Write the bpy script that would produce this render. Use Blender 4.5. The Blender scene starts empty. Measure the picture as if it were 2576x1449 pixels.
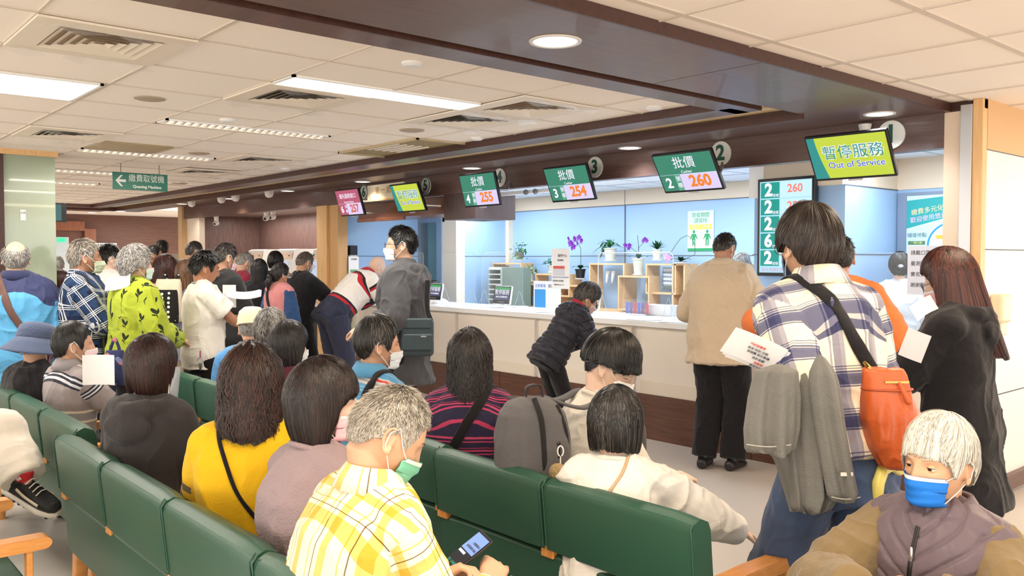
import bpy, math, random
import numpy as np
from mathutils import Vector, Matrix
random.seed(7); RNG = np.random.default_rng(11)
SC = bpy.context.scene; COL = SC.collection
# ---------------- camera (image frame 2576 x 1449) ----------------
F = 2172.0; CX = 1288.0; CY = 724.5
YAW = math.radians(49.0); PIT = math.radians(1.95); CH = 1.6
FW = np.array([-math.sin(YAW)*math.cos(PIT), math.cos(YAW)*math.cos(PIT), -math.sin(PIT)])
RT = np.array([math.cos(YAW), math.sin(YAW), 0.0]); UP = np.cross(RT, FW)
CAMP = np.array([0, 0, CH])
def at(x, y, X=None, Y=None, Z=None, D=None):
    d = FW*F + RT*(x-CX) + UP*(CY-y)
    if Z is not None: t = (Z-CH)/d[2]
    elif Y is not None: t = Y/d[1]
    elif X is not None: t = X/d[0]
    else: t = D/F
    return CAMP + d*t
cd = bpy.data.cameras.new('camera'); cam = bpy.data.objects.new('camera', cd); COL.objects.link(cam)
cd.sensor_width = 36; cd.lens = 36*F/2576; cd.clip_start = .05; cd.clip_end = 200
cam.matrix_world = Matrix(((RT[0], UP[0], -FW[0], 0), (RT[1], UP[1], -FW[1], 0), (RT[2], UP[2], -FW[2], CH), (0, 0, 0, 1)))
SC.camera = cam
# ---------------- world and exposure ----------------
w = bpy.data.worlds.new('world'); SC.world = w; w.use_nodes = True
w.node_tree.nodes['Background'].inputs[0].default_value = (1, .95, .87, 1)
w.node_tree.nodes['Background'].inputs[1].default_value = 2.7
SC.view_settings.view_transform = 'Standard'; SC.view_settings.look = 'None'
SC.view_settings.gamma = 1; SC.view_settings.use_curve_mapping = False
SC.view_settings.exposure = 0.2
def area(x, y, z, sx, sy, power, col, rx=0.0, name='ceiling_lamp_light', parent=None):
    l = bpy.data.lights.new(name, 'AREA'); l.shape = 'RECTANGLE'; l.size = sx; l.size_y = sy
    l.energy = power; l.color = col
    o = bpy.data.objects.new(name, l); o.location = (x, y, z); o.rotation_euler = (rx, 0, 0); COL.objects.link(o)
    return o
WARM = (1, .92, .82); COOL = (.84, .92, 1)
# lamps of the waiting hall (some unseen ones at right have no troffer), of the office behind the counter and of the kiosk niche
for (x, y, sx, sy, p) in [(-5.75, .93, .6, 1.15, 44), (-4.57, 2.92, .25, 1.3, 40), (-6.52, 2.92, .22, 1.3, 32), (-8.72, 2.92, .22, 1.2, 32),
                          (-10.9, 3, .2, 1.2, 32), (-12.65, 3, .2, 1.2, 32), (-15.6, 3, .25, 1.2, 30), (-1.0, 3.6, .6, 1.2, 46), (-1.0, 6.8, .6, 1.2, 36),
                          (-1.0, .9, .6, 1.2, 40), (-4.6, -1.2, .6, 1.2, 40), (-8.2, -1.2, .6, 1.2, 40), (1.6, -1.2, .6, 1.2, 46), (1.2, 2.2, .6, 1.2, 30)]:
    area(x, y, 2.55, sx, sy, p*.66, WARM if x < -2.4 else (1, .80, .58))
for (x, y, p) in [(-9.0, 7.4, 30), (-7.4, 7.1, 34), (-5.8, 7.1, 34), (-4.7, 7.5, 20), (-3.0, 6.7, 26), (-11.6, 6.8, 26)]:
    area(x, y, 2.44, 1.2, .3, p*.88, COOL)
area(-11.0, 8.6, 2.44, 1.2, .5, 60, (.6, .93, 1))
area(-13.3, 6.9, 2.36, 4.5, .15, 44, (1, .93, .86))
area(-20, 7, 2.5, 1.2, .6, 60, (1, .9, .8)); area(-20, 3.5, 2.5, 1.2, .6, 50, (1, .85, .7))

# ---------------- materials ----------------
MATS = {}
def lin(c):
    return tuple(((v/255)/12.92 if v/255 <= .04045 else ((v/255+.055)/1.055)**2.4) for v in c) + (1,)
def mat(name, c=(200, 200, 200), rough=.5, metal=0, emis=None, es=0, trans=0, spec=.5, bump=0, bscale=60, coat=0, alpha=1, sss=0, sheen=0, var=0, vscale=6):
    if name in MATS: return MATS[name]
    m = bpy.data.materials.new(name); m.use_nodes = True; MATS[name] = m
    nt = m.node_tree; b = nt.nodes['Principled BSDF']
    b.inputs['Base Color'].default_value = lin(c); b.inputs['Roughness'].default_value = rough; b.inputs['Metallic'].default_value = metal
    b.inputs['Specular IOR Level'].default_value = spec
    if emis: b.inputs['Emission Color'].default_value = lin(emis); b.inputs['Emission Strength'].default_value = es
    if trans: b.inputs['Transmission Weight'].default_value = trans; b.inputs['IOR'].default_value = 1.3
    if coat: b.inputs['Coat Weight'].default_value = coat
    if alpha < 1: b.inputs['Alpha'].default_value = alpha
    if sss: b.inputs['Subsurface Weight'].default_value = sss; b.inputs['Subsurface Radius'].default_value = (.01, .004, .002)
    if sheen: b.inputs['Sheen Weight'].default_value = sheen
    tc = None
    if bump or var:
        tc = nt.nodes.new('ShaderNodeTexCoord')
    if bump:
        n = nt.nodes.new('ShaderNodeTexNoise'); n.inputs['Scale'].default_value = bscale; n.inputs['Detail'].default_value = 3
        nt.links.new(tc.outputs['Object'], n.inputs['Vector'])
        bp = nt.nodes.new('ShaderNodeBump'); bp.inputs['Strength'].default_value = bump; bp.inputs['Distance'].default_value = .01
        nt.links.new(n.outputs['Fac'], bp.inputs['Height']); nt.links.new(bp.outputs[0], b.inputs['Normal'])
    if var:
        n = nt.nodes.new('ShaderNodeTexNoise'); n.inputs['Scale'].default_value = vscale; n.inputs['Detail'].default_value = 4
        nt.links.new(tc.outputs['Object'], n.inputs['Vector'])
        mx = nt.nodes.new('ShaderNodeMix'); mx.data_type = 'RGBA'
        mx.inputs['A'].default_value = lin(c); mx.inputs['B'].default_value = lin([max(0, v*(1-var)) for v in c])
        nt.links.new(n.outputs['Fac'], mx.inputs['Factor']); nt.links.new(mx.outputs['Result'], b.inputs['Base Color'])
    return m
def glow(name, c, s=1.0):
    return mat(name, (0, 0, 0), .6, emis=c, es=s)
def wood(name, c1, c2, rough=.35, axis='X', scale=3, stretch=14, coat=.0):
    if name in MATS: return MATS[name]
    m = mat(name, c1, rough, coat=coat); nt = m.node_tree; b = nt.nodes['Principled BSDF']
    tc = nt.nodes.new('ShaderNodeTexCoord'); mp = nt.nodes.new('ShaderNodeMapping')
    s = [stretch]*3; s['XYZ'.index(axis)] = 1.0
    mp.inputs['Scale'].default_value = s
    n = nt.nodes.new('ShaderNodeTexNoise'); n.inputs['Scale'].default_value = scale; n.inputs['Detail'].default_value = 6; n.inputs['Roughness'].default_value = .65; n.inputs['Distortion'].default_value = .6
    r = nt.nodes.new('ShaderNodeValToRGB'); r.color_ramp.elements[0].position = .36; r.color_ramp.elements[1].position = .66
    r.color_ramp.elements[0].color = lin(c1); r.color_ramp.elements[1].color = lin(c2)
    nt.links.new(tc.outputs['Object'], mp.inputs[0]); nt.links.new(mp.outputs[0], n.inputs['Vector'])
    nt.links.new(n.outputs['Fac'], r.inputs[0]); nt.links.new(r.outputs[0], b.inputs['Base Color'])
    return m
# ---------------- mesh helpers ----------------
class MB:
    def __init__(s): s.v = []; s.f = []; s.mi = []; s.n = 0; s.cur = 0
    def add(s, v, f):
        v = np.asarray(v, float).reshape(-1, 3); s.v.append(v)
        for q in f: s.f.append([int(i)+s.n for i in q]); s.mi.append(s.cur)
        s.n += len(v); return s
    def box(s, x0, x1, y0, y1, z0, z1, M=None):
        v = np.array([(x, y, z) for x in (x0, x1) for y in (y0, y1) for z in (z0, z1)], float)
        if M is not None: v = v @ np.array(M)[:3, :3].T + np.array(M)[:3, 3]
        return s.add(v, [(0, 1, 3, 2), (4, 6, 7, 5), (0, 4, 5, 1), (2, 3, 7, 6), (0, 2, 6, 4), (1, 5, 7, 3)])
    def quad(s, a, b, c, d): return s.add([a, b, c, d], [(0, 1, 2, 3)])
    def poly(s, pts): return s.add(pts, [tuple(range(len(pts)))])
    def grid(s, P, cu=False, cv=False, flip=False):
        P = np.asarray(P, float); m, n = P.shape[:2]; fs = []
        for i in range(m if cu else m-1):
            i2 = (i+1) % m
            for j in range(n if cv else n-1):
                j2 = (j+1) % n
                q = (i*n+j, i2*n+j, i2*n+j2, i*n+j2)
                fs.append(q[::-1] if flip else q)
        return s.add(P.reshape(-1, 3), fs)
    def loft(s, C, A, B, ra, rb, n=20, ex=2.0, cap=True):
        """rings: centres C, unit axes A,B, half sizes ra, rb"""
        C = np.asarray(C, float); t = np.linspace(0, 2*np.pi, n, endpoint=False)
        ct = np.sign(np.cos(t))*np.abs(np.cos(t))**(2/ex); st = np.sign(np.sin(t))*np.abs(np.sin(t))**(2/ex)
        P = [C[i] + np.outer(ct*ra[i], A[i]) + np.outer(st*rb[i], B[i]) for i in range(len(C))]
        P = np.array(P); m = len(C)
        s.grid(P, cv=True)
        if cap:
            s.add([C[0]]+list(P[0]), [(0, 1+(j+1) % n, 1+j) for j in range(n)])
            s.add([C[-1]]+list(P[-1]), [(0, 1+j, 1+(j+1) % n) for j in range(n)])
        return s
    def tube(s, pts, r, n=10, cap=True, rnd=False, flat=1.0, side=None):
        pts = [np.asarray(p, float) for p in pts]; r = list(np.broadcast_to(r, (len(pts),)).astype(float))
        if rnd:
            d0 = pts[0]-pts[1]; d0 /= np.linalg.norm(d0)+1e-9; d1 = pts[-1]-pts[-2]; d1 /= np.linalg.norm(d1)+1e-9
            p0, p1, r0, r1 = pts[0], pts[-1], r[0], r[-1]
            pts = [p0+d0*r0*.97, p0+d0*r0*.7] + pts + [p1+d1*r1*.7, p1+d1*r1*.97]
            r = [r0*.25, r0*.72] + r + [r1*.72, r1*.25]
        m = len(pts); T = []
        for i in range(m):
            d = pts[min(i+1, m-1)]-pts[max(i-1, 0)]; T.append(d/(np.linalg.norm(d)+1e-9))
        a = np.asarray(side, float) if side is not None else (np.array([0, 0, 1.]) if abs(T[0][2]) < .9 else np.array([1., 0, 0]))
        A = []; B = []
        for i in range(m):
            a = a-T[i]*(a@T[i]); a = a/(np.linalg.norm(a)+1e-9); A.append(a); B.append(np.cross(T[i], a))
        return s.loft(pts, A, B, np.array(r), np.array(r)*flat, n, 2.0, cap)
    def ell(s, c, r, M=None, n=16, m=10):
        th = np.linspace(0, np.pi, m+1); ph = np.linspace(0, 2*np.pi, n, endpoint=False)
        P = np.array([[(math.sin(a)*math.cos(b)*r[0], math.sin(a)*math.sin(b)*r[1], math.cos(a)*r[2]) for b in ph] for a in th])
        if M is not None: P = P @ np.array(M)[:3, :3].T
        return s.grid(P+np.array(c), cv=True)
    def disc(s, c, r, nrm=(0, 0, -1), n=32, th=.004, r2=None):
        nrm = np.array(nrm, float); return s.tube([np.array(c), np.array(c)+nrm*th], [r, r2 or r], n)
    def data(s, name):
        me = bpy.data.meshes.new(name)
        v = np.concatenate(s.v) if s.v else np.zeros((0, 3))
        me.from_pydata([tuple(p) for p in v], [], s.f); me.validate(); me.update()
        return me
    def build(s, name, m, parent=None, smooth=False, bevel=0, world=False, seg=2, mods=None, subd=0):
        me = s.data(name)
        mi = s.mi
        ms = m if isinstance(m, (list, tuple)) else [m]
        for x in ms: me.materials.append(x)
        if len(ms) > 1 and len(me.polygons) == len(mi): me.polygons.foreach_set('material_index', mi)
        if smooth: me.shade_smooth()
        return link(name, me, parent, world, bevel, seg, subd)
def link(name, me, parent=None, world=False, bevel=0, seg=2, subd=0):
    o = bpy.data.objects.new(name, me); COL.objects.link(o)
    if parent is not None:
        o.parent = parent
        if world:
            root = parent
            Mw = Matrix.Identity(4)
            while root is not None:
                Mw = Matrix.LocRotScale(root.location, root.rotation_euler, root.scale) @ Mw; root = root.parent
            me.transform(Mw.inverted())
    if bevel:
        b = o.modifiers.new('bevel', 'BEVEL'); b.width = bevel; b.segments = seg; b.limit_method = 'ANGLE'; b.angle_limit = math.radians(40)
        me.shade_smooth()
        try: b.harden_normals = True
        except Exception: pass
    if subd:
        b = o.modifiers.new('subd', 'SUBSURF'); b.levels = subd; b.render_levels = subd
    return o
def thing(name, label, cat, loc=(0, 0, 0), rz=0.0, group=None):
    o = bpy.data.objects.new(name, None); COL.objects.link(o); o.empty_display_size = .1
    o.location = loc; o.rotation_euler = (0, 0, rz); o['label'] = label; o['category'] = cat
    if group: o['group'] = group
    return o
def tag(o, label, cat, group=None, kind=None):
    o['label'] = label; o['category'] = cat
    if group: o['group'] = group
    if kind: o['kind'] = kind
    return o
def struct(o): o['kind'] = 'structure'; return o
def text(s, loc, size, m, parent, rot=(math.pi/2, 0, 0), bold=0, align='CENTER', name='lettering', world=True, sx=1.0, M=None):
    c = bpy.data.curves.new(name, 'FONT'); c.body = s; c.size = size; c.align_x = align; c.align_y = 'CENTER'; c.offset = bold; c.extrude = .0004
    c.materials.append(m); c.resolution_u = 3
    tmp = bpy.data.objects.new('tmp', c); COL.objects.link(tmp); me = bpy.data.meshes.new_from_object(tmp.evaluated_get(bpy.context.evaluated_depsgraph_get())); me.name = name
    bpy.data.objects.remove(tmp); bpy.data.curves.remove(c)
    o = bpy.data.objects.new(name, me); COL.objects.link(o)
    o.parent = parent
    if M is not None: L = Matrix(M) @ Matrix.LocRotScale(Vector(loc), Matrix.Rotation(0, 3, 'X').to_quaternion(), Vector((sx, 1, 1)))
    else:
        from mathutils import Euler
        L = Matrix.LocRotScale(Vector(loc), Euler(rot), Vector((sx, 1, 1)))
    if parent is not None and world:
        root = parent; Mw = Matrix.Identity(4)
        while root is not None:
            Mw = root.matrix_basis @ Mw; root = root.parent
        L = Mw.inverted() @ L
    o.matrix_basis = L
    return o
def copy_tree(o, parent=None, label=None):
    c = o.copy(); COL.objects.link(c)
    if parent is not None: c.parent = parent
    if label: c['label'] = label
    for ch in [x for x in bpy.data.objects if x.parent == o]: copy_tree(ch, c)
    return c
# ================= SETTING =================
M_floor = mat('floor_vinyl', (212, 204, 196), .32, var=.08, vscale=1.2, spec=.4)
M_tile = mat('ceiling_board', (252, 242, 230), .9)
M_grid = mat('ceiling_grid', (214, 202, 188), .6)
M_beam = wood('beam_wood', (88, 64, 58), (104, 78, 70), .38, 'X', 2, 16, coat=.1)
M_beamY = wood('beam_wood_y', (96, 76, 72), (108, 86, 80), .40, 'Y', 2, 16, coat=.08)
M_trim = wood('dark_trim', (62, 36, 31), (78, 46, 38), .4, 'X', 3, 12)
M_cream = mat('cream_panel', (243, 233, 220), .38)
M_white = mat('white_paint', (244, 242, 238), .5)
M_blue = mat('blue_panel', (158, 190, 226), .3, spec=.4)
M_beige = mat('beige_panel', (222, 205, 182), .5)
M_seam = mat('panel_seam', (90, 92, 100), .6)
M_lwood = wood('light_wood', (222, 176, 118), (232, 190, 136), .4, 'Z', 4, 10)
M_kwood = wood('grey_brown_wood', (104, 78, 74), (142, 112, 104), .45, 'Z', 4, 22)
M_dwood = wood('counter_base_wood', (86, 56, 44), (112, 74, 58), .4, 'X', 3, 22)
M_fwood = wood('far_wall_wood', (92, 58, 46), (112, 74, 60), .5, 'Y', 3, 16)
struct(MB().box(-26, 5, -5, 16, -.1, 0).build('floor', M_floor))
ZC = 2.62
# tile ceiling of the hall, with its grid bars
hall = MB().box(-17.55, -3.2, -5, 5.15, ZC, ZC+.05)
struct(hall.build('ceiling', M_tile))
side = MB().box(-2.42, 5, -5, 16, ZC, ZC+.05)
struct(side.build('ceiling_side', M_tile))
far = MB().box(-26, -19, -5, 16, ZC+.02, ZC+.06)
struct(far.build('ceiling_far', M_tile))
g = MB()
PX = .675; X0 = -4.0; Y0 = 1.555; PY = .672
k = -4
while X0-PX*k > -17.5:
    x = X0-PX*k
    if x < -3.2: g.box(x-.008, x+.008, -5, 5.15, ZC-.006, ZC)
    k += 1
for j in range(-9, 6):
    y = Y0+PY*j
    wd = .010 if j % 2 == 0 else .004
    g.box(-17.55, -3.2, y-wd, y+wd, ZC-.007, ZC)
struct(g.build('trim_1', M_grid))
g = MB()
for x in (-2.28, -1.6, -.92, -.24, .44, 1.12, 1.8): g.box(x-.016, x+.016, -5, 16, ZC-.006, ZC)
for j in range(-9, 22):
    y = Y0+.03+PY*j; g.box(-2.42, 5, y-.008, y+.008, ZC-.007, ZC)
struct(g.build('trim_2', M_grid))
# soffit beams
ZS = 2.56
b = MB().box(-18.6, -2.42, 5.28, 5.92, ZS, ZC+.1); struct(b.build('ceiling_beam', M_beam))
b = MB().box(-3.1, -2.42, -5, 5.28, ZS, ZC+.1); struct(b.build('ceiling_beam_cross', M_beamY))
b = MB().box(-19, -17.9, 2.0, 5.28, ZS, ZC+.1).box(-19, -17.9, -5, 2.0, ZS, ZC+.1); struct(b.build('ceiling_beam_far', M_beamY))
# cove: pale upstand board between trim and soffit
b = MB().box(-17.9, -3.1, 5.1, 5.28, ZC-.012, ZC+.02).box(-3.22, -3.1, -5, 5.1, ZC-.012, ZC+.02).box(-17.9, -17.6, -5, 5.1, ZC-.012, ZC+.02)
struct(b.build('trim_3', mat('cove_board', (214, 190, 150), .6)))
b = MB().box(-17.5, -3.28, 4.7, 4.92, ZS, ZC-.001).box(-3.38, -3.2, -5, 4.92, ZS, ZC-.001).box(-17.6, -17.4, -5, 4.92, ZS, ZC-.001)
struct(b.build('trim_4', M_beam))
b = MB().box(-17.5, -3.38, 4.69, 4.7, ZS+.0, ZC-.002).box(-3.2, -3.19, -5, 4.92, ZS, ZC-.002)
b.box(-17.9, -3.1, 5.255, 5.28, ZS-.03, ZS+.03).box(-2.42, -2.405, -5, 5.93, ZS, ZC-.002).box(-17.9, -17.88, -5, 5.28, ZS-.03, ZS+.02)
struct(b.build('trim_5', M_trim))
# beam seams (panel joints on the soffit)
b = MB()
for y in (3.72, 1.2): b.box(-3.1, -2.42, y-.003, y+.003, ZS-.001, ZS+.002)
for x in (-4.9, -7.4, -9.95, -12.5): b.box(x-.003, x+.003, 5.28, 5.92, ZS-.001, ZS+.002)
struct(b.build('trim_6', M_trim))
# beam face over the counter
b = MB().box(-16.1, -2.45, 5.9, 6.0, 2.33, ZS); struct(b.build('wall_beam_face', M_beam))
b = MB()
for x in (-10.35,): b.box(x-.003, x+.003, 5.897, 5.9, 2.33, ZS)
struct(b.build('trim_7', M_trim))
# office: back wall, ceiling, side walls, pillar
zi = 2.47
b = MB().box(-9.6, -2.4, 8.3, 8.4, 0, 2.28); struct(b.build('wall_office_back', M_blue))
b = MB().box(-9.6, -2.4, 8.29, 8.4, 2.28, zi+.05); struct(b.build('wall_office_top', M_beige))
b = MB().box(-9.7, -9.6, 7.45, 8.4, 0, 2.28); struct(b.build('wall_office_left', M_blue))
b = MB().box(-9.7, -9.59, 7.45, 8.4, 2.28, zi+.05); struct(b.build('wall_office_left_top', M_beige))
b = MB().box(-9.62, -9.53, 8.22, 8.3, 0, zi); struct(b.build('trim_8', mat('beige_post', (232, 218, 196), .5)))
b = MB().box(-9.9, -9.58, 7.3, 7.45, 0, zi); struct(b.build('trim_9', mat('lit_column', (250, 240, 224), .5)))
b = MB().box(-16, -2.42, 6.0, 10, zi, zi+.05); struct(b.build('ceiling_office', mat('office_ceiling', (232, 236, 240), .8)))
b = MB()
for x in np.arange(-15, -2.5, .66): b.box(x-.006, x+.006, 6.0, 8.3, zi-.004, zi)
for y in np.arange(6.3, 8.3, .66): b.box(-16, -2.42, y-.006, y+.006, zi-.005, zi)
struct(b.build('trim_10', mat('office_grid', (190, 196, 204), .6)))
# dark cable tray under the office ceiling by the column
# left blue wall and doorway
xl = -10.45
b = MB().box(-10.6, -10.45, 6.05, 7.4, 0, zi); struct(b.build('wall_office_side', M_blue))
b = MB().box(-10.45, -10.446, 6.05, 7.3, 1.631, 1.639).box(-10.45, -10.446, 6.05, 7.3, .93, .938); struct(b.build('trim_21', M_seam))
b = MB().box(xl-.06, xl+.02, 7.26, 7.42, 0, zi); struct(b.build('trim_11', mat('grey_frame', (150, 160, 172), .4, .3)))
b = MB().box(xl, -9.7, 9.4, 9.5, 0, zi); struct(b.build('wall_passage', mat('passage_wall', (190, 232, 240), .5)))
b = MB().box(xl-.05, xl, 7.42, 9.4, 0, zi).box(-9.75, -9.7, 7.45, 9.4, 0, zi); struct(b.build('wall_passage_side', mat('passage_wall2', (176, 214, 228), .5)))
b = MB().box(xl, -9.85, 7.3, 7.36, 2.12, zi).box(-10.02, -9.9, 7.28, 7.4, 0, 2.2); struct(b.build('door_1', mat('door_header', (140, 165, 195), .4)))
# seams on the blue walls
b = MB()
zj = 1.635
b.box(-9.6, -2.4, 8.296, 8.3, zj-.004, zj+.004).box(-9.6, -9.596, 7.45, 8.3, zj-.004, zj+.004)
for px in (1573, 1900):
    x = at(px, 600, Y=8.3)[0]; b.box(x-.004, x+.004, 8.288, 8.3, .7, zi)
b.box(-9.6, -2.4, 8.286, 8.29, 2.276, 2.284)
struct(b.build('trim_12', M_seam))
# blue pillar that carries the number board, and the bay beside it
xa = at(1893, 600, Y=6.6)[0]; xb = at(2120, 600, Y=6.6)[0]
yb = 7.55
b = MB().box(xa, xb, 6.63, 8.3, 0, 2.2); struct(b.build('wall_pillar', M_blue))
b = MB().box(xa-.02, xb+.0, 6.585, 8.3, 2.2, zi); struct(b.build('wall_pillar_top', M_beige))
b = MB().box(xa-.02, xa+.12, 6.57, 6.62, 2.13, 2.4); struct(b.build('trim_13', M_white))
b = MB().box(xb, -2.4, yb, yb+.1, 0, 2.2); struct(b.build('wall_bay', M_blue))
b = MB().box(xb, -2.4, yb-.01, yb+.1, 2.2, zi); struct(b.build('wall_bay_top', M_beige))
b = MB().box(xb, xb+.004, 6.62, yb, zj-.004, zj+.004).box(xb, -2.4, yb-.004, yb, zj-.004, zj+.004)
xs = at(2120, 600, Y=6.6)[0]
b.box(xa, xb, 6.596, 6.6, zj-.003, zj+.003).box(xb, xb+.005, 6.61, 7.55, 2.195, 2.204)
struct(b.build('trim_14', M_seam))
# right column and corridor wall
M_col = mat('column_laminate', (228, 206, 182), .35); M_steel = mat('column_metal', (196, 196, 198), .28, .55)
b = MB().box(-2.45, -2.33, 5.9, 6.1, 0, ZS).box(-2.33, -2.25, 5.88, 5.93, 0, ZS+.03, None); struct(b.build('wall_column', M_col, bevel=.004))
b = MB().box(-2.46, -2.2, 5.9, 6.12, ZS-.001, ZC); struct(b.build('wall_column_head', M_trim))
b = MB().box(-2.335, -2.262, 5.865, 5.9, 0, ZS+.03); struct(b.build('trim_15', M_steel, bevel=.003))
b = MB().box(-2.262, -2.2, 5.875, 5.95, 0, ZC); struct(b.build('trim_16', M_lwood, bevel=.004))
b = MB().box(-2.3, -2.2, 5.95, 16, 0, 2.3); struct(b.build('wall_corridor', mat('corridor_panel', (236, 232, 226), .4)))
b = MB().box(-2.3, -2.198, 5.95, 16, 2.3, ZC); struct(b.build('wall_corridor_top', mat('corridor_top', (216, 170, 120), .5)))
b = MB().box(-2.2, -2.197, 5.95, 16, zj+.02, zj+.027).box(-2.2, -2.197, 5.95, 16, .69, .697).box(-2.2, -2.197, 5.95, 16, 2.296, 2.302); struct(b.build('trim_17', M_seam))
b = MB().box(-2.2, -2.17, 5.95, 16, .02, .135); struct(b.build('baseboard_corridor', wood('handrail_wood', (86, 52, 40), (104, 66, 50), .35, 'Y'), bevel=.006))
# kiosk niche
b = MB().box(-16.0, -10.75, 7.35, 7.45, 0, 2.45); struct(b.build('wall_niche_back', M_kwood))
b = MB().box(-16.1, -16.0, 6.1, 7.45, 0, 2.45); struct(b.build('wall_niche_left', M_kwood))
b = MB().box(-10.85, -10.75, 6.1, 7.45, 0, 2.45); struct(b.build('wall_niche_right', M_kwood))
b = MB().box(-16.1, -10.75, 5.98, 7.45, 2.4, 2.45); struct(b.build('ceiling_niche', mat('niche_ceiling', (150, 130, 124), .5)))
b = MB().box(-10.9, -10.62, 5.86, 6.1, 0, 2.33); struct(b.build('wall_post', M_lwood, bevel=.004))
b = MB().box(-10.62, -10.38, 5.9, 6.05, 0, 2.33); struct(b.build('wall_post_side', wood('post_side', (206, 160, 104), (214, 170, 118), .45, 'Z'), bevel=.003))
b = MB().box(-16.2, -16.0, 5.86, 5.95, 0, ZS); struct(b.build('wall_post_far', wood('far_post', (196, 162, 120), (210, 176, 134), .45, 'Z')))
b = MB().box(-15.99, -15.4, 5.95, 6.05, 1.35, 2.33); struct(b.build('wall_niche_panel', mat('niche_panel', (226, 210, 194), .4)))
# far end of the hall
b = MB().box(-22.1, -22, -5, 12, 1.72, ZC+.02).box(-22.1, -22, -5, 4.9, 0, 1.72).box(-22.1, -22, 9.2, 12, 0, 1.72); struct(b.build('wall_far', M_fwood))
b = MB().box(-22.0, -21.9, 5.05, 5.75, 2.25, 2.47).box(-21.98, -21.9, 5.75, 6.0, 0, 2.3); struct(b.build('trim_18', wood('far_frame', (128, 74, 50), (150, 92, 62), .4, 'Z')))
b = MB().box(-24.1, -24, 3, 12, 0, ZC); struct(b.build('wall_far_room', mat('far_room', (226, 220, 208), .6)))
b = MB().box(-22.02, -21.96, 5.14, 5.42, 0, 2.1); struct(b.build('door_2', mat('far_door', (190, 205, 214), .3)))
b = MB().box(-22.03, -21.97, 8.2, 8.9, .9, 1.7); struct(b.build('wall_far_window', mat('far_ledge', (206, 200, 190), .5)))
# big pillar with green glass cladding
b = MB().box(-9.8, -9.2, 1.2, 2.12, 0, ZC); struct(b.build('wall_glass_pillar', mat('pillar_core', (130, 140, 122), .5)))
b = MB().box(-9.2, -9.17, 1.715, 2.15, 0, 2.57); struct(b.build('wall_glass_pillar_pane', mat('green_glass', (158, 172, 150), .12, spec=.7, coat=.6)))
b = MB().box(-9.2, -9.14, 1.2, 1.712, 0, 2.6); struct(b.build('trim_19', M_trim))
b = MB().box(-9.82, -9.13, 1.2, 2.17, 2.57, ZC); struct(b.build('trim_20', M_lwood))
# ---------------- counter ----------------
M_top = mat('counter_top', (246, 246, 246), .22)
t = thing('service_counter', 'long white service counter with dark wood plinth', 'counter', (-6.4, 5.9, 0))
xs_ = [-9.95, -7.74, -6.41, -5.12, -3.83, -2.46]
for i in range(5):
    x0, x1 = xs_[i]+.03, xs_[i+1]-.03
    b = MB(); pr = [(5.9, .4), (5.9, .965), (5.93, 1.0), (6.0, 1.0), (6.0, .4)]
    P = [[(x, y, z) for (y, z) in pr] for x in (x0, x1)]
    n5 = 5; b.grid(P, cv=True, flip=True); b.poly([P[0][k] for k in range(5)]); b.poly([P[1][k] for k in range(4, -1, -1)])
    b.build('front_panel', M_cream, t, world=True, bevel=.003)
    MB().box(x0+.05, x1-.0, 5.893, 5.9, .41, .52).build('kick_strip', mat('kick', (238, 226, 208), .4), t, world=True)
b = MB().box(xs_[0], xs_[-1], 5.925, 5.99, .4, 1.0); b.build('joint_panel', mat('joint_grey', (214, 208, 202), .4), t, world=True)
b = MB().box(xs_[0], xs_[-1], 5.86, 6.62, 1.0, 1.05); b.build('worktop', M_top, t, world=True, bevel=.004)
b = MB().box(xs_[0], xs_[-1], 5.91, 6.0, 0, .4); b.build('plinth', M_dwood, t, world=True)
for x in (-9.1, -7.0, -5.15, -3.9): MB().box(x-.002, x+.002, 5.907, 5.911, 0, .4).build('plinth_joint', M_trim, t, world=True)
b = MB().box(-8.9, -4.5, 6.75, 7.35, .84, .9).box(-8.9, -4.5, 6.78, 7.3, 0, .84); b.build('inner_desk', mat('inner_desk', (236, 240, 244), .3), t, world=True, bevel=.005)
t = thing('low_counter', 'low counter with peach top and frosted front beside the wood post', 'counter', (-10.3, 6.2, 0))
MB().box(-10.36, -9.98, 6.06, 6.6, .97, 1.02).build('worktop', mat('peach_top', (240, 212, 190), .4), t, world=True, bevel=.003)
MB().box(-10.35, -9.99, 6.08, 6.5, 0, .97).build('body', mat('frost_front', (222, 228, 214), .3), t, world=True)
# canopy box under the beam
t = thing('canopy', 'dark wood canopy box hanging under the beam above window five', 'canopy', (-8.7, 6.2, 2.03))
MB().box(-10.05, -8.0, 6.02, 6.55, 2.12, 2.33).box(-10.05, -8.95, 6.0, 6.04, 2.08, 2.13).build('canopy_box', wood('canopy_wood', (112, 68, 50), (134, 84, 62), .35, 'X', coat=.3), t, world=True, bevel=.004)
MB().box(-8.0, -7.42, 5.92, 6.5, 2.04, 2.33).build('canopy_end', wood('canopy_dark', (74, 56, 54), (86, 66, 62), .5, 'Z'), t, world=True)
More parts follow.
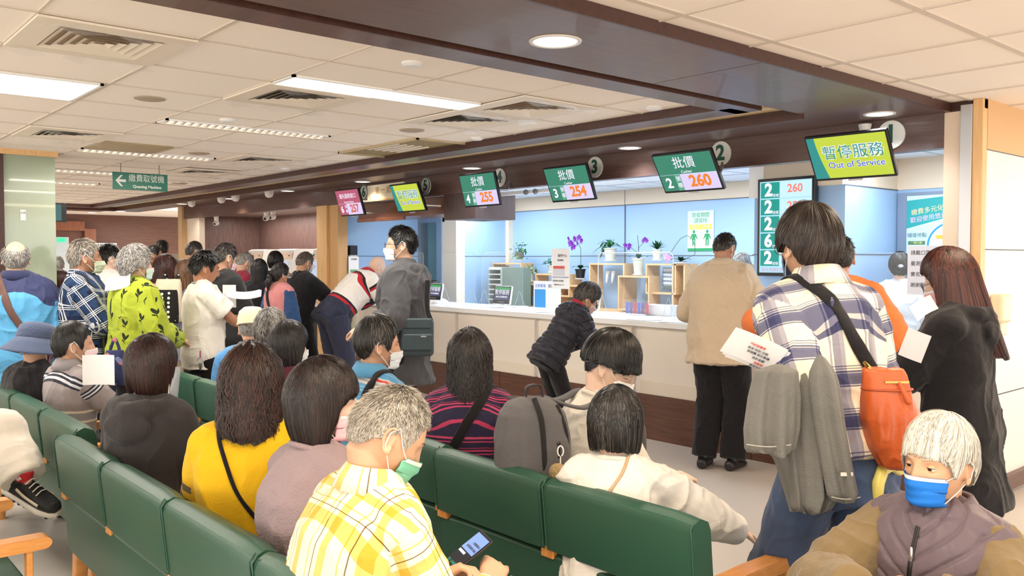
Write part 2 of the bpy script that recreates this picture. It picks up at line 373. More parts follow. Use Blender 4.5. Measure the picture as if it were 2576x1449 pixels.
# office shelf background furniture comes with the props
# ================= PEOPLE LIBRARY =================
def _h(ix, iy, iz):
    n = (ix.astype(np.int64)*374761393 + iy.astype(np.int64)*668265263 + iz.astype(np.int64)*2147483647) & 0xffffffff
    n = ((n ^ (n >> 13))*1274126177) & 0xffffffff; n = n ^ (n >> 16)
    return (n & 0xffff)/65535.0
def vnoise(P):
    P = np.asarray(P, float); i = np.floor(P); f = P-i; f = f*f*(3-2*f); r = 0
    for dx in (0, 1):
        for dy in (0, 1):
            for dz in (0, 1):
                wgt = (f[:, 0] if dx else 1-f[:, 0])*(f[:, 1] if dy else 1-f[:, 1])*(f[:, 2] if dz else 1-f[:, 2])
                r = r+wgt*_h(i[:, 0]+dx, i[:, 1]+dy, i[:, 2]+dz)
    return r
def nrm(v): v = np.asarray(v, float); return v/(np.linalg.norm(v)+1e-9)
def rot(ax, a):
    return np.array(Matrix.Rotation(math.radians(a), 3, ax))
def remesh(mb, vox, smooth=3, name='m'):
    me = mb.data('tmp'); o = bpy.data.objects.new('tmp', me); COL.objects.link(o)
    r = o.modifiers.new('r', 'REMESH'); r.mode = 'VOXEL'; r.voxel_size = vox; r.use_smooth_shade = True
    if smooth: s = o.modifiers.new('s', 'SMOOTH'); s.factor = .6; s.iterations = smooth
    dg = bpy.context.evaluated_depsgraph_get()
    out = bpy.data.meshes.new_from_object(o.evaluated_get(dg)); out.name = name
    bpy.data.objects.remove(o); bpy.data.meshes.remove(me)
    out.materials.clear()
    return out
def get_co(me):
    a = np.empty(len(me.vertices)*3); me.vertices.foreach_get('co', a); return a.reshape(-1, 3)
def get_no(me):
    a = np.empty(len(me.vertices)*3); me.vertex_normals.foreach_get('vector', a); return a.reshape(-1, 3)
def set_co(me, P): me.vertices.foreach_set('co', np.asarray(P, float).ravel()); me.update()
HZ = .12
def head_pts(S, nx=72, ny=56):
    """face surface in head space: +Y is forward, z up; returns MB with skull, face and ears"""
    th = np.linspace(.0, math.pi, ny); ph = np.linspace(0, 2*math.pi, nx, endpoint=False)
    T, Pp = np.meshgrid(th, ph, indexing='ij')
    x = np.sin(T)*np.sin(Pp); y = np.sin(T)*np.cos(Pp); z = np.cos(T)
    X = x*.076; Y = y*.096; Z = np.where(z > 0, z*.118, z*.118)
    t = np.clip(-z, 0, 1)
    X = X*(1-.34*t**1.3); Y = np.where(y < 0, Y*(1-.45*t), Y*(1-.10*t)) + .012*t
    X = X*np.where(z > 0, 1-.03*z, 1)
    fr = np.clip(y*2.2, 0, 1)
    # forehead is flatter, nose, brow, sockets, cheeks, lips, chin
    nose = np.where(Z > -.034, np.clip((.03-Z)/.064, 0, 1), np.clip(1-(-.034-Z)/.010, 0, 1))
    wn = .0095+.006*np.clip((.0-Z)/.034, 0, 1)
    Y = Y+fr*.025*nose*np.exp(-(X/wn)**2)
    for s in (-1, 1):
        Y = Y-fr*.011*np.exp(-((X-s*.031)/.017)**2-((Z-.004)/.011)**2)
        Y = Y+fr*.004*np.exp(-((X-s*.030)/.020)**2-((Z-.024)/.007)**2)
        Y = Y+fr*.004*np.exp(-((X-s*.042)/.018)**2-((Z+.022)/.016)**2)
    Y = Y+fr*.0065*np.exp(-(X/.022)**2)*(np.exp(-((Z+.058)/.006)**2)+np.exp(-((Z+.070)/.006)**2))
    Y = Y+fr*.008*np.exp(-(X/.024)**2-((Z+.098)/.014)**2)
    mb = MB(); mb.grid(np.stack([X, Y, Z], -1), cv=True)
    for s in (-1, 1):
        c = np.array([s*.079, -.010, -.006]); R = rot('Z', -s*22)@rot('X', 8)
        a = np.linspace(-2.5, 1.9, 14)
        loop = [c+R@np.array([s*(.006+.004*math.sin(q*.5)), -.016*math.cos(q)*(1.0 if math.sin(q) > -.2 else .75)+.0, .030*math.sin(q)]) for q in a]
        mb.tube(loop, .0042, 8, rnd=True)
        mb.ell(c+R@np.array([-s*.004, 0, 0]), (.0045, .013, .025), R, 12, 8)
        mb.ell(c+R@np.array([0, .006, -.028]), (.005, .008, .009), R, 8, 6)
    for q in mb.v: q *= S
    return mb
def hand(mb, W, d, n, side, curl=25, L=1.0, spread=5, thumb=35, grip=None):
    """W wrist, d along the hand, n back-of-hand normal, side +1 thumb to the +x of (d x n)"""
    d = nrm(d); n = nrm(n-d*(n@d)); x = np.cross(d, n)*side
    w = .040*L
    cs = [W-d*.015, W+d*.01, W+d*.045*L, W+d*.085*L]
    mb.loft(cs, [x]*4, [n]*4, [.024*L, .028*L, .038*L, .040*L], [.018*L, .017*L, .0155*L, .012*L], 16, 2.4)
    for i, (o, ln) in enumerate([(.75, .068), (.26, .077), (-.24, .071), (-.72, .055)]):
        b = W+d*.080*L+x*o*w; dirv = nrm(d+x*math.tan(math.radians(spread))*o*1.4); ang = 0
        pts = [b-dirv*.02, b]; c = curl*(1+.12*i)
        for k, fr in enumerate((.46, .30, .24)):
            ang += math.radians(c*(.8 if k == 0 else 1.0))
            v = dirv*math.cos(ang)-n*math.sin(ang); pts.append(pts[-1]+v*ln*fr*L*1.02)
        mb.tube(pts, np.array([.0095, .0093, .0085, .0078, .0066])*L, 9, rnd=True)
    b = W+d*.025*L+x*.026*L; a = math.radians(thumb)
    v1 = nrm(d*math.cos(a)+x*math.sin(a)-n*.35); v2 = nrm(d*math.cos(a*.5)+x*math.sin(a*.5)-n*(.45))
    mb.tube([b-v1*.012, b+v1*.036*L, b+v1*.036*L+v2*.030*L, b+v1*.036*L+v2*.052*L], np.array([.014, .0125, .0098, .0078])*L, 9, rnd=True)
def ik(S, W, a, b, pole):
    v = W-S; L = np.linalg.norm(v)
    if L > (a+b)*.995: W = S+v/L*(a+b)*.995; v = W-S; L = np.linalg.norm(v)
    q = nrm(v); c = (a*a-b*b+L*L)/(2*L); h = math.sqrt(max(a*a-c*c, 1e-6))
    p = np.asarray(pole, float); p = nrm(p-q*(p@q))
    return S+q*c+p*h, W
M_skin = {}
def skin(c):
    k = 'skin_%d_%d_%d' % tuple(c)
    return mat(k, c, .48, sss=.12, spec=.4, var=.10, vscale=14, bump=.05, bscale=220)
def hairmat(dark, light, frac, rough=.38):
    k = 'hair_%s_%s_%s' % (dark, light, frac)
    if k in MATS: return MATS[k]
    m = mat(k, dark, rough, spec=.45); nt = m.node_tree; b = nt.nodes['Principled BSDF']
    at_ = nt.nodes.new('ShaderNodeAttribute'); at_.attribute_name = 'hv'
    r = nt.nodes.new('ShaderNodeValToRGB'); r.color_ramp.elements[0].color = lin(dark); r.color_ramp.elements[1].color = lin(light)
    r.color_ramp.elements[0].position = max(0, 1-frac-.18); r.color_ramp.elements[1].position = min(1, 1-frac+.18)
    nt.links.new(at_.outputs['Fac'], r.inputs[0]); nt.links.new(r.outputs[0], b.inputs['Base Color'])
    return m
# hair styles: hairline polar angle by azimuth (0 front .. 180 back), hang length, thickness
ST = {
 'short':  dict(spike=.026, hl=[(0, 60), (35, 58), (56, 74), (72, 100), (84, 78), (104, 84), (125, 106), (150, 114), (180, 112)], L=[(0, 0), (180, 0)], T=.014, Te=.001, pw=1.6),
 'crop':   dict(spike=.016, hl=[(0, 60), (35, 57), (56, 76), (70, 94), (84, 80), (104, 88), (140, 110), (180, 114)], L=[(0, 0), (180, 0)], T=.006, Te=.0015),
 'fringe': dict(pw=1.9, hl=[(0, 62), (40, 66), (56, 80), (72, 102), (84, 80), (104, 86), (125, 106), (150, 113), (180, 112)], L=[(0, .026), (40, .024), (58, .006), (80, 0), (180, 0)], T=.034, Te=.004),
 'bob':    dict(hl=[(0, 68), (35, 70), (54, 76), (66, 86), (76, 92), (180, 92)], L=[(0, .014), (38, .014), (56, .03), (68, .065), (78, .115), (110, .115), (180, .098)], T=.024, Te=.012, curl=.55),
 'bobside': dict(hl=[(0, 62), (35, 64), (54, 74), (66, 86), (76, 92), (180, 92)], L=[(0, .0), (38, .005), (56, .03), (68, .08), (78, .13), (110, .13), (180, .11)], T=.024, Te=.012, curl=.55),
 'long':   dict(hl=[(0, 62), (30, 66), (50, 78), (62, 90), (180, 90)], L=[(0, 0), (30, .01), (45, .10), (60, .30), (180, .36)], T=.022, Te=.012, curl=0),
 'perm':   dict(hl=[(0, 58), (35, 60), (58, 80), (72, 96), (92, 88), (112, 102), (140, 116), (180, 120)], L=[(0, .0), (180, .0)], T=.040, Te=.022),
 'fluffy': dict(pw=2.2, hl=[(0, 60), (35, 60), (55, 76), (70, 96), (86, 84), (106, 90), (130, 112), (180, 116)], L=[(0, .01), (60, .01), (80, .004), (180, .01)], T=.036, Te=.008),
 'curlylong': dict(hl=[(0, 60), (30, 64), (50, 78), (62, 90), (180, 90)], L=[(0, 0), (30, .01), (45, .12), (60, .24), (180, .27)], T=.036, Te=.035, curl=-.3),
 'ring':   dict(spike=.014, hl=[(0, 60), (35, 57), (58, 80), (75, 100), (92, 84), (112, 98), (140, 114), (180, 116)], L=[(0, 0), (180, 0)], T=.006, Te=.005, bald=58),
 'swept':  dict(hl=[(0, 60), (35, 58), (56, 74), (72, 100), (84, 78), (104, 84), (125, 106), (150, 114), (180, 112)], L=[(0, 0), (180, 0)], T=.022, Te=.001, pw=1.5),
 'mid':    dict(spike=.030, hl=[(0, 60), (35, 58), (56, 76), (70, 98), (84, 82), (104, 88), (130, 112), (180, 116)], L=[(0, 0), (180, 0)], T=.016, Te=.003, pw=2),
 'bowl':   dict(pw=2.6, hl=[(0, 64), (40, 68), (58, 80), (75, 82), (92, 80), (112, 84), (140, 90), (180, 92)], L=[(0, .034), (40, .030), (58, .016), (80, .010), (180, .008)], T=.036, Te=.020),
 'longback': dict(hl=[(0, 60), (30, 62), (52, 74), (66, 84), (80, 90), (180, 90)], L=[(0, 0), (50, .015), (64, .05), (78, .30), (180, .36)], T=.020, Te=.012, curl=0),
 'tied':   dict(hl=[(0, 60), (35, 58), (58, 76), (75, 92), (92, 84), (112, 98), (140, 116), (180, 118)], L=[(0, 0), (180, 0)], T=.014, Te=.006),
}
def make_hair(H, root, Rw, Cw, S, style, m, n=1200, r=.0011, curly=0, Lscale=1, Tscale=1, seed=1, back=None, name='hair', tilt=16, grav=True, tuft=0):
    st = ST[style]; rng = np.random.default_rng(seed)
    az0, hl0 = zip(*st['hl']); azl, Ll = zip(*st['L'])
    hl = lambda a: np.interp(np.abs(a), az0, hl0)+3.6*(vnoise(np.stack([a*.11, a*0+seed, a*0], -1))+vnoise(np.stack([a*.3, a*0+seed+9, a*0], -1))-1); Lf = lambda a: np.interp(np.abs(a), azl, Ll)*Lscale
    tl = math.radians(tilt); Tb = rot('X', tilt)  # pole tipped backwards
    dn = np.array([0, 0, -1.0]) if not grav else Rw.T@np.array([0, 0, -1.0])
    dn = nrm(dn*.85+np.array([0, 0, -1.])*.15)
    R0 = np.array([.0785, .099, .120])
    def path(a, t, lift):
        """a deg azimuth array, t in 0..2, lift array -> points"""
        ar = np.radians(a); thm = np.radians(hl(a)+np.where(np.abs(a) < 90, tilt*np.cos(ar), tilt*.75*np.cos(ar)))
        tt = np.clip(t, 0, 1); th0 = math.radians(st.get('bald', 0)) if st.get('bald') else 0
        th = th0*np.where(np.abs(a) > 60, .85, 1.05)+(thm-th0*np.where(np.abs(a) > 60, .85, 1.05))*tt
        u = np.stack([np.sin(th)*np.sin(ar), np.sin(th)*np.cos(ar), np.cos(th)], -1)@Tb.T
        sc = R0+lift[:, None]
        low = np.clip(-u[:, 2], 0, 1)
        p = u*sc; p[:, 1] = np.where(u[:, 1] < 0, p[:, 1]*(1-.22*low), p[:, 1])
        L = Lf(a)*np.clip(t-1, 0, 1)
        out = np.stack([np.sin(ar)*.5, np.cos(ar), 0*ar], -1)
        cu = st.get('curl', 0); q = np.clip(t-1, 0, 1)
        p = p+dn*L[:, None]-out*(cu*.045*q**2*np.clip(Lf(a)/.1, 0, 1))[:, None]
        if back is not None and st['L'][-1][1] > .2:
            p = p+np.array([0, -1., 0])*(back*q*np.clip(Lf(a)/.2, 0, 1)*np.clip(-np.cos(ar), 0, 1))[:, None]
        return p
    A = np.linspace(-180, 180, 60, endpoint=False); TT = np.concatenate([np.linspace(0, 1, 13), np.linspace(1.1, 2, 9)])
    if max(Ll) == 0: TT = np.linspace(0, 1, 15)
    rows = []
    for t in TT:
        tt = np.full(60, t); e = np.clip(t, 0, 1)
        pw = st.get('pw', 3); lift = (st['T']*Tscale*(1-e**pw)+st['Te']*Tscale*e**pw)*np.ones(60)
        if st.get('bald'): lift = lift*np.clip(t*8, .15, 1)
        rows.append(path(A, tt, lift))
    inner = [path(A, np.full(60, t), np.full(60, -.004)) for t in TT[::-1]]
    rows = np.array(rows); inner = np.array(inner)
    # clumps
    def bump(P, am):
        q = vnoise(P*np.array([38, 38, 9])+seed*7.1); q2 = vnoise(P*85+seed)
        k = nrm(P.mean(0)*0+1)
        nr = P/(np.linalg.norm(P, axis=1)[:, None]+1e-6)
        return P+nr*((q-.5)*am*2+(q2-.5)*am*.8)[:, None]
    sh = rows.shape; am = .005+.010*curly
    hv = []
    rows = bump(rows.reshape(-1, 3), am if st['T'] > .012 else .0015).reshape(sh)
    mb = MB(); mb.grid(rows, cv=True, flip=False); mb.grid(inner, cv=True)
    for a_, b_ in ((rows[-1], inner[0]),): mb.grid(np.array([a_, b_]), cv=True)
    nb = mb.n; hv = [np.full(nb, .5 if st.get('spike') else .25)]
    # strands
    if n:
        az = rng.uniform(-180, 180, n); t0 = np.sqrt(rng.uniform(0, 1, n))*1.0-.05; t0 = np.clip(t0, 0, .92)
        K = 8; has = Lf(az) > .02; t1 = np.where(has, 2.0*rng.uniform(.88, 1.07, n), np.minimum(1.10, t0+rng.uniform(.25, .6, n)))
        if curly: t1 = np.where(has, t1, np.minimum(1.05, t0+.5))
        ph = rng.uniform(0, 6.28, n); rl = rng.uniform(.75, 1.25, n); pts = []
        clump = vnoise(np.stack([az*.09, t0*3, az*0+seed], -1)); dz = (vnoise(np.stack([az*.05, t0*2, az*0+seed+5], -1))-.5)*26
        for k in range(K):
            f = k/(K-1); t = t0+(t1-t0)*f; e = np.clip(t, 0, 1)
            lift = (st['T']*Tscale*(1-e**st.get('pw', 3))+st['Te']*Tscale*e**st.get('pw', 3))*(.90+.16*rl)+.0015+tuft*f*.02*(clump-.2)
            a2 = az+dz*f*(1 if st['T'] > .012 else .6)
            p = path(((a2+180) % 360)-180, t, lift)
            if curly:
                fr = 4.0+ph; am_ = .010*curly*min(1, f*2+.3)
                p = p+am_*np.stack([np.sin(7*f*2.0+ph), np.cos(7*f*2+ph*1.7), np.sin(5*f+ph*.7)], -1)
            pts.append(p)
        if st.get('spike'):
            tq = rng.uniform(0, 1.0, n)**.7*1.03; az = rng.uniform(-180, 180, n); sl = st['spike']*rng.uniform(.5, 1.25, n)*np.where(tq > .6, 1-(tq-.6)*1.9, 1.0)*Tscale
            lb = st['T']*Tscale*(1-np.clip(tq, 0, 1)**st.get('pw', 3))*.92; p0 = path(az, np.minimum(tq, 1.0)+0*tq, lb); p1 = path(az, np.minimum(tq+.03, 1.05), lb); up_ = p0/(np.linalg.norm(p0, axis=1)[:, None]); ta = p1-p0; ta /= np.linalg.norm(ta, axis=1)[:, None]+1e-9
            p0 = p0+ta*(np.maximum(tq-1, 0)*.3)[:, None]+rng.normal(0, .001, (n, 3)); dj = rng.normal(0, .22, (n, 3))+(vnoise(p0*60)-.5)[:, None]*.8
            dv = up_*.30+ta*.95+dj*.8; pts = [p0+dv*(sl*k/(K-1))[:, None]+ta*(sl*.35*(k/(K-1))**2)[:, None] for k in range(K)]
            clump = vnoise(p0*28+seed)
        pts = np.array(pts); jit = rng.normal(0, .0012, (1, n, 3)); pts = pts+jit*np.linspace(.2, 1, K)[:, None, None]
        d = np.gradient(pts, axis=0); d /= np.linalg.norm(d, axis=2)[..., None]+1e-9
        o_ = pts/(np.linalg.norm(pts, axis=2)[..., None]+1e-9); s_ = np.cross(d, o_); s_ /= np.linalg.norm(s_, axis=2)[..., None]+1e-9
        rad = r*np.array([.5, 1, 1, 1, 1, .9, .7, .15])[:, None, None]*(S/1.0)
        ring = np.stack([pts+s_*rad*1.5, pts+o_*rad, pts-s_*rad*1.5], 2)   # K,n,3,3
        V = ring.transpose(1, 0, 2, 3).reshape(-1, 3)
        base = (np.arange(n)*K*3)[:, None, None, None]; kk = (np.arange(K-1)*3)[None, :, None, None]; jj = np.array([[0, 1], [1, 2]])[None, None]
        a_ = base+kk+jj[..., 0][..., None]; b_ = base+kk+jj[..., 1][..., None]
        fs = np.concatenate([a_, b_, b_+3, a_+3], -1).reshape(-1, 4)
        hvs = np.repeat(np.clip(rng.uniform(0, 1, n)*.65+clump*.35, 0, 1), K*3)
        Vall = np.concatenate([np.concatenate(mb.v), V]); 
        mb.v = [Vall]; mb.f += [list(x) for x in (fs+nb).tolist()]; mb.n = len(Vall); hv.append(hvs)
    P = np.concatenate(mb.v)*S; P = P@Rw.T+Cw; mb.v = [P]
    me = bpy.data.meshes.new(name); me.from_pydata(P.tolist(), [], mb.f); me.update()
    at_ = me.attributes.new('hv', 'FLOAT', 'POINT'); at_.data.foreach_set('value', np.concatenate(hv).astype(np.float32))
    me.materials.append(m); me.shade_smooth()
    return link(name, me, root, world=True)

def cloth(name, mb, vox, m, root, segs=None, wr=.006, wk=9, smooth=3, quilt=None, seed=0, fold=None, world=True):
    me = remesh(mb, vox, smooth, name)
    P = get_co(me); N = get_no(me)
    q = P+seed*3.17
    w1 = vnoise(q*np.array([wk, wk, wk*.36])+vnoise(q*4)[:, None]*1.5); w2 = vnoise(q*np.array([wk*2.3, wk*2.3, wk*1.2]))
    w3 = vnoise(q*np.array([wk*1.5, wk*1.5, wk*.8])+11+vnoise(q*7)[:, None]*2)
    disp = 1.3*wr*((1-np.abs(2*w1-1))**3-.3)+wr*.8*((1-np.abs(2*w3-1))**4-.2)+wr*.35*(w2-.5)
    def coords(Q, ref=None):
        best = None
        for (a, b, R, ref_, kind, off) in segs:
            d = b-a; L = np.linalg.norm(d); d = d/L; v = (Q-a)@d; vc = np.clip(v, .05 if kind and off == .40 else (-.02 if kind else -.2), L+(.02 if kind else .1))
            r_ = Q-(a+np.outer(vc, d)); dist = np.linalg.norm(r_, axis=1)/R
            X = nrm(ref_-d*(ref_@d)); Yv = np.cross(d, X); ang = np.arctan2(r_@Yv, r_@X)
            u = ang*R*1.1; vv = off+(v if not kind else -v)
            cur = (dist, u, vv, np.full(len(Q), R*1.1), ang)
            if best is None: best = list(cur)
            else:
                k = dist < best[0]
                for i in range(5): best[i] = np.where(k, cur[i], best[i])
        return best
    if segs is not None:
        c = coords(P)
        if quilt:
            pitch, chev, am = quilt
            vq = c[2]+chev*np.abs(c[1]); f = 1-np.exp(-(np.sin(np.pi*vq/pitch)/.33)**2)
            disp = disp*.6+am*(f-.6)+am*.5*(vnoise(q*np.array([55, 55, 25]))-.5)
        # elbow compression folds
        if fold:
            for (E, rr, am) in fold:
                dd = np.linalg.norm(P-E, axis=1); k = np.exp(-(dd/rr)**2)
                disp = disp+am*k*np.sin(dd*170+3*vnoise(q*14))
    P2 = P+N*disp[:, None]
    set_co(me, P2)
    if segs is not None:
        nf = len(me.polygons); nl = len(me.loops)
        lv = np.empty(nl, np.int32); me.loops.foreach_get('vertex_index', lv)
        lt = np.empty(nf, np.int32); me.polygons.foreach_get('loop_total', lt); fi = np.repeat(np.arange(nf), lt)
        fc = np.zeros((nf, 3)); np.add.at(fc, fi, P[lv]); fc /= lt[:, None]
        # assign every face to one segment, then map its corners there
        dist = []; uv = []
        for (a, b, R, ref_, kind, off) in segs:
            d = b-a; L = np.linalg.norm(d); d = d/L; X = nrm(ref_-d*(ref_@d)); Yv = np.cross(d, X)
            v = (fc-a)@d; vc = np.clip(v, .05 if kind and off == .40 else (-.02 if kind else -.2), L+(.02 if kind else .1)); r_ = fc-(a+np.outer(vc, d)); dist.append(np.linalg.norm(r_, axis=1)/R)
            ac = np.arctan2(r_@Yv, r_@X)[fi]
            Q = P[lv]; v2 = (Q-a)@d; r2 = Q-(a+np.outer(v2, d)); a2 = np.arctan2(r2@Yv, r2@X)
            a2 = ac+(a2-ac+np.pi) % (2*np.pi)-np.pi
            if kind: uv.append(np.stack([a2*R*1.1, off-v2, np.ones(nl)], -1))
            else:
                fx = r2@X; lx = r2@Yv; wv = np.clip((v2-.30)/.12, 0, 1)
                fr_ = np.clip((np.abs(lx)-.12)/.08, 0, 1)
                uv.append(np.stack([lx, off+v2+fx*wv*.8, np.zeros(nl)], -1))
        k = np.argmin(np.array(dist), 0)[fi]; out = np.array(uv)[k, np.arange(nl)]
        at_ = me.attributes.new('pat', 'FLOAT_VECTOR', 'CORNER'); at_.data.foreach_set('vector', out.astype(np.float32).ravel())
    me.materials.append(m); me.shade_smooth()
    return link(name, me, root, world=world)
CL = {}
def softfolds(m):
    nt = m.node_tree; b = nt.nodes['Principled BSDF']
    if 'folds' in nt.nodes: return m
    tc = nt.nodes.new('ShaderNodeTexCoord'); n = nt.nodes.new('ShaderNodeTexNoise'); n.name = 'folds'; n.inputs['Scale'].default_value = 11; n.inputs['Detail'].default_value = 2.5; n.inputs['Distortion'].default_value = 1.2
    nt.links.new(tc.outputs['Object'], n.inputs['Vector']); bp = nt.nodes.new('ShaderNodeBump'); bp.inputs['Strength'].default_value = .4; bp.inputs['Distance'].default_value = .015
    nt.links.new(n.outputs['Fac'], bp.inputs['Height'])
    if b.inputs['Normal'].links: nt.links.new(b.inputs['Normal'].links[0].from_socket, bp.inputs['Normal'])
    nt.links.new(bp.outputs[0], b.inputs['Normal']); return m
def fabric(name, c, rough=.85, var=.12, bump=.25, bscale=300, sheen=.15, spec=.2):
    return softfolds(mat('cloth_'+name, c, rough, bump=bump, bscale=bscale, sheen=sheen, spec=spec, var=var, vscale=9))
def pat_mat(name, rough=.85):
    m = mat('cloth_'+name, (200, 200, 200), rough, bump=.2, bscale=280, sheen=.1, spec=.2); nt = m.node_tree
    softfolds(m)
    a = nt.nodes.new('ShaderNodeAttribute'); a.attribute_name = 'pat'
    sp = nt.nodes.new('ShaderNodeSeparateXYZ'); nt.links.new(a.outputs['Vector'], sp.inputs[0])
    return m, nt, sp, a
def stripes(nt, sock, period, stops, off=0.0, interp='CONSTANT'):
    """colour by position inside a repeating period"""
    ma = nt.nodes.new('ShaderNodeMath'); ma.operation = 'MULTIPLY_ADD'; ma.inputs[1].default_value = 1/period; ma.inputs[2].default_value = off+50
    fr = nt.nodes.new('ShaderNodeMath'); fr.operation = 'FRACT'; r = nt.nodes.new('ShaderNodeValToRGB'); cr = r.color_ramp; cr.interpolation = interp
    nt.links.new(sock, ma.inputs[0]); nt.links.new(ma.outputs[0], fr.inputs[0]); nt.links.new(fr.outputs[0], r.inputs[0])
    cr.elements[0].position = stops[0][0]; cr.elements[0].color = lin(stops[0][1])
    cr.elements[1].position = stops[1][0] if len(stops) > 1 else 1; cr.elements[1].color = lin(stops[1][1] if len(stops) > 1 else stops[0][1])
    for p_, c_ in stops[2:]:
        e = cr.elements.new(p_); e.color = lin(c_)
    return r.outputs[0]
def mixc(nt, a, b, f=.5, mode='MIX'):
    mx = nt.nodes.new('ShaderNodeMix'); mx.data_type = 'RGBA'; mx.blend_type = mode
    if isinstance(f, float) or isinstance(f, int): mx.inputs['Factor'].default_value = f
    else: nt.links.new(f, mx.inputs['Factor'])
    for s_, k in ((a, 'A'), (b, 'B')):
        if isinstance(s_, tuple): mx.inputs[k].default_value = lin(s_)
        else: nt.links.new(s_, mx.inputs[k])
    return mx.outputs['Result']
def setcol(nt, s): nt.links.new(s, nt.nodes['Principled BSDF'].inputs['Base Color'])

def person(label, hx, hy, D, yaw, pose='stand', sex='m', skinc=(198, 150, 120), hair=None, top=None, pants=None, mask=None, glasses=None,
           lean=0, hp=0, hyaw=0, hroll=0, hands=None, feet=None, fat=1.0, vox=.008, hs=1.0, hz=None, shoes=(34, 32, 34), head=None, hcurl=30,
           poles=None, eyes=False, hname=None, xtra=None, seatz=.46, group=None, hn=None, arm=1.0, slump=0, wide=1.0, lids=.5, beard=None, brow=(60, 50, 46), openeye=False, tor=None, legs=None):
    C = np.array(head) if head is not None else at(hx, hy, D=D)
    if hz: C[2] = hz
    ry = rot('Z', yaw)
    if sex == 'f': hs = hs*.96
    fem = sex == 'f'
    # torso direction
    l = math.radians(lean)
    tdir = ry@np.array([0, math.sin(l), math.cos(l)])
    fwd = ry@np.array([0, math.cos(l), -math.sin(l)]); rgt = ry@np.array([1., 0, 0])
    nk = ry@np.array([0, math.sin(l*.9+.12), math.cos(l*.9+.12)])
    Ln, Lt = .140, .47
    headoff = nk*Ln+tdir*Lt
    if pose == 'stand':
        s = C[2]/(.95+headoff[2]) if tor is None else tor
        ph = C-headoff*s
    else:
        ph0 = seatz+.10; s = (C[2]-ph0)/headoff[2]; s = min(max(s, .85), 1.12) if tor is None else tor
        ph = C-headoff*s
    G = lambda v: ph+ry@(np.asarray(v, float)*s)      # pelvis space, lateral/forward/up
    root = thing('person', label, 'person', (ph[0], ph[1], 0), math.radians(yaw), group)
    sp = lambda q, f=0., x=0.: ph+tdir*q*1.068*s+fwd*(f*s+slump*math.sin(min(max(q/.44, 0), 1)*math.pi)*-1)+rgt*x*s
    secs = ([(-.11, .140, .100), (-.03, .165, .115), (.08, .140, .100), (.17, .130, .094), (.27, .145, .104), (.34, .146, .100), (.395, .132, .085), (.43, .092, .066), (.455, .056, .050)] if fem else
            [(-.11, .140, .104), (-.03, .156, .114), (.08, .146, .106), (.17, .147, .106), (.27, .162, .112), (.34, .165, .108), (.395, .154, .090), (.43, .104, .068), (.455, .060, .054)])
    def torso(mb, t, q0=-.2, q1=.5, belly=0, tb=None, extra=0):
        qs = [q for q in secs if q0 <= q[0] <= q1]
        if q0 < secs[0][0]-.001: qs = [(q0, secs[1][1]*1.0+extra, secs[1][2]*1.0+extra)]+[x for x in qs if x[0] > q0]
        C_ = []; a = []; b = []
        for q, ra, rb in qs:
            k = fat if q < .36 else 1+(fat-1)*.5
            C_.append(sp(q, .012*math.sin(max(0, q)*6)-.005)); a.append((ra*k*wide+t)*s); b.append((rb*k+t)*s)
        mb.loft(C_, [rgt]*len(C_), [fwd]*len(C_), a, b, 28, 2.35)
    shw = (.138 if fem else .158)*wide
    SH = [sp(.385, 0, shw), sp(.385, 0, -shw)]
    if poles is None: poles = [(.5, -.5, -.8), (-.5, -.5, -.8)]
    if hands is None: hands = [(.27, .04, -.20), (-.27, .04, -.20)] if pose == 'stand' else [(.10, .30, .07), (-.10, .30, .07)]
    EL = []; WR = []
    for i in range(2):
        if hands[i] is None: hands = list(hands); hands[i] = (.27, .04, -.20) if i == 0 else (-.27, .04, -.20)
        W = G(hands[i]) if len(hands[i]) == 3 else np.array(hands[i][:3], float); e, W = ik(SH[i], W, .275*s*arm, .245*s*arm, ry@np.array(poles[i], float)); EL.append(e); WR.append(W)
    HJ = [sp(-.05, 0, .088), sp(-.05, 0, -.088)]; KN = []; AN = []
    if pose == 'stand':
        ft = feet or [(.10, .02), (-.10, -.02)]
        for i in range(2):
            A_ = ph+ry@(np.array([ft[i][0], ft[i][1]-.03, 0])*s); A_[2] = .085
            if len(ft[i]) > 2: A_[2] += ft[i][2]
            k_, A_ = ik(HJ[i], A_, .43*s, .42*s, ry@np.array([0, 1, .1])); KN.append(k_); AN.append(A_)
    else:
        for i in range(2):
            sg = 1 if i == 0 else -1
            k_ = HJ[i]+ry@(np.array([sg*.03, .42, .0])*s); k_[2] = seatz+.05
            A_ = k_+ry@np.array([0, .03, 0]); A_[2] = .085; KN.append(k_); AN.append(A_)
        if feet == 'cross':
            KN[0] = HJ[0]+ry@np.array([.16, .38, .14]); AN[0] = KN[1]+ry@np.array([.10, .06, .16])
    if legs:
        for i in range(2):
            if legs[i]: KN[i] = np.array(legs[i][0], float); AN[i] = np.array(legs[i][1], float)
    Rh = ry@rot('Z', hyaw)@rot('X', -hp)@rot('Y', hroll)
    # ---- body: one continuous mesh ----
    mb = MB(); torso(mb, -.016, -.11)
    hm = head_pts(hs*1.0)
    for v, in zip(hm.v): v[:] = v@Rh.T+C
    off = mb.n
    for v in hm.v: mb.v.append(v)
    mb.f += [[i+off for i in f] for f in hm.f]; mb.mi += hm.mi; mb.n += hm.n
    nb = C+Rh@np.array([0, -.022, -.055])*hs; nr = (.046 if fem else .053)
    mb.tube([sp(.40), sp(.44, -.008), (sp(.455, -.005)+nb)/2, nb, nb+Rh@np.array([0, 0, .04])], [nr*1.35, nr*1.12, nr, nr*.98, nr*.9], 18)
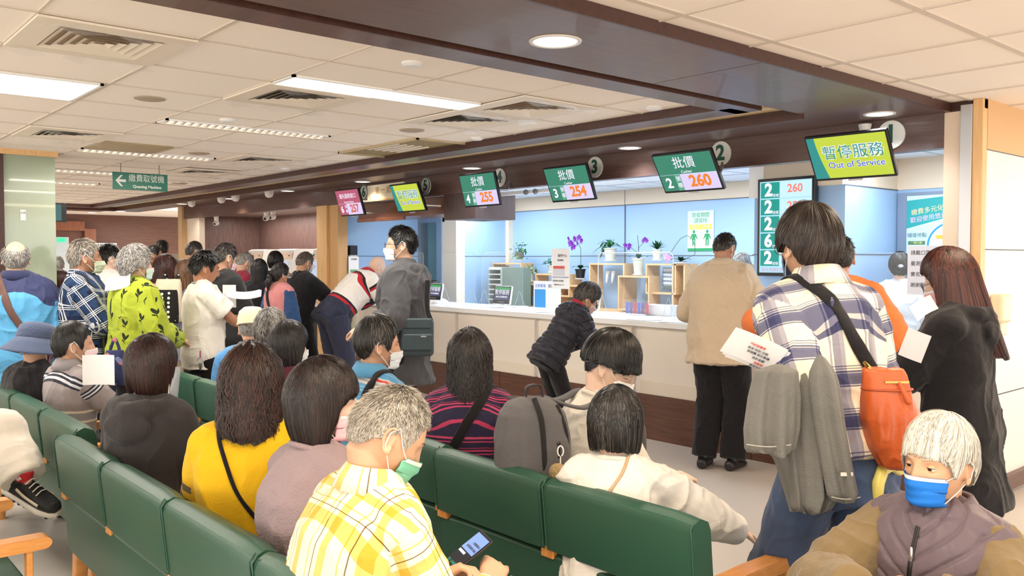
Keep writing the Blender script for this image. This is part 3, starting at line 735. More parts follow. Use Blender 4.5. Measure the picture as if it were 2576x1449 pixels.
    for i in range(2):
        sg = 1 if i == 0 else -1
        mb.tube([SH[i], (SH[i]+EL[i])/2, EL[i]], np.array([.046, .041, .035])*s, 12, rnd=True)
        mb.tube([EL[i], EL[i]*.65+WR[i]*.35, WR[i]], np.array([.036, .036, .0235])*s, 12, rnd=True)
        mb.tube([HJ[i], KN[i], AN[i]], np.array([.070, .048, .034])*s, 12, rnd=True)
    segs0 = []
    hd = []
    for i in range(2):
        sg = 1 if i == 0 else -1; d = nrm(WR[i]-EL[i])
        o = (hn[i] if hn and hn[i] else {}) if hn else {}
        n_ = ry@np.array(o.get('n', (sg*.9, -.1, .35) if pose == 'stand' and hands[i][2] < 0 else (sg*.3, 0, 1)), float)
        dd = ry@np.array(o['d'], float) if 'd' in o else d
        hand(mb, WR[i], nrm(dd), nrm(n_), o.get('side', sg*1), o.get('curl', hcurl), s*(.92 if fem else 1.0), thumb=o.get('thumb', 35))
    me = remesh(mb, min(vox, .0075) if hs else vox, 2 if vox > .004 else 2, 'body')
    me.materials.append(skin(skinc)); me.shade_smooth(); link('body', me, root, world=True)
    # ---- head pieces ----
    def hp_(v): return (np.asarray(v, float)*hs)@Rh.T+C
    if hair:
      for hd_ in (hair if isinstance(hair, list) else [hair]):
        hd_ = dict(hd_); style = hd_.pop('style'); m_ = hd_.pop('m')
        make_hair(None, root, Rh, C, hs, style, m_, seed=hash(label) % 97+1 if False else (len(label)*7+int(hx)) % 97+1, **hd_)
    if eyes or openeye:
        for sg in (-1, 1):
            mb = MB(); c = np.array([sg*.031, .0735, .003]); g_ = []
            mb.ell((0, 0, 0), (.0122,)*3, None, 24, 16)
            v = mb.v[0]; mi = []
            for f in mb.f:
                q = v[f].mean(0); mi.append(1 if q[1] > .0105 else 0)
            mb.mi = mi; mb.v = [(v+c)*hs@Rh.T+C]
            mb.build('eye', [mat('eye_white', (226, 216, 204), .2), mat('iris', (38, 26, 20), .1)], root, smooth=True, world=True)
            for (lo, hi) in ((.0022 if openeye else -.007, .014), (-.014, -.0052)):
                mb = MB(); P = []
                for z in np.linspace(lo, hi, 7):
                    z = max(min(z, .0128), -.0128); row = []
                    for a in np.linspace(-80, 80, 13):
                        aa = math.radians(a); zz = z*(1 if not openeye or abs(lo) > .006 or z > .006 else math.cos(aa)**1.2+.0)
                        rr = math.sqrt(max(.0136**2-zz**2, 1e-8)); row.append((sg*.031+rr*math.sin(aa), .0735+rr*math.cos(aa), .003+zz))
                    P.append(row)
                mb.grid(np.array(P)); mb.v = [hp_(q) for q in mb.v]
                o = mb.build('eyelid', skin(skinc), root, smooth=True, world=True)
                sm = o.modifiers.new('t', 'SOLIDIFY'); sm.thickness = .0012
            mb = MB(); zl = .0026 if openeye else -.0068
            pts = [hp_((sg*.031+.0140*math.sin(a), .0735+.0140*math.cos(a), .003+zl*(math.cos(a) if openeye else 1)-(0 if openeye else .002*math.cos(a)))) for a in np.linspace(-1.15, 1.15, 9)]
            mb.tube(pts, .0007, 6); mb.build('eyelashes', mat('lash', (40, 30, 28), .6), root, world=True)
    if eyes or openeye or brow is True or (glasses is None and vox < .007):
        for sg in (-1, 1):
            mb = MB(); pts = [hp_((sg*(.012+.034*t), .0935-.016*t**2, .0225+.006*math.sin(t*2.6))) for t in np.linspace(0, 1, 7)]
            mb.tube(pts, np.array([.0022, .0028, .003, .0028, .0024, .0018, .001])*hs, 7, flat=.7)
            mb.build('eyebrow', mat('brow_%d' % brow[0], brow, .8), root, smooth=True, world=True)
    if mask:
        mc, mst = mask if isinstance(mask[0], tuple) else (mask, 'flat')
        U = np.linspace(-1, 1, 25); Vv = np.linspace(0, 1, 19); P = []
        for v in Vv:
            z = -.016-.090*v if mst != 'tall' else -.010-.10*v; row = []
            for u in U:
                a = u*math.radians(64 if v > .1 else 58); tz = min(max(-z/.118, 0), 1)
                x = .0735*math.sin(a)*(1-.24*tz**1.3); y = (.104*math.cos(a)*(1-.06*tz)+.008*tz)
                y += .017*math.exp(-(x/.026)**2)*math.exp(-((z+.034)/.030)**2)+.003
                if v > .8: y -= .018*((v-.8)/.2)**2
                zc = z+(.006*abs(u)*(1 if v < .5 else -1)*(-1 if v < .5 else -1))
                y += .0012*math.cos(v*math.pi*7)
                if mst == 'kn': y += .012*math.exp(-(x/.03)**2)*math.exp(-((z+.05)/.03)**2)
                row.append((x, y, zc))
            P.append(row)
        mb = MB(); mb.grid(np.array(P)); mb.v = [hp_(q) for q in mb.v]
        bl = None
        mm = mat('mask_%d_%d_%d' % tuple(mc), mc, .75, sss=.0, bump=.15, bscale=400)
        o = mb.build('mask', mm, root, smooth=True, world=True); sd = o.modifiers.new('t', 'SOLIDIFY'); sd.thickness = .0016; sd.offset = 1
        P = np.array(P)
        if mst in ('flat', 'two'):
            mb = MB(); mb.grid(P[0:3]+np.array([0, .0012, .0])); mb.v = [hp_(q) for q in mb.v]
            mb.build('mask_edge', mat('mask_edge', (240, 240, 240), .7), o, smooth=True, world=True)
        for sg, ix in ((-1, 0), (1, -1)):
            e1, e2 = P[1][ix], P[-3][ix]
            pts = [e1, e1*.5+np.array([sg*.080, .01, .002])*.5+np.array([sg*.006, 0, .0]), np.array([sg*.083, -.004, .030]), np.array([sg*.088, -.022, .010]), np.array([sg*.084, -.016, -.020]), e2*.5+np.array([sg*.080, -.004, -.03])*.5+np.array([sg*.004, 0, 0]), e2]
            q = np.array(pts); mb = MB(); tt = np.linspace(0, len(q)-1, 22)
            sm_ = [hp_([np.interp(t, range(len(q)), q[:, k]) for k in range(3)]) for t in tt]
            mb.tube(sm_, .0013 if D and D < 4 else .0018, 6); mb.build('ear_loop', mat('loop', (238, 238, 236) if mc[0] > 60 else mc, .6), o, smooth=True, world=True)
    if glasses:
        gm = mat('frame_%d' % glasses[0], glasses, .3, .3)
        for sg in (-1, 1):
            mb = MB(); a = np.linspace(0, 2*math.pi, 25)[:-1]
            pts = [hp_((sg*.033+.023*math.cos(t), .113-.006*abs(math.cos(t))*(1 if sg*math.cos(t) > 0 else 0), .001+.018*math.sin(t))) for t in a]; pts.append(pts[0])
            mb.tube(pts, .0013, 7, cap=False); fr = mb.build('glasses_rim', gm, root, smooth=True, world=True)
            mb = MB(); mb.poly(pts[:-1]); mb.build('lens', mat('lens', (250, 252, 255), .02, alpha=.14, spec=.8), fr, world=True)
            mb = MB(); mb.tube([hp_((sg*.056, .108, .006)), hp_((sg*.074, .085, .008)), hp_((sg*.083, -.005, .006)), hp_((sg*.083, -.022, -.008))], .0013, 6)
            if sg == 1: mb.tube([hp_((-.011, .116, .004)), hp_((0, .119, .007)), hp_((.011, .116, .004))], .0012, 6)
            mb.build('glasses_temple', gm, root, smooth=True, world=True)
    # ---- clothes ----
    inw = ry@np.array([0., 1, 0])
    if pants:
        mb = MB(); t_ = pants.get('t', .012); torso(mb, t_, -.16, .09)
        for i in range(2):
            r_ = np.array([.086, .068, .055])*(1+(fat-1)*.5)+t_; K2 = HJ[i]*.5+KN[i]*.5; A2 = KN[i]*.5+AN[i]*.5
            end = AN[i]+(KN[i]-AN[i])/np.linalg.norm(KN[i]-AN[i])*pants.get('short', .0)
            mb.tube([HJ[i], K2, KN[i], A2, end+np.array([0, 0, .0])], np.array([r_[0]+.004, (r_[0]+r_[1])/2, r_[1], (r_[1]+r_[2])/2-.002, r_[2]])*s, 16, rnd=False)
            mb.ell(KN[i], (r_[1]*s,)*3)
        sg_ = [(sp(0), sp(.2), .15*s, -inw, 0, 0)]+[x for i in range(2) for x in ((HJ[i], KN[i], .075*s, rgt*(-1 if i == 0 else 1), 1, 0), (KN[i], AN[i], .06*s, rgt*(-1 if i == 0 else 1), 1, -.43*s))]
        cloth('trousers', mb, vox*1.15, pants['m'], root, sg_, wr=pants.get('wr', .006), seed=hx*.01, fold=[(KN[0], .09, .002), (KN[1], .09, .002)])
        if not pants.get('noshoe'):
            for i in range(2):
                fd = ry@np.array([.12 if i == 0 else -.12, 1, 0]); fd = nrm(fd); base = np.array([AN[i][0], AN[i][1], AN[i][2]-.085])
                if pants.get('fd') and i == 0: fd = nrm(ry@np.array(pants['fd'], float))
                up = np.array([0, 0, 1.]); sd_ = np.cross(fd, up)
                mb = MB(); cs = [(-.075, .030, .025, .035), (-.06, .036, .038, .04), (-.01, .038, .045, .045), (.06, .041, .036, .036), (.12, .046, .026, .027), (.165, .038, .020, .022), (.185, .02, .012, .016)]
                mb.loft([base+fd*a*s+up*(z) for a, w_, h_, z in cs], [sd_]*7, [up]*7, [w_*s for a, w_, h_, z in cs], [h_ for a, w_, h_, z in cs], 18, 2.6)
                mb.tube([base+up*.05, base+up*.10], [.040*s, .042*s], 14)
                mm_ = remesh(mb, .007, 2, 'shoe'); mm_.materials.append(mat('shoe_%d_%d' % (shoes[0], shoes[1]), shoes, .4, bump=.1)); mm_.shade_smooth(); link('shoe', mm_, root, world=True)
    out = dict(root=root, C=C, Rh=Rh, hs=hs, EL=EL, WR=WR, SH=SH, sp=sp, ph=ph, ry=ry, tdir=tdir, fwd=fwd, rgt=rgt, s=s, G=G, hp=hp_, KN=KN, AN=AN, HJ=HJ)
    segsT = [(sp(0), sp(.40), .16*s*fat, inw, 0, 0.)]
    for i in range(2):
        sd_ = rgt*(-1 if i == 0 else 1); La = np.linalg.norm(EL[i]-SH[i])
        segsT += [(SH[i], EL[i], .065*s, sd_, 1, .40), (EL[i], WR[i], .055*s, sd_, 1, .40-La)]
    out['segs'] = segsT
    def make_top(tp, nm):
        t_ = tp.get('t', .014); hem = tp.get('hem', -.16 if pose == 'stand' else -.12); mb = MB(); torso(mb, t_, hem, tp.get('q1', .47), extra=tp.get('flare', .0))
        sl = tp.get('sleeve', 'long'); ts = tp.get('ts', t_)
        for i in range(2):
            if sl == 'none':
                mb.ell(SH[i]-tdir*.012-rgt*(.02 if i == 0 else -.02), np.array([.050, .056, .052])*s+t_*.6); continue
            mb.ell(SH[i]+tdir*.0, np.array([.050, .050, .050])*s+ts*.75)
            up_ = [SH[i], (SH[i]+EL[i])/2, EL[i]]
            if sl == 'short':
                q = SH[i]*.35+EL[i]*.65
                mb.tube([SH[i], (SH[i]+q)/2, q], np.array([.052, .055, .058])*s+ts*np.array([.8, 1, 1]), 16)
            else:
                fr = tp.get('cuff', 1.0); Wc = EL[i]+(WR[i]-EL[i])*fr
                if fr <= 1.0 and fr > .95: Wc = EL[i]+(WR[i]-EL[i])*.98
                mb.tube(up_, np.array([.050, .051, .048])*s+ts*np.array([.75, 1, 1]), 16, rnd=True)
                mb.tube([EL[i], EL[i]*.6+Wc*.4, Wc], np.array([.048, .047, .034 if tp.get('tight', 1) else .045])*s+ts*np.array([1, 1, .55]), 16, rnd=False)
                mb.ell(EL[i], np.array([1, 1, 1])*(.047*s+ts))
        # trapezius
        mb.tube([SH[0]+tdir*.015*s, sp(.435), SH[1]+tdir*.015*s], np.array([.045, .062, .045])*s+t_*.6, 14, rnd=True)
        if tp.get('hood'):
            c0 = sp(.44, -.075-t_)
            hk = tp['hood']
            mb.tube([sp(.415, .045, .088), sp(.438, -.03, .098), sp(.430, -.085, .075), sp(.415, -.108, 0), sp(.430, -.085, -.075), sp(.438, -.03, -.098), sp(.415, .045, -.088)], np.array([.012, .020, .027, .031, .027, .020, .012])*s*hk+t_*.25, 14, rnd=True)
            mb.ell(sp(.365, -.098-t_*.9), np.array([.098, .024, .058])*s*hk, np.stack([rgt, fwd, tdir], 1))
        o = cloth(nm, mb, tp.get('vox', vox*1.1), tp['m'], root, segsT, smooth=int((8 if tp.get('hood') else 5)*(.006/vox)**.5)+1, wr=tp.get('wr', .007), wk=tp.get('wk', 9), seed=hx*.013, quilt=tp.get('quilt'), fold=[(EL[0], .10, tp.get('ef', .003)), (EL[1], .10, tp.get('ef', .003))])
        if tp.get('collar'):
            cm = tp['collar']; mb = MB(); n_ = 28; rows = []
            for (q, ra, rb, h) in [(.445, .074, .064, 0), (.475, .070, .062, 0), (.498, .068, .060, 0), (.500, .073, .066, 0), (.475, .090, .080, 1), (.445, .104, .090, 1)]:
                row = []
                for j in range(n_+1):
                    a = math.radians(22)+(2*math.pi-math.radians(44))*j/n_; ct = math.sin(a); cf = math.cos(a)
                    row.append(sp(q-.035*max(0, cf), cf*rb*1.02-.006, ct*ra))
                rows.append(row)
            mb.grid(np.array(rows)); o2 = mb.build('collar', cm, o, smooth=True, world=True)
            pa = o2.data.attributes.new('pat', 'FLOAT_VECTOR', 'POINT'); pa.data.foreach_set('vector', np.array([(j*.016+.02, .33+i_*.018, 0) for i_ in range(6) for j in range(n_+1)], np.float32).ravel()); sd = o2.modifiers.new('t', 'SOLIDIFY'); sd.thickness = .004
        if tp.get('neck'):
            mb = MB(); pts = [sp(.452-.02*math.cos(a), math.cos(a)*.066*(1 if not fem else .95)-.004, math.sin(a)*.074) for a in np.linspace(0, 2*math.pi, 33)]
            mb.tube(pts, .009, 10, cap=False); mb.build('neckband', tp['neck'], o, smooth=True, world=True)
        if tp.get('cuffm'):
            for i in range(2):
                d = nrm(WR[i]-EL[i]); q = WR[i]-d*.02
                mb = MB(); mb.tube([q-d*.035, q-d*.01, q+d*.012], np.array([.034, .036, .033])*s+ts*.4, 16); mb.build('cuff', tp['cuffm'], o, smooth=True, world=True, bevel=0)
        return o
    if top:
        if not isinstance(top, list): top = [top]
        for j, tp in enumerate(top): out['top%d' % j] = make_top(tp, tp.get('name', 'shirt'))
    return out
def strap(name, pts, wid, m, parent, th=.003, nrm_=None, sub=24, cr=True):
    """flat band through points; the flat side faces nrm_ (world vectors per point or one)"""
    P = np.array(pts, float); k = len(P); t = np.linspace(0, k-1, sub)
    def cat(t):
        i = min(int(t), k-2); f = t-i; p0 = P[max(i-1, 0)]; p1 = P[i]; p2 = P[i+1]; p3 = P[min(i+2, k-1)]
        return .5*((2*p1)+(-p0+p2)*f+(2*p0-5*p1+4*p2-p3)*f*f+(-p0+3*p1-3*p2+p3)*f**3)
    Q = np.array([cat(x) for x in t]); T = np.gradient(Q, axis=0); T /= np.linalg.norm(T, axis=1)[:, None]+1e-9
    N = np.array(nrm_, float)
    if N.ndim == 1: N = np.repeat(N[None], sub, 0)
    else: N = np.array([[np.interp(x, range(k), N[:, c]) for c in range(3)] for x in t])
    S_ = np.cross(T, N); S_ /= np.linalg.norm(S_, axis=1)[:, None]+1e-9; N = np.cross(S_, T)
    mb = MB(); mb.loft(Q, S_, N, np.full(sub, wid/2), np.full(sub, th), 8, 4)
    return mb.build(name, m, parent, smooth=True, world=True)

from mathutils.bvhtree import BVHTree
def bvh(obs):
    V = []; Fc = []
    for o in obs:
        M_ = Matrix.Identity(4); q = o
        while q is not None: M_ = q.matrix_basis @ M_; q = q.parent
        b_ = len(V); V += [M_ @ v.co for v in o.data.vertices]; Fc += [[i+b_ for i in p.vertices] for p in o.data.polygons]
    return BVHTree.FromPolygons(V, Fc)
def snap(tree, o, d, off=.003):
    h = tree.ray_cast(Vector(o), Vector(nrm(d)))
    if h[0] is None: return np.array(o), -nrm(d)
    n_ = np.array(h[1]); n_ = n_ if n_@nrm(d) < 0 else -n_
    return np.array(h[0])+n_*off, n_
def hug(p, name, qs, w_, m, off=.006, top='top0', far=.5, parent=None):
    """band that follows the garment: qs = list of (height, lateral, side) with side 'b' back, 'f' front, 't' top"""
    tr = bvh([p[k] for k in ('top0', 'top1') if k in p]); P = []; N = []
    Q = []
    for i in range(len(qs)-1):
        for f in np.linspace(0, 1, 7)[:-1]: Q.append((qs[i][0]*(1-f)+qs[i+1][0]*f, qs[i][1]*(1-f)+qs[i+1][1]*f, qs[i][2]*(1-f)+qs[i+1][2]*f))
    Q.append(qs[-1])
    for (q_, x_, a_) in Q:   # a_: angle from back (0) over the top (90) to the front (180)
        d = -p['fwd']*math.cos(math.radians(a_))+p['tdir']*math.sin(math.radians(a_)); c = p['sp'](q_, 0, x_); a, b = snap(tr, c+d*far, -d, off); P.append(a); N.append(b)
    P = np.array(P); 
    for _ in range(2): P[1:-1] = (P[:-2]+P[1:-1]*2+P[2:])/4
    return strap(name, P, w_, m, parent or p['root'], nrm_=N, sub=len(P)*2, th=.0022)
# ================= WAITING BENCHES =================
M_green = mat('green_vinyl', (48, 90, 72), .36, bump=.12, bscale=420, spec=.5, var=.10, vscale=3)
M_arm = wood('bench_wood', (214, 140, 66), (232, 164, 88), .35, 'Y', 4, 10, coat=.3)
def cushion(name, x0, x1, y0, y1, z0, z1, root, lean=0.0, r=.035, crown=.012):
    """padded block with a rounded top and piped seam; leans back with height"""
    mb = MB(); n = 9; P = []
    def prof(h):
        return [(y0, z0), (y0, z1-r), (y0+r*.3, z1-r*.3), (y0+r, z1), ((y0+y1)/2, z1+crown*.4), (y1-r, z1), (y1-r*.3, z1-r*.3), (y1, z1-r), (y1+crown*h, (z0+z1)/2), (y1, z0)]
    for i in range(n):
        t = i/(n-1); x = x0+(x1-x0)*t; h = math.sin(math.pi*t)**.5
        e = 1-(.35 if i in (0, n-1) else 0)
        row = []
        for (y, z) in prof(h):
            yy = (y0+y1)/2+(y-(y0+y1)/2)*(1-.10*(i in (0, n-1))); zz = z-(.008 if i in (0, n-1) and z > z0+.05 else 0)
            row.append((x, yy-(zz-z0)*lean, zz))
        P.append(row)
    P = np.array(P); mb.grid(P, cv=True, flip=True); mb.poly(P[0]); mb.poly(P[-1][::-1])
    o = mb.build(name, M_green, root, world=True, bevel=.006, seg=3)
    return o
def bench(x0, n, yb, label, pitch=.655, rz=0, group='linked waiting benches'):
    root = thing('waiting_bench', label, 'bench', (x0+n*pitch/2, yb+.25, 0), 0, group)
    for i in range(n):
        a, b = x0+i*pitch+.008, x0+(i+1)*pitch-.008
        cushion('backrest', a, b, yb+.0, yb+.10, .615, .86, root, lean=.10)
        cushion('seat', a+.02, b-.02, yb+.07, yb+.52, .37, .455, root, r=.02)
        for xx in (a, b-.0):
            mb = MB(); pts = [(xx, yb+.003-.10*(z-.615), z) for z in np.linspace(.63, .835, 6)]+[(xx, yb+.022-.10*.24, .856)]
            mb.tube(pts, .0028, 6)
            mb.build('piping', M_green, root, smooth=True, world=True)
    cushion('lower_back', x0+.01, x0+n*pitch-.01, yb+.03, yb+.075, .36, .60, root, lean=.06, r=.012)
    for i in range(n+1):
        x = x0+i*pitch; x = min(max(x, x0+.03), x0+n*pitch-.03)
        mb = MB()
        pr = [(yb+.06, .605), (yb+.06, .64), (yb+.30, .647), (yb+.50, .645)]+[(yb+.53+.028*math.sin(a), .6235+.0215*math.cos(a)) for a in np.linspace(.15, math.pi-.15, 7)]+[(yb+.50, .602)]
        P = np.array([[(xx, y, z) for y, z in pr] for xx in (x-.032, x+.032)]); mb.grid(P, cv=True, flip=True); mb.poly(P[0]); mb.poly(P[1][::-1])
        mb.build('armrest', M_arm, root, world=True, bevel=.01, seg=3)
        mb = MB().box(x-.03, x+.03, yb+.01, yb+.10, .585, .625); mb.build('wood_bracket', M_arm, root, world=True, bevel=.004)
        if i in (0, n) or (n > 3 and i == n//2):
            for (yy, dy) in ((yb+.08, -.03), (yb+.46, .02)):
                mb = MB(); top = np.array([x, yy, .40]); bot = np.array([x, yy+dy, 0.0])
                mb.loft([bot, top], [np.array([1., 0, 0])]*2, [np.array([0, 1., 0])]*2, [.022, .03], [.018, .03], 16, 6)
                mb.build('leg', M_arm, root, smooth=True, world=True)
        mb = MB().box(x-.022, x+.022, yb+.48, yb+.50, .40, .61); mb.build('arm_post', M_arm, root, world=True, bevel=.003)
    return root
bench(-6.06, 3, 1.03, 'green three-seat bench at the left edge, behind the person in the bucket hat', .663)
bench(-4.0, 4, .93, 'green bench in the front row under the yellow sweater and yellow plaid shirt', .65)
bench(-5.95, 5, 2.02, 'green five-seat bench in the second row under the cap and striped sweater', .64)
bench(-2.74, 2, 1.98, 'green two-seat bench at right, under the person in the white sweater', .63)
bench(-4.53, 2, .18, 'green bench in the bottom left corner of which only wooden arms show', .63)
bench(-6.9, 3, .18, 'green bench under the person with white trousers at the left edge', .63)
# ================= PEOPLE =================
H_black = hairmat((14, 12, 13), (40, 35, 35), .3, .34)
H_bmix = hairmat((24, 22, 23), (120, 116, 112), .2)
H_grey = hairmat((58, 56, 55), (172, 168, 162), .5)
H_salt = hairmat((84, 80, 76), (222, 214, 200), .55)
H_white = hairmat((160, 157, 150), (236, 230, 218), .7)
H_brown = hairmat((30, 16, 13), (78, 46, 36), .35)
H_red = hairmat((38, 17, 15), (96, 48, 38), .4)
H_lbrown = hairmat((70, 46, 30), (132, 96, 66), .4)
H_dk = hairmat((20, 17, 17), (66, 58, 55), .3)
S1 = (222, 180, 154); S2 = (206, 160, 132); S3 = (234, 198, 176); S4 = (184, 136, 110)
fb = fabric
navy = fb('navy_slacks', (38, 40, 54)); char = fb('charcoal', (48, 48, 54)); blk = fb('black', (26, 24, 27)); den = fb('denim', (84, 104, 142), .85, .35); gry = fb('grey_slacks', (74, 78, 88))
def yw(x, rel): return math.degrees(YAW)+math.degrees(math.atan((CX-x)/F))+rel
W_ = (244, 240, 228)
m, nt, sp_, a = pat_mat('yellow_plaid')
u = stripes(nt, sp_.outputs[0], .105, [(0, W_), (.22, (246, 208, 128)), (.46, W_), (.62, (130, 112, 76)), (.645, W_), (.80, (246, 210, 136)), (.84, W_)])
v = stripes(nt, sp_.outputs[1], .105, [(0, W_), (.20, (246, 206, 124)), (.46, W_), (.60, (130, 112, 76)), (.625, W_), (.80, (246, 210, 136)), (.84, W_)], .2)
setcol(nt, mixc(nt, u, v, 1.0, 'MULTIPLY')); P_yellow = m
m, nt, sp_, a = pat_mat('navy_plaid')
nv = (26, 38, 66); wl = (206, 208, 212)
st_ = [(0, nv), (.12, wl), (.17, nv), (.24, wl), (.29, nv), (.36, wl), (.41, (20, 26, 46)), (.7, (34, 56, 92))]
u = stripes(nt, sp_.outputs[0], .10, st_); v = stripes(nt, sp_.outputs[1], .10, st_, .3); setcol(nt, mixc(nt, u, v, 1.0, 'LIGHTEN')); P_navy = m
m, nt, sp_, a = pat_mat('blue_cream_plaid')
bl = (86, 92, 140); cr = (246, 240, 226); md = (168, 168, 186)
u = stripes(nt, sp_.outputs[0], .13, [(0, cr), (.30, md), (.42, (150, 150, 172)), (.62, cr), (.66, md), (.70, cr)])
v = stripes(nt, sp_.outputs[1], .13, [(0, cr), (.34, (70, 76, 122)), (.37, (190, 190, 200)), (.40, (76, 82, 128)), (.60, bl), (.66, (190, 190, 196)), (.68, (76, 82, 128)), (.72, cr), (.76, (110, 112, 140)), (.78, cr), (.82, (110, 112, 140)), (.84, cr)])
setcol(nt, mixc(nt, u, v, .92, 'MULTIPLY')); P_plaid = m
m, nt, sp_, a = pat_mat('magenta_stripe')
setcol(nt, stripes(nt, sp_.outputs[1], .052, [(0, (44, 40, 66)), (.34, (190, 66, 104)), (.44, (44, 40, 66)), (.60, (196, 70, 108)), (.74, (44, 40, 66)), (.86, (178, 60, 98)), (.92, (44, 40, 66))])); P_mag = m
m, nt, sp_, a = pat_mat('blue_polo')
setcol(nt, stripes(nt, sp_.outputs[1], .14, [(0, (92, 160, 206)), (.12, (190, 210, 220)), (.14, (92, 160, 206)), (.26, (190, 210, 220)), (.28, (92, 160, 206)), (.42, (214, 210, 206)), (.52, (170, 172, 176)), (.62, (214, 214, 212)), (.70, (210, 74, 74)), (.80, (214, 210, 206)), (.86, (92, 160, 206))], .55)); P_polo = m
m, nt, sp_, a = pat_mat('grey_polo')
setcol(nt, stripes(nt, sp_.outputs[1], .30, [(0, (148, 138, 138)), (.18, (44, 46, 58)), (.21, (200, 200, 206)), (.24, (44, 46, 58)), (.27, (200, 200, 206)), (.30, (44, 46, 58)), (.33, (148, 138, 138)), (.62, (226, 214, 196)), (.66, (150, 148, 152)), (.80, (226, 214, 196)), (.84, (148, 138, 138))], .10)); P_gpolo = m
m, nt, sp_, a = pat_mat('tricolour', .5)
setcol(nt, stripes(nt, sp_.outputs[1], 2.0, [(0, (42, 48, 70)), (.535, (196, 40, 52)), (.55, (36, 36, 46)), (.56, (240, 236, 232)), (.655, (196, 40, 52)), (.667, (36, 36, 46)), (.677, (240, 236, 232))], .5)); P_tri = m
m, nt, sp_, a = pat_mat('bald_polo', .6)
setcol(nt, stripes(nt, sp_.outputs[1], 2.0, [(0, (88, 158, 204)), (.652, (52, 58, 96)), (.9, (52, 58, 96))], .5)); P_bald = m
m, nt, sp_, a = pat_mat('lime_leaf')
def motif(m, nt, a, scale, base, ink, ell, ang):
    mp = nt.nodes.new('ShaderNodeMapping'); mp.inputs['Scale'].default_value = (scale, scale, 0); mp.inputs['Location'].default_value = (20, 20, 0)
    nt.links.new(a.outputs['Vector'], mp.inputs[0]); vo = nt.nodes.new('ShaderNodeTexVoronoi'); vo.inputs['Randomness'].default_value = .55; vo.inputs['Scale'].default_value = 1
    nt.links.new(mp.outputs[0], vo.inputs['Vector']); sb = nt.nodes.new('ShaderNodeVectorMath'); sb.operation = 'SUBTRACT'
    nt.links.new(mp.outputs[0], sb.inputs[0]); nt.links.new(vo.outputs['Position'], sb.inputs[1]); acc = None
    for (cx_, cy_, ex, ey, an) in ell:
        m2 = nt.nodes.new('ShaderNodeMapping'); m2.vector_type = 'TEXTURE'; m2.inputs['Location'].default_value = (cx_, cy_, 0); m2.inputs['Rotation'].default_value = (0, 0, math.radians(an)); m2.inputs['Scale'].default_value = (ex, ey, 1)
        nt.links.new(sb.outputs[0], m2.inputs[0]); ln = nt.nodes.new('ShaderNodeVectorMath'); ln.operation = 'LENGTH'; nt.links.new(m2.outputs[0], ln.inputs[0])
        lt = nt.nodes.new('ShaderNodeMath'); lt.operation = 'LESS_THAN'; lt.inputs[1].default_value = 1; nt.links.new(ln.outputs['Value'], lt.inputs[0])
        if acc is None: acc = lt.outputs[0]
        else:
            mx = nt.nodes.new('ShaderNodeMath'); mx.operation = 'MAXIMUM'; nt.links.new(acc, mx.inputs[0]); nt.links.new(lt.outputs[0], mx.inputs[1]); acc = mx.outputs[0]
    setcol(nt, mixc(nt, base, ink, acc))
motif(m, nt, a, 9, (160, 174, 52), (36, 44, 20), [(.06, .08, .10, .24, -25), (-.10, .02, .07, .2, 30), (0, -.24, .018, .16, 0), (.10, -.16, .05, .11, -60)], 0); P_lime = m
m, nt, sp_, a = pat_mat('yellow_sleeves')
ks = stripes(nt, sp_.outputs[1], .045, [(0, (232, 184, 30)), (.5, (112, 98, 78))]); bs = stripes(nt, sp_.outputs[1], 2.0, [(0, (128, 112, 86)), (.465, (232, 184, 30))], .5)
# striped below the shoulder on the arms only
th_ = nt.nodes.new('ShaderNodeMath'); th_.operation = 'LESS_THAN'; th_.inputs[1].default_value = .27; nt.links.new(sp_.outputs[1], th_.inputs[0])
mu = nt.nodes.new('ShaderNodeMath'); mu.operation = 'MULTIPLY'; nt.links.new(th_.outputs[0], mu.inputs[0]); nt.links.new(sp_.outputs[2], mu.inputs[1])
setcol(nt, mixc(nt, bs, ks, mu.outputs[0])); P_ysw = m
PE = {}
# ---- front row ----
PE['yp'] = person('person in a yellow and white plaid shirt, head bent over a phone', 972, 1092, 2.14, -4, 'sit', skinc=(222, 176, 144), hp=34, hyaw=-14, lean=8,
       hair=dict(style='crop', m=hairmat((104, 98, 92), (206, 198, 184), .5), n=13000, r=.00045, Tscale=.8), top=dict(m=P_yellow, t=.024, collar=P_yellow, wr=.008, ts=.02, ef=.005), pants=dict(m=navy),
       mask=((120, 196, 168), 'flat'), hands=[tuple(at(1222, 1478, D=2.26))+(1,), tuple(at(1088, 1462, D=2.22))+(1,)], hn=[dict(n=(.7, -.3, .3), d=(-.45, .75, .45), curl=48), dict(n=(-.6, -.4, .5), d=(.45, .75, .40), curl=42)], vox=.004, slump=.03, fat=1.08, brow=(90, 80, 72), legs=[None, None])
PE['mv'] = person('person with a dark bob, pink mask and mauve top, left of the yellow plaid shirt', 808, 1015, 2.50, 2, 'sit', 'f', skinc=S3, hp=8, hyaw=-30, lean=0,
       hair=dict(style='bob', m=hairmat((22, 14, 13), (62, 44, 40), .35), n=4500, r=.0008), top=dict(m=fb('mauve', (164, 144, 148), bump=.5, bscale=160), t=.016, wr=.007, neck=fb('mauve', (160, 138, 142))), pants=dict(m=char),
       mask=((250, 196, 206), 'flat'), vox=.005, slump=.03, fat=1.14)
PE['ys'] = person('person with long curly brown hair in a yellow sweater with striped sleeves', 632, 965, 2.92, yw(632, -10), 'sit', 'f', skinc=S1, hp=10, lean=1,
       hair=dict(style='curlylong', m=H_brown, n=4500, r=.0008, curly=1, Tscale=.75, back=.02, Lscale=.72), top=dict(m=P_ysw, t=.020, wr=.006, hem=-.20, ts=.02), pants=dict(m=fb('dark_weave', (40, 42, 58))), vox=.006, slump=.02, fat=1.1)
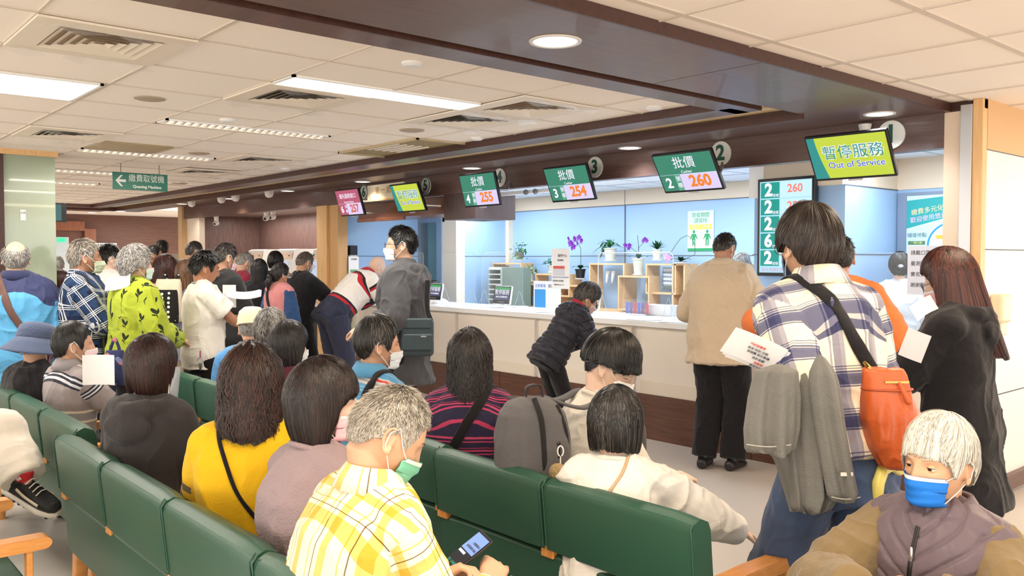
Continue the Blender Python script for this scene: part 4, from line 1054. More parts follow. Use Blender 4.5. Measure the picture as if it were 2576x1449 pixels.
PE['hd'] = person('person with a brown-black bob in a charcoal hoodie, wearing a clear face shield', 380, 925, 3.46, yw(380, -38), 'sit', 'f', skinc=S3, hyaw=-15, lean=2, hp=8,
       hair=dict(style='bob', m=hairmat((30, 16, 15), (74, 40, 34), .35), n=3500, r=.0009, Lscale=.9), top=dict(m=fb('charcoal_hoodie', (62, 58, 60)), t=.026, ts=.026, hood=1.1, wr=.007), pants=dict(m=char), mask=((226, 230, 238), 'flat'), vox=.006)
PE['gs'] = person('person with receding black hair in a grey striped polo shirt holding papers', 184, 870, 4.75, yw(184, -62), 'sit', skinc=S2, hyaw=-22, lean=2,
       hair=dict(style='swept', m=H_black, n=3500, r=.0008, Tscale=.9), top=dict(m=P_gpolo, t=.018, collar=fb('grey_collar', (150, 144, 146)), sleeve='short', ts=.022), pants=dict(m=char), mask=((240, 214, 220), 'flat'), vox=.007, hands=[(.10, .40, .26), (-.1, .36, .2)])
PE['bk'] = person('person in a slate blue bucket hat and black jacket, leftmost in the front row', 92, 872, 5.0, yw(92, -40), 'sit', 'f', skinc=S2, hyaw=-12, hp=12, lean=6,
       hair=dict(style='short', m=H_grey, n=600), top=dict(m=fb('black_jacket', (44, 42, 46)), t=.03, ts=.03, hood=.8, wr=.011), pants=dict(m=char), mask=((196, 150, 176), 'flat'), vox=.008)
# ---- second row ----
PE['ww'] = person('person with a grey-streaked black bob in a white sweater, seated at the right end', 1548, 1072, 2.88, yw(1548, -12), 'sit', 'f', skinc=S3, lean=0, hp=10, hyaw=-8,
       hair=dict(style='bobside', m=H_bmix, n=5500, r=.0008, Lscale=.62), top=dict(m=fb('white_sweater', (244, 240, 232), var=.04), t=.028, ts=.03, wr=.010, neck=fb('white_sweater', (244, 240, 232), var=.04)), pants=dict(m=fb('cream_slacks', (226, 216, 200))), mask=((226, 236, 246), 'flat'),
       hands=[(.46, .32, .14), (-.1, .3, .07)], vox=.005, fat=1.12, hn=[dict(n=(.2, 0, 1), d=(.35, 1, -.3), curl=12), None], slump=.02)
PE['ym'] = person('young person with thick black hair and clear glasses looking down, wearing a backpack', 1532, 922, 3.42, yw(1532, -62), 'sit', skinc=S3, hp=26, hyaw=-36, lean=10,
       hair=[dict(style='bowl', m=H_black, n=4500, r=.0009, tuft=.5), dict(style='crop', m=H_black, n=2500, r=.0007, Tscale=.6)], top=[dict(m=fb('cream_shirt', (236, 230, 216), var=.05), t=.018, neck=fb('cream_shirt', (236, 230, 216), var=.05)), dict(m=fb('cream_overshirt', (226, 220, 208), var=.05), t=.026, name='overshirt', q1=.40)], pants=dict(m=char), mask=((244, 244, 242), 'low'), glasses=(190, 176, 160), eyes=True, vox=.005, hands=[(.12, .34, .16), (-.1, .34, .16)])
PE['ms'] = person('person with long wavy black hair in a navy and magenta striped top', 1182, 908, 3.72, yw(1182, -8), 'sit', 'f', skinc=S2, lean=2, hp=6,
       hair=dict(style='long', m=H_dk, n=5000, r=.0009, curly=.9, Lscale=.55, back=.02, Tscale=1.2), top=dict(m=P_mag, t=.022, ts=.024, wr=.007), pants=dict(m=char), vox=.006, fat=1.25, hands=[(.25, .3, .15), (-.2, .3, .15)])
PE['bp'] = person('person with greying hair and a white mask in a blue striped polo shirt', 950, 870, 4.02, yw(950, -58), 'sit', skinc=S2, hyaw=-20, lean=4, hp=5,
       hair=[dict(style='swept', m=hairmat((30, 27, 27), (150, 146, 142), .16), n=4500, r=.0008, tuft=.5, Tscale=1.35), dict(style='mid', m=hairmat((30, 27, 27), (120, 116, 112), .16), n=1500, r=.0008, Tscale=.7)], top=dict(m=P_polo, t=.018, sleeve='short', ts=.025, collar=fb('sky_collar', (96, 164, 210))), pants=dict(m=navy), mask=((222, 232, 240), 'flat'), vox=.006)
PE['mr'] = person('person with a black bob in a maroon sweater, seated behind the curly brown hair', 725, 872, 4.42, yw(725, -45), 'sit', 'f', skinc=S3, hyaw=-15, lean=4, hp=4,
       hair=dict(style='bob', m=H_dk, n=2600, r=.001, Lscale=.8), top=dict(m=fb('maroon', (96, 42, 58)), t=.022, ts=.024), pants=dict(m=char), mask=((232, 238, 244), 'flat'), vox=.007)
PE['sc'] = person('person with curly grey hair and a magenta knitted scarf, beside the maroon sweater', 682, 838, 5.05, yw(682, -25), 'sit', 'f', skinc=S1, lean=4,
       hair=dict(style='fluffy', m=H_grey, n=2200, r=.001, curly=.5), top=dict(m=fb('dark_coat', (70, 50, 60)), t=.03), pants=dict(m=char), vox=.008)
PE['cp'] = person('person in a cream cap and blue windbreaker with an orange collar, back turned', 634, 828, 5.5, yw(634, -5), 'sit', skinc=S1, lean=0, hp=12,
       hair=dict(style='crop', m=H_grey, n=500), top=dict(m=fb('sky_jacket', (92, 158, 222), rough=.5), t=.035, ts=.035, wr=.012, hood=.9), pants=dict(m=char), vox=.008)
# ---- standing at the right ----
PE['pl'] = person('person in a blue and cream plaid shirt with an orange shoulder bag, back turned', 2032, 622, 2.86, yw(2030, 38), 'stand', skinc=S2, hyaw=-4, lean=13, hp=4, hroll=0,
       hair=[dict(style='fluffy', m=hairmat((22, 16, 15), (74, 58, 50), .3), n=7000, r=.0008, tuft=.9, Tscale=.8), dict(style='mid', m=hairmat((22, 16, 15), (74, 58, 50), .3), n=2500, r=.0008, Tscale=.9)], top=dict(m=P_plaid, t=.026, ts=.026, wr=.010, hem=-.10, collar=P_plaid, ef=.006, cuff=.96), pants=dict(m=den, t=.008, wr=.008),
       mask=((92, 110, 140), 'flat'), glasses=(70, 60, 56), hands=[(.22, .10, -.14), (-.10, .16, .14)], vox=.005, feet=[(.10, -.10), (-.10, .34)], fat=1.0, poles=[(.4, -.6, -.6), (-.05, -.5, -1)], wide=.96)
PE['bh'] = person('person with long reddish brown hair in a black hooded coat, holding a phone wallet', 2392, 702, 3.55, yw(2392, 78), 'stand', 'f', skinc=S3, hp=22, hyaw=4, lean=3,
       hair=dict(style='longback', m=H_red, n=5000, r=.0009, Lscale=1.1, back=.10), top=dict(m=fb('black_coat', (27, 25, 29)), t=.040, ts=.036, hood=1.1, hem=-.32, wr=.008, flare=.02), pants=dict(m=blk), mask=((226, 170, 176), 'flat'), glasses=(60, 60, 66),
       hands=[(.06, .40, .20), (-.04, .42, .20)], vox=.006, hcurl=35, hs=1.02)
PE['or'] = person('person in an orange top half hidden behind the blue and cream plaid shirt', 2108, 648, 4.55, yw(2108, 5), 'stand', skinc=S4, lean=2,
       hair=dict(style='crop', m=H_dk, n=1200, r=.0012), top=dict(m=fb('orange_top', (226, 122, 66)), t=.03), pants=dict(m=gry, t=.02), hands=[(.25, .2, .1), (-.36, .22, .22)], vox=.008, poles=[(.5, -.5, -.8), (-1, -.2, -.6)], feet=[(.1, .1), (-.1, -.25)])
PE['nu'] = person('person in a white uniform with dark hair pinned in a bun, behind the counter', 2263, 672, 7.0, yw(2263, 4), 'stand', 'f', skinc=S3,
       hair=dict(style='tied', m=H_dk, n=1600, r=.0012), top=dict(m=fb('white_uniform', (232, 240, 250), var=.03), t=.02), pants=dict(m=navy), vox=.008)
PE['bg'] = person('person in a beige jacket and black trousers standing at window two, back turned', 1822, 626, 6.62, yw(1822, -18), 'stand', skinc=S4, hp=26, hyaw=-14, lean=5,
       hair=dict(style='crop', m=hairmat((34, 30, 28), (92, 84, 78), .3), n=2500, r=.001), top=dict(m=fb('beige_jacket', (204, 184, 158), rough=.7, var=.05), t=.045, ts=.038, hem=-.19, wr=.013, wk=8, collar=fb('beige_jacket', (204, 184, 158), rough=.7)), pants=dict(m=blk, t=.028), hands=[(.22, .30, .10), (-.2, .3, .14)], vox=.007, fat=1.18, mask=((230, 232, 236), 'flat'))
PE['pf'] = person('person in a black puffer jacket with a red lining, bending over at the counter', 1475, 752, 7.2, yw(1475, -62), 'stand', 'f', skinc=S2, hp=34, lean=36, hyaw=-12,
       hair=dict(style='fluffy', m=hairmat((40, 36, 35), (120, 114, 108), .3), n=2600, r=.001, curly=.5), top=dict(m=fb('black_puffer', (40, 40, 50), rough=.4, sheen=.1, var=.05, bump=.1), t=.045, ts=.04, quilt=(.07, 0, .014), hood=1.2, wr=.004, hem=-.15), pants=dict(m=blk, t=.004),
       mask=((216, 180, 170), 'flat'), glasses=(50, 46, 46), hands=[(.05, .52, .12), (-.05, .50, .14)], vox=.007)
PE['gl'] = person('person in glasses, white mask and grey hooded jacket carrying a dark shoulder bag', 1010, 618, 5.9, yw(1010, 72), 'stand', skinc=S1, hyaw=18,
       hair=dict(style='short', m=H_black, n=5000, r=.001), top=dict(m=fb('grey_jacket', (78, 78, 82), rough=.7), t=.036, ts=.036, hood=1.1, hem=-.24, wr=.010, flare=.015), pants=dict(m=navy, t=.025), mask=((242, 242, 242), 'flat'), glasses=(40, 50, 90), hands=[(.16, .24, .05), (-.2, .2, .1)], vox=.007, fat=1.08)
PE['tr'] = person('bald person in a white, red and navy sports jacket, leaning far over the counter', 948, 672, 9.4, yw(948, -62), 'stand', skinc=S3, hp=20, lean=46,
       hair=None, top=dict(m=P_tri, t=.035, ts=.035, wr=.010, collar=fb('red_collar', (196, 40, 52)), hem=-.14), pants=dict(m=fb('slate_pants', (56, 60, 82)), t=.03), mask=((210, 226, 236), 'flat'), hands=[(.10, .62, .18), (-.15, .6, .2)], vox=.008)
PE['cl'] = person('clerk of whom only black hair shows above the counter screen', 1092, 730, 11.8, yw(1092, 170), 'sit', 'f', hair=dict(style='bobside', m=H_black, n=700, r=.0014), top=dict(m=fb('white_uniform', (232, 240, 250), var=.03), t=.02), vox=.011, seatz=.48, tor=1.0)
PE['cg'] = person('grey-haired clerk seated behind the counter, beside the beige jacket', 1866, 668, 8.75, yw(1864, 30), 'stand', hair=dict(style='short', m=H_grey, n=700, r=.0014), top=dict(m=fb('grey_uniform', (120, 126, 140)), t=.02), pants=dict(m=navy), vox=.01)
# ---- queue at the left ----
PE['nb'] = person('nearly bald person in a navy and sky blue polo shirt, back turned at the pillar', 40, 652, 5.75, yw(40, -4), 'stand', skinc=S1, hair=dict(style='ring', m=H_grey, n=5000, r=.0006), top=dict(m=P_bald, t=.035, ts=.03, sleeve='long', collar=fb('navy_collar', (44, 50, 84)), wr=.010), pants=dict(m=gry), vox=.007, fat=1.2)
PE['np'] = person('person with grey hair and a pale green mask in a navy plaid shirt, arms folded', 213, 650, 5.95, yw(213, -105), 'stand', skinc=S4, hyaw=24,
       hair=dict(style='short', m=hairmat((84, 78, 72), (190, 182, 170), .5), n=5000, r=.0009, Tscale=.9), top=dict(m=P_navy, t=.04, ts=.03, collar=P_navy, hem=-.22, wr=.010), pants=dict(m=blk, t=.02), mask=((206, 218, 192), 'kn'), hands=[(-.06, .27, .26), (.10, .34, .36)], poles=[(.6, -.1, -.6), (-.6, -.1, -.6)], vox=.006)
PE['lm'] = person('person with curly grey hair in a lime green top printed with dark leaves', 342, 668, 5.85, yw(342, -58), 'stand', 'f', skinc=S1, hyaw=-14,
       hair=dict(style='perm', m=hairmat((96, 92, 90), (206, 202, 196), .5), n=4500, r=.001, curly=.8, Tscale=.75), top=dict(m=P_lime, t=.05, ts=.045, hem=-.06, wr=.009, neck=P_lime), pants=dict(m=char, t=.025), mask=((206, 232, 220), 'flat'), vox=.006, hands=[(.12, .25, .1), (-.12, .25, .1)])
PE['wt'] = person('person in a white tee shirt with red trim reading papers held in both hands', 515, 676, 6.35, yw(515, -78), 'stand', skinc=(176, 124, 96), hp=12,
       hair=dict(style='short', m=H_black, n=5000, r=.001, Tscale=1.1), top=dict(m=fb('white_tee', (238, 232, 222), var=.03), t=.035, sleeve='short', ts=.03, wr=.010, hem=-.12, neck=fb('grey_band', (150, 156, 164))), pants=dict(m=blk, t=.02), eyes=True, hands=[(.10, .42, .16), (-.02, .42, .18)], vox=.006)
PE['bl'] = person('tall person in a black hoodie and pink mask, behind the white tee shirt', 566, 650, 7.3, yw(566, -60), 'stand', skinc=S2, hp=18,
       hair=dict(style='short', m=hairmat((44, 40, 38), (104, 98, 92), .3), n=3500, r=.001, Tscale=.9), top=dict(m=fb('black_hoodie', (42, 42, 44)), t=.035, hood=1.0, ts=.03), pants=dict(m=blk), mask=((240, 200, 212), 'flat'), hands=[(.10, .3, .05), (-.1, .3, .05)], vox=.008)
PE['mt'] = person('person in a maroon tee shirt bending towards the first kiosk', 616, 662, 9.9, yw(616, -62), 'stand', skinc=S1, hp=28, lean=12, hair=dict(style='crop', m=H_grey, n=900, r=.0014), top=dict(m=fb('maroon_tee', (142, 38, 60)), t=.03, sleeve='short', ts=.03), pants=dict(m=blk), mask=((214, 222, 232), 'flat'), hands=[(.14, .3, .02), (-.1, .3, .1)], vox=.01)
PE['bw'] = person('person with long black hair and a black jacket, left of the pink vest', 652, 682, 9.4, yw(652, -20), 'stand', 'f', hair=dict(style='long', m=H_black, n=1000, r=.0014, Lscale=.42), top=dict(m=fb('black_blazer', (34, 33, 40)), t=.03), pants=dict(m=blk), vox=.01)
PE['pv'] = person('person in a pink vest over blue sleeves with hair tied back', 706, 692, 8.9, yw(706, -48), 'stand', 'f', hyaw=-15, hair=dict(style='tied', m=H_dk, n=1000, r=.0013), top=[dict(m=fb('blue_sleeves', (52, 84, 130)), t=.03, ts=.03), dict(m=fb('pink_vest', (226, 150, 152)), t=.042, sleeve='none', name='vest')], pants=dict(m=navy), glasses=(200, 200, 206), mask=((60, 56, 66), 'flat'), vox=.009)
PE['kj'] = person('person in a black jacket reaching for the right kiosk beside the wood post', 766, 662, 9.4, yw(766, -52), 'stand', hp=24, lean=8, hair=dict(style='crop', m=hairmat((60, 50, 46), (130, 116, 106), .4), n=1100, r=.0014), top=dict(m=fb('black_jersey', (30, 29, 34)), t=.035), pants=dict(m=blk, t=.02), mask=((196, 206, 218), 'flat'), glasses=(90, 80, 76), hands=[(.28, .45, .05), (-.1, .3, .1)], vox=.009)
PE['rv'] = person('person in a red vest over a blue-grey shirt beside the niche panel', 488, 634, 10.0, yw(488, -62), 'stand', hp=16, hair=dict(style='short', m=hairmat((44, 40, 38), (110, 104, 98), .3), n=900, r=.0014, Tscale=.6), top=[dict(m=fb('slate_shirt', (100, 108, 132)), t=.03), dict(m=fb('red_vest', (186, 70, 50)), t=.04, sleeve='none', name='vest')], pants=dict(m=navy), mask=((230, 230, 234), 'flat'), glasses=(60, 50, 50), vox=.01)
PE['cb'] = person('person whose black hair shows in front of the middle kiosk', 693, 662, 10.8, yw(693, -15), 'stand', hair=dict(style='fluffy', m=H_black, n=600, r=.0015), top=dict(m=fb('black_blazer', (34, 33, 40)), t=.03), pants=dict(m=blk), vox=.011)
PE['ph'] = person('person in a pink hoodie with dark red curly hair and a polka dot backpack', 416, 680, 7.7, yw(416, -25), 'stand', 'f', hair=dict(style='curlylong', m=H_red, n=2200, r=.001, curly=.8, Lscale=.5, Tscale=.8), top=dict(m=fb('pink_hoodie', (238, 170, 184)), t=.035, ts=.035, hood=1.0), pants=dict(m=fb('brown_slacks', (70, 56, 52))), vox=.008)
PE['dj'] = person('person with light brown hair in a grey denim jacket, behind the white tee shirt', 470, 690, 7.4, yw(470, -30), 'stand', 'f', hair=dict(style='long', m=H_lbrown, n=1600, r=.0011, Lscale=.7), top=dict(m=fb('grey_denim', (134, 142, 154)), t=.03, ts=.03), pants=dict(m=fb('beige_slacks', (214, 196, 176))), vox=.008)
PE['ws'] = person('person in a white shirt, black mask and glasses behind the navy plaid shirt', 276, 652, 7.5, yw(276, -72), 'stand', skinc=S3, hair=dict(style='short', m=H_black, n=1800, r=.001), top=dict(m=fb('white_shirt', (240, 236, 232), var=.03), t=.035, ts=.03), pants=dict(m=navy), mask=((34, 38, 54), 'flat'), glasses=(90, 36, 46), vox=.008)
PE['gp'] = person('person in a grey puffer jacket behind the lime green top', 320, 660, 8.6, yw(320, -20), 'stand', hair=dict(style='short', m=H_dk, n=700, r=.0013), top=dict(m=fb('grey_puffer', (86, 88, 98), rough=.5), t=.045, quilt=(.07, 0, .012), ts=.04), pants=dict(m=blk), vox=.01)
PE['f1'] = person('far person with dark hair seen from behind, above the pink hoodie', 408, 628, 11.8, yw(408, -10), 'stand', hair=dict(style='short', m=H_black, n=500, r=.0016), top=dict(m=fb('grey_uniform', (120, 126, 140)), t=.03), pants=dict(m=blk), vox=.012)
PE['f2'] = person('person at the far end in profile between curly grey and dark red hair', 387, 642, 10.8, yw(387, -85), 'stand', hair=dict(style='crop', m=H_dk, n=500, r=.0016), top=dict(m=fb('dark_coat', (70, 50, 60)), t=.03), pants=dict(m=blk), vox=.011)
PE['f3'] = person('person in white at the far door, beside the green glass pillar', 146, 668, 12.5, yw(146, -10), 'stand', hair=dict(style='short', m=H_grey, n=400, r=.0016), top=dict(m=fb('white_shirt', (240, 236, 232), var=.03), t=.03), pants=dict(m=navy), vox=.012)
PE['f4'] = person('small person in a red top and pale mask, right of the glass pillar', 152, 712, 9.0, yw(152, -70), 'stand', 'f', hair=dict(style='bobside', m=H_red, n=700, r=.0014, Lscale=.5), top=dict(m=fb('red_top', (200, 70, 80)), t=.03), pants=dict(m=navy), mask=((240, 214, 230), 'flat'), vox=.01)
# ---- person in the wheelchair and person at the left edge ----
PE['ol'] = person('elderly person with white hair and a blue mask, seated in the wheelchair', 2362, 1168, 2.28, 178, 'sit', 'f', skinc=(220, 172, 138), hyaw=-10, lean=-4,
       hair=dict(style='fringe', m=hairmat((150, 146, 138), (238, 232, 220), .55), n=9000, r=.0006, tuft=.5, Tscale=.75), top=[dict(m=fb('olive', (132, 112, 78), sheen=.3), t=.018, ts=.034, wr=.008, ef=.006, cuffm=fb('olive_rib', (122, 104, 72))), dict(m=fb('aubergine_vest', (108, 94, 102), rough=.42, sheen=.2, var=.05, bump=.1), t=.040, name='vest', sleeve='none', quilt=(.055, -.6, .008), wr=.003, hem=-.10, collar=fb('aubergine_vest', (108, 94, 102)))],
       pants=dict(m=char), mask=((20, 120, 220), 'flat'), hands=[tuple(at(2150, 1482, D=2.06))+(1,), tuple(at(2345, 1490, D=2.04))+(1,)], vox=.004, slump=.02, fat=1.12, openeye=True, brow=(190, 170, 150), hn=[dict(n=(0, .5, 1), d=(-1, .2, -.05), curl=16), dict(n=(0, .5, 1), d=(1, .3, -.05), curl=20)], poles=[(.9, -.4, -.5), (-.9, -.4, -.5)], tor=1.02)
kz = at(2, 1088, Y=.80); az_ = at(62, 1205, Y=.86)
PE['lt'] = person('person in white trousers with crossed legs and black and white trainers', 0, 0, 5, 0, 'sit', head=(-5.62, .42, 1.18), hair=dict(style='short', m=H_black, n=300), top=dict(m=fb('white_tee', (238, 232, 222)), t=.02), pants=dict(m=fb('white_trousers', (240, 232, 220), var=.04), t=.04, fd=(1, .1, 0), noshoe=True), vox=.009, legs=[(kz, az_), None])
# ================= FIXTURES AND SIGNS =================
M_blkp = mat('black_plastic', (22, 22, 25), .3); M_wplast = mat('white_plastic', (240, 240, 238), .4); M_metal = mat('brushed_metal', (190, 190, 192), .3, .8)
M_lamp = glow('lamp_white', (255, 250, 240), 5.0); M_lampc = glow('lamp_cool', (245, 250, 255), 6.0)
def TX(M, x, y, z): return Matrix(M) @ Matrix.Translation((x, y, z))
RX90 = Matrix.Rotation(math.pi/2, 4, 'X')
def panel(name, parent, M, x0, x1, z0, z1, y, m):
    """flat rectangle on the -Y side of frame M"""
    mb = MB(); P = [Matrix(M) @ Vector(v) for v in ((x0, y, z0), (x1, y, z0), (x1, y, z1), (x0, y, z1))]
    mb.poly([tuple(p) for p in P]); return mb.build(name, m, parent, world=True)
def tx(s, parent, M, x, z, y, size, m, bold=0, sx=1.0, align='CENTER'):
    return text(s, (0, 0, 0), size, m, parent, M=TX(M, x, y, z) @ RX90, bold=bold, sx=sx, align=align)
G_green = glow('scr_green', (52, 128, 104), 1.0); G_green2 = glow('scr_green2', (60, 140, 112), 1.0); G_lilac = glow('scr_lilac', (214, 200, 250), 1.0)
G_orange = glow('scr_orange', (232, 128, 40), 1.0); G_white = glow('scr_white', (240, 236, 250), 1.0); G_lime = glow('scr_lime', (190, 206, 64), 1.0)
G_teal = glow('scr_teal', (40, 140, 136), 1.0); G_blue = glow('scr_blue', (58, 96, 190), 1.0); G_red = glow('scr_red', (176, 84, 110), 1.0); G_brick = glow('scr_brick', (206, 96, 70), 1.0)
def hmon(xc, kind, num='', ctr='', tilt=28, yaw=0, label='', yc=5.52, col=None, zc=2.295):
    M = Matrix.Translation((xc, yc, zc)) @ Matrix.Rotation(math.radians(yaw), 4, 'Z') @ Matrix.Rotation(math.radians(tilt), 4, 'X')
    t = thing('queue_monitor', label, 'monitor', (xc, 5.6, 2.2), 0, 'queue number monitors under the beam')
    w2, h2 = .285, .172
    mb = MB().box(-w2, w2, -.012, .02, -h2, h2, M=M); mb.build('casing', M_blkp, t, world=True, bevel=.006)
    mb = MB().box(-.16, .16, .02, .05, -.1, .1, M=M); mb.build('back_housing', M_blkp, t, world=True, bevel=.01)
    mb = MB(); a = M @ Vector((0, .04, .0)); mb.tube([tuple(a), (xc, 5.86, zc+.02), (xc, 5.9, zc+.10)], .016, 10); mb.build('bracket', M_metal, t, smooth=True, world=True)
    mb = MB().box(-.05, .05, -.016, .0, -h2-.012, -h2+.003, M=M); mb.build('sensor_lip', mat('lip', (200, 204, 208), .2, .4), t, world=True, bevel=.004)
    s = panel('display', t, M, -w2+.014, w2-.014, -h2+.02, h2-.012, -.0135, G_lime if kind == 'oos' else (col or G_green))
    if kind == 'oos':
        pts = [M @ Vector((x, -.0142, z)) for x, z in [(-w2+.014, h2-.012)]+[(-w2+.07+.07*(1-math.cos(q)), (h2-.012)-(2*h2-.032)*q/1.2) for q in np.linspace(0, 1.2, 12)]+[(-w2+.014, -h2+.02)]]
        MB().poly([tuple(p) for p in pts]).build('screen_band', G_teal, s, world=True)
        tx('暫停服務', s, M, .03, .035, -.0146, .108, G_white, .004, .98); tx('暫停服務', s, M, .03, .035, -.0152, .108, G_teal, 0, .98)
        tx('Out of Service', s, M, .035, -.055, -.0146, .066, G_white, .003); tx('Out of Service', s, M, .035, -.055, -.0152, .066, G_blue, .0004)
    else:
        panel('screen_band', s, M, -w2+.014, w2-.014, -.012, -.010, -.0142, G_white)
        panel('number_field', s, M, -.075, w2-.014, -h2+.02, -.012, -.0144, G_lilac)
        panel('counter_field', s, M, -.13, -.075, -h2+.02, -.012, -.0142, glow('scr_green3', (90, 160, 134), 1.0) if col is None else G_red)
        tx('批價' if kind == 'c' else '優先服務窗口', s, M, 0, .082, -.0146, .105 if kind == 'c' else .066, G_white)
        tx('Cashier' if kind == 'c' else 'Priority Window', s, M, .0, .008, -.0146, .034, G_white)
        tx(ctr, s, M, -.20, -.085, -.0146, .12, G_white, .003); tx('號', s, M, -.102, -.05, -.0146, .046, G_white); tx('櫃', s, M, -.102, -.108, -.0146, .046, G_white)
        tx(num, s, M, .098, -.08, -.0152, .135, G_orange if kind == 'c' else G_brick, .005, .98)
    return t
hmon(-2.93, 'oos', tilt=33, yaw=3, yc=5.58, label='monitor with lime Out of Service screen, nearest to the right column')
hmon(-4.18, 'c', '260', '2', tilt=32, yc=5.44, zc=2.275, label='queue monitor showing 260 for window two')
hmon(-5.70, 'c', '254', '3', tilt=23, yc=5.66, label='queue monitor showing 254 for window three')
hmon(-6.82, 'c', '255', '4', tilt=15, yc=5.5, label='queue monitor showing 255 for window four')
hmon(-8.34, 'oos', tilt=22, yc=5.66, zc=2.304, label='small lime Out of Service monitor in front of the wooden canopy')
hmon(-9.51, 'p', '257', '6', tilt=17, yc=5.58, zc=2.303, label='purple tinted queue monitor showing 257, leftmost of its row', col=G_red)
M_dg = mat('dark_green_paint', (24, 84, 66), .5)
for i, x in enumerate((-2.80, -4.2, -5.60, -6.98, -8.32, -9.69)):
    c = MB().disc((x, 5.9, 2.452), .098, (0, -1, 0), 40, .012).build('number_disc', mat('disc_white', (232, 232, 222), .35), smooth=False, bevel=.002)
    tag(c, 'round white sign with green number %d on the beam' % (i+1), 'sign', 'window number discs')
    text(str(i+1), (x, 5.886, 2.452), .17, M_dg, c, bold=.006)
    if i > 3: MB().tube([(x+.09*math.cos(a), 5.887, 2.452+.09*math.sin(a)) for a in np.linspace(0, 6.2832, 30)], .005, 6, cap=False).build('green_rim', M_dg, c, smooth=True)
t = thing('notice_board', 'warm lit cream notice board between discs five and six', 'sign', (-9.1, 5.9, 2.36))
MB().box(-9.58, -8.75, 5.875, 5.9, 2.345, 2.53).build('board', mat('cream_board', (250, 236, 206), .5), t, world=True)
text('第 一 批 價', (-9.15, 5.872, 2.45), .10, mat('gold_ink', (200, 150, 70), .5), t)
MB().box(-9.62, -8.7, 5.86, 5.9, 2.325, 2.345).build('ledge', M_lwood, t, world=True)
# downlights
def downlight(x, y, cool, r=.085, label='', z=ZS, p=10):
    t = thing('downlight', label, 'ceiling light', (x, y, z), 0, 'round downlights in the dark beam')
    n = 32; rows = []
    for (rr, zz) in ((r+.018, z), (r+.016, z-.006), (r+.002, z-.006), (r-.004, z-.001)):
        rows.append([(x+rr*math.cos(a), y+rr*math.sin(a), zz) for a in np.linspace(0, 2*math.pi, n, endpoint=False)])
    MB().grid(np.array(rows), cv=True).build('trim_ring', mat('ring_white', (222, 216, 208), .3), t, smooth=True, world=True)
    MB().disc((x, y, z-.0005), r-.003, (0, 0, -1), 32, .002).build('diffuser', M_lampc if cool else M_lamp, t, world=True)
    l = bpy.data.lights.new('downlight_lamp', 'SPOT'); l.energy = p*4; l.spot_size = 2.3; l.spot_blend = .7; l.shadow_soft_size = .06; l.color = COOL if cool else (1, .86, .68)
    o = bpy.data.objects.new('downlight_lamp', l); o.location = (x, y, z-.02); COL.objects.link(o)
LBL = ['large bright downlight in the cross beam nearest the camera', 'downlight above the right monitor, beside the column', 'downlight between monitors two and three', 'downlight left of the 255 monitor', 'downlight above the cream notice board', 'downlight above the wooden kiosk post', 'downlight over the middle of the kiosk niche', 'small downlight at the far corner of the beam']
for (x, y, c, lb) in zip((-2.78, -2.75, -5.01, -7.23, -9.39, -11.36, -13.44, -15.27), (2.67, 5.62, 5.71, 5.72, 5.69, 5.66, 5.68, 5.6), (0, 1, 1, 1, 0, 1, 0, 0), LBL): downlight(x, y, c, .10 if y < 3 else .085, lb, p=8 if c else 7)
for (x, y, lb) in ((-18.4, 5.5, 'far downlight left of the hall corner'), (-20.2, 5.45, 'furthest small downlight near the far door')): downlight(x, y, 1, .09, lb, z=ZS if x > -19 else 2.6, p=4)
# troffers
def troffer(x0, x1, y0, y1, label, n=14, open_=False):
    t = thing('ceiling_troffer', label, 'ceiling light', ((x0+x1)/2, (y0+y1)/2, ZC), 0, 'fluorescent fixtures in the tile ceiling')
    z = ZC-.008
    mb = MB()
    for a in ((x0, x1, y0, y0+.02), (x0, x1, y1-.02, y1), (x0, x0+.02, y0, y1), (x1-.02, x1, y0, y1)): mb.box(a[0], a[1], a[2], a[3], z-.006, z+.006)
    mb.build('frame', M_white, t, world=True)
    MB().box(x0+.01, x1-.01, y0+.01, y1-.01, z-.0005, z+.004).build('diffuser', M_lamp if open_ else glow('lamp_soft', (255, 246, 232), 2.2), t, world=True)
    if not open_:
        mb = MB(); louv = mat('louvre', (236, 228, 214), .3, .2)
        for i in range(n):
            y = y0+.03+(y1-y0-.06)*i/(n-1)
            mb.add([(x0+.02, y-.016, z-.001), (x0+.02, y+.016, z-.001), (x1-.02, y+.016, z-.001), (x1-.02, y-.016, z-.001), ((x0+x1)/2, y, z-.02)], [(0, 1, 4), (1, 2, 4), (2, 3, 4), (3, 0, 4)])
        for x in ((x0+x1)/2,): mb.box(x-.003, x+.003, y0, y1, z-.018, z)
        mb.build('louvre', louv, t, world=True)
troffer(-6.05, -5.38, .33, 1.53, 'large bright white ceiling panel at the left edge', open_=True)
troffer(-4.70, -4.42, 2.24, 3.60, 'long bright fluorescent strip nearest the cross beam', open_=True)
troffer(-6.62, -6.40, 2.24, 3.58, 'louvred strip light in the middle of the hall ceiling', 22)
troffer(-8.84, -8.60, 2.24, 3.50, 'louvred strip light behind the tan ceiling panel', 20)
troffer(-11.0, -10.8, 2.24, 3.50, 'louvred strip light above the green hanging sign', 18)
troffer(-12.75, -12.55, 2.24, 3.50, 'far louvred strip light right of the glass pillar', 16)
troffer(-15.2, -15.0, 2.24, 3.50, 'furthest strip light beside the glass pillar', 14)
for (x, y, lb) in ((-1.0, 1.2, 'ceiling panel light behind the camera at right'), (-4.6, -1.2, 'ceiling panel light behind the camera'), (-8.2, -1.2, 'ceiling panel light behind the camera at far left'), (1.6, -1.2, 'ceiling panel light behind the camera at far right')): troffer(x-.3, x+.3, y-.6, y+.6, lb, open_=True)
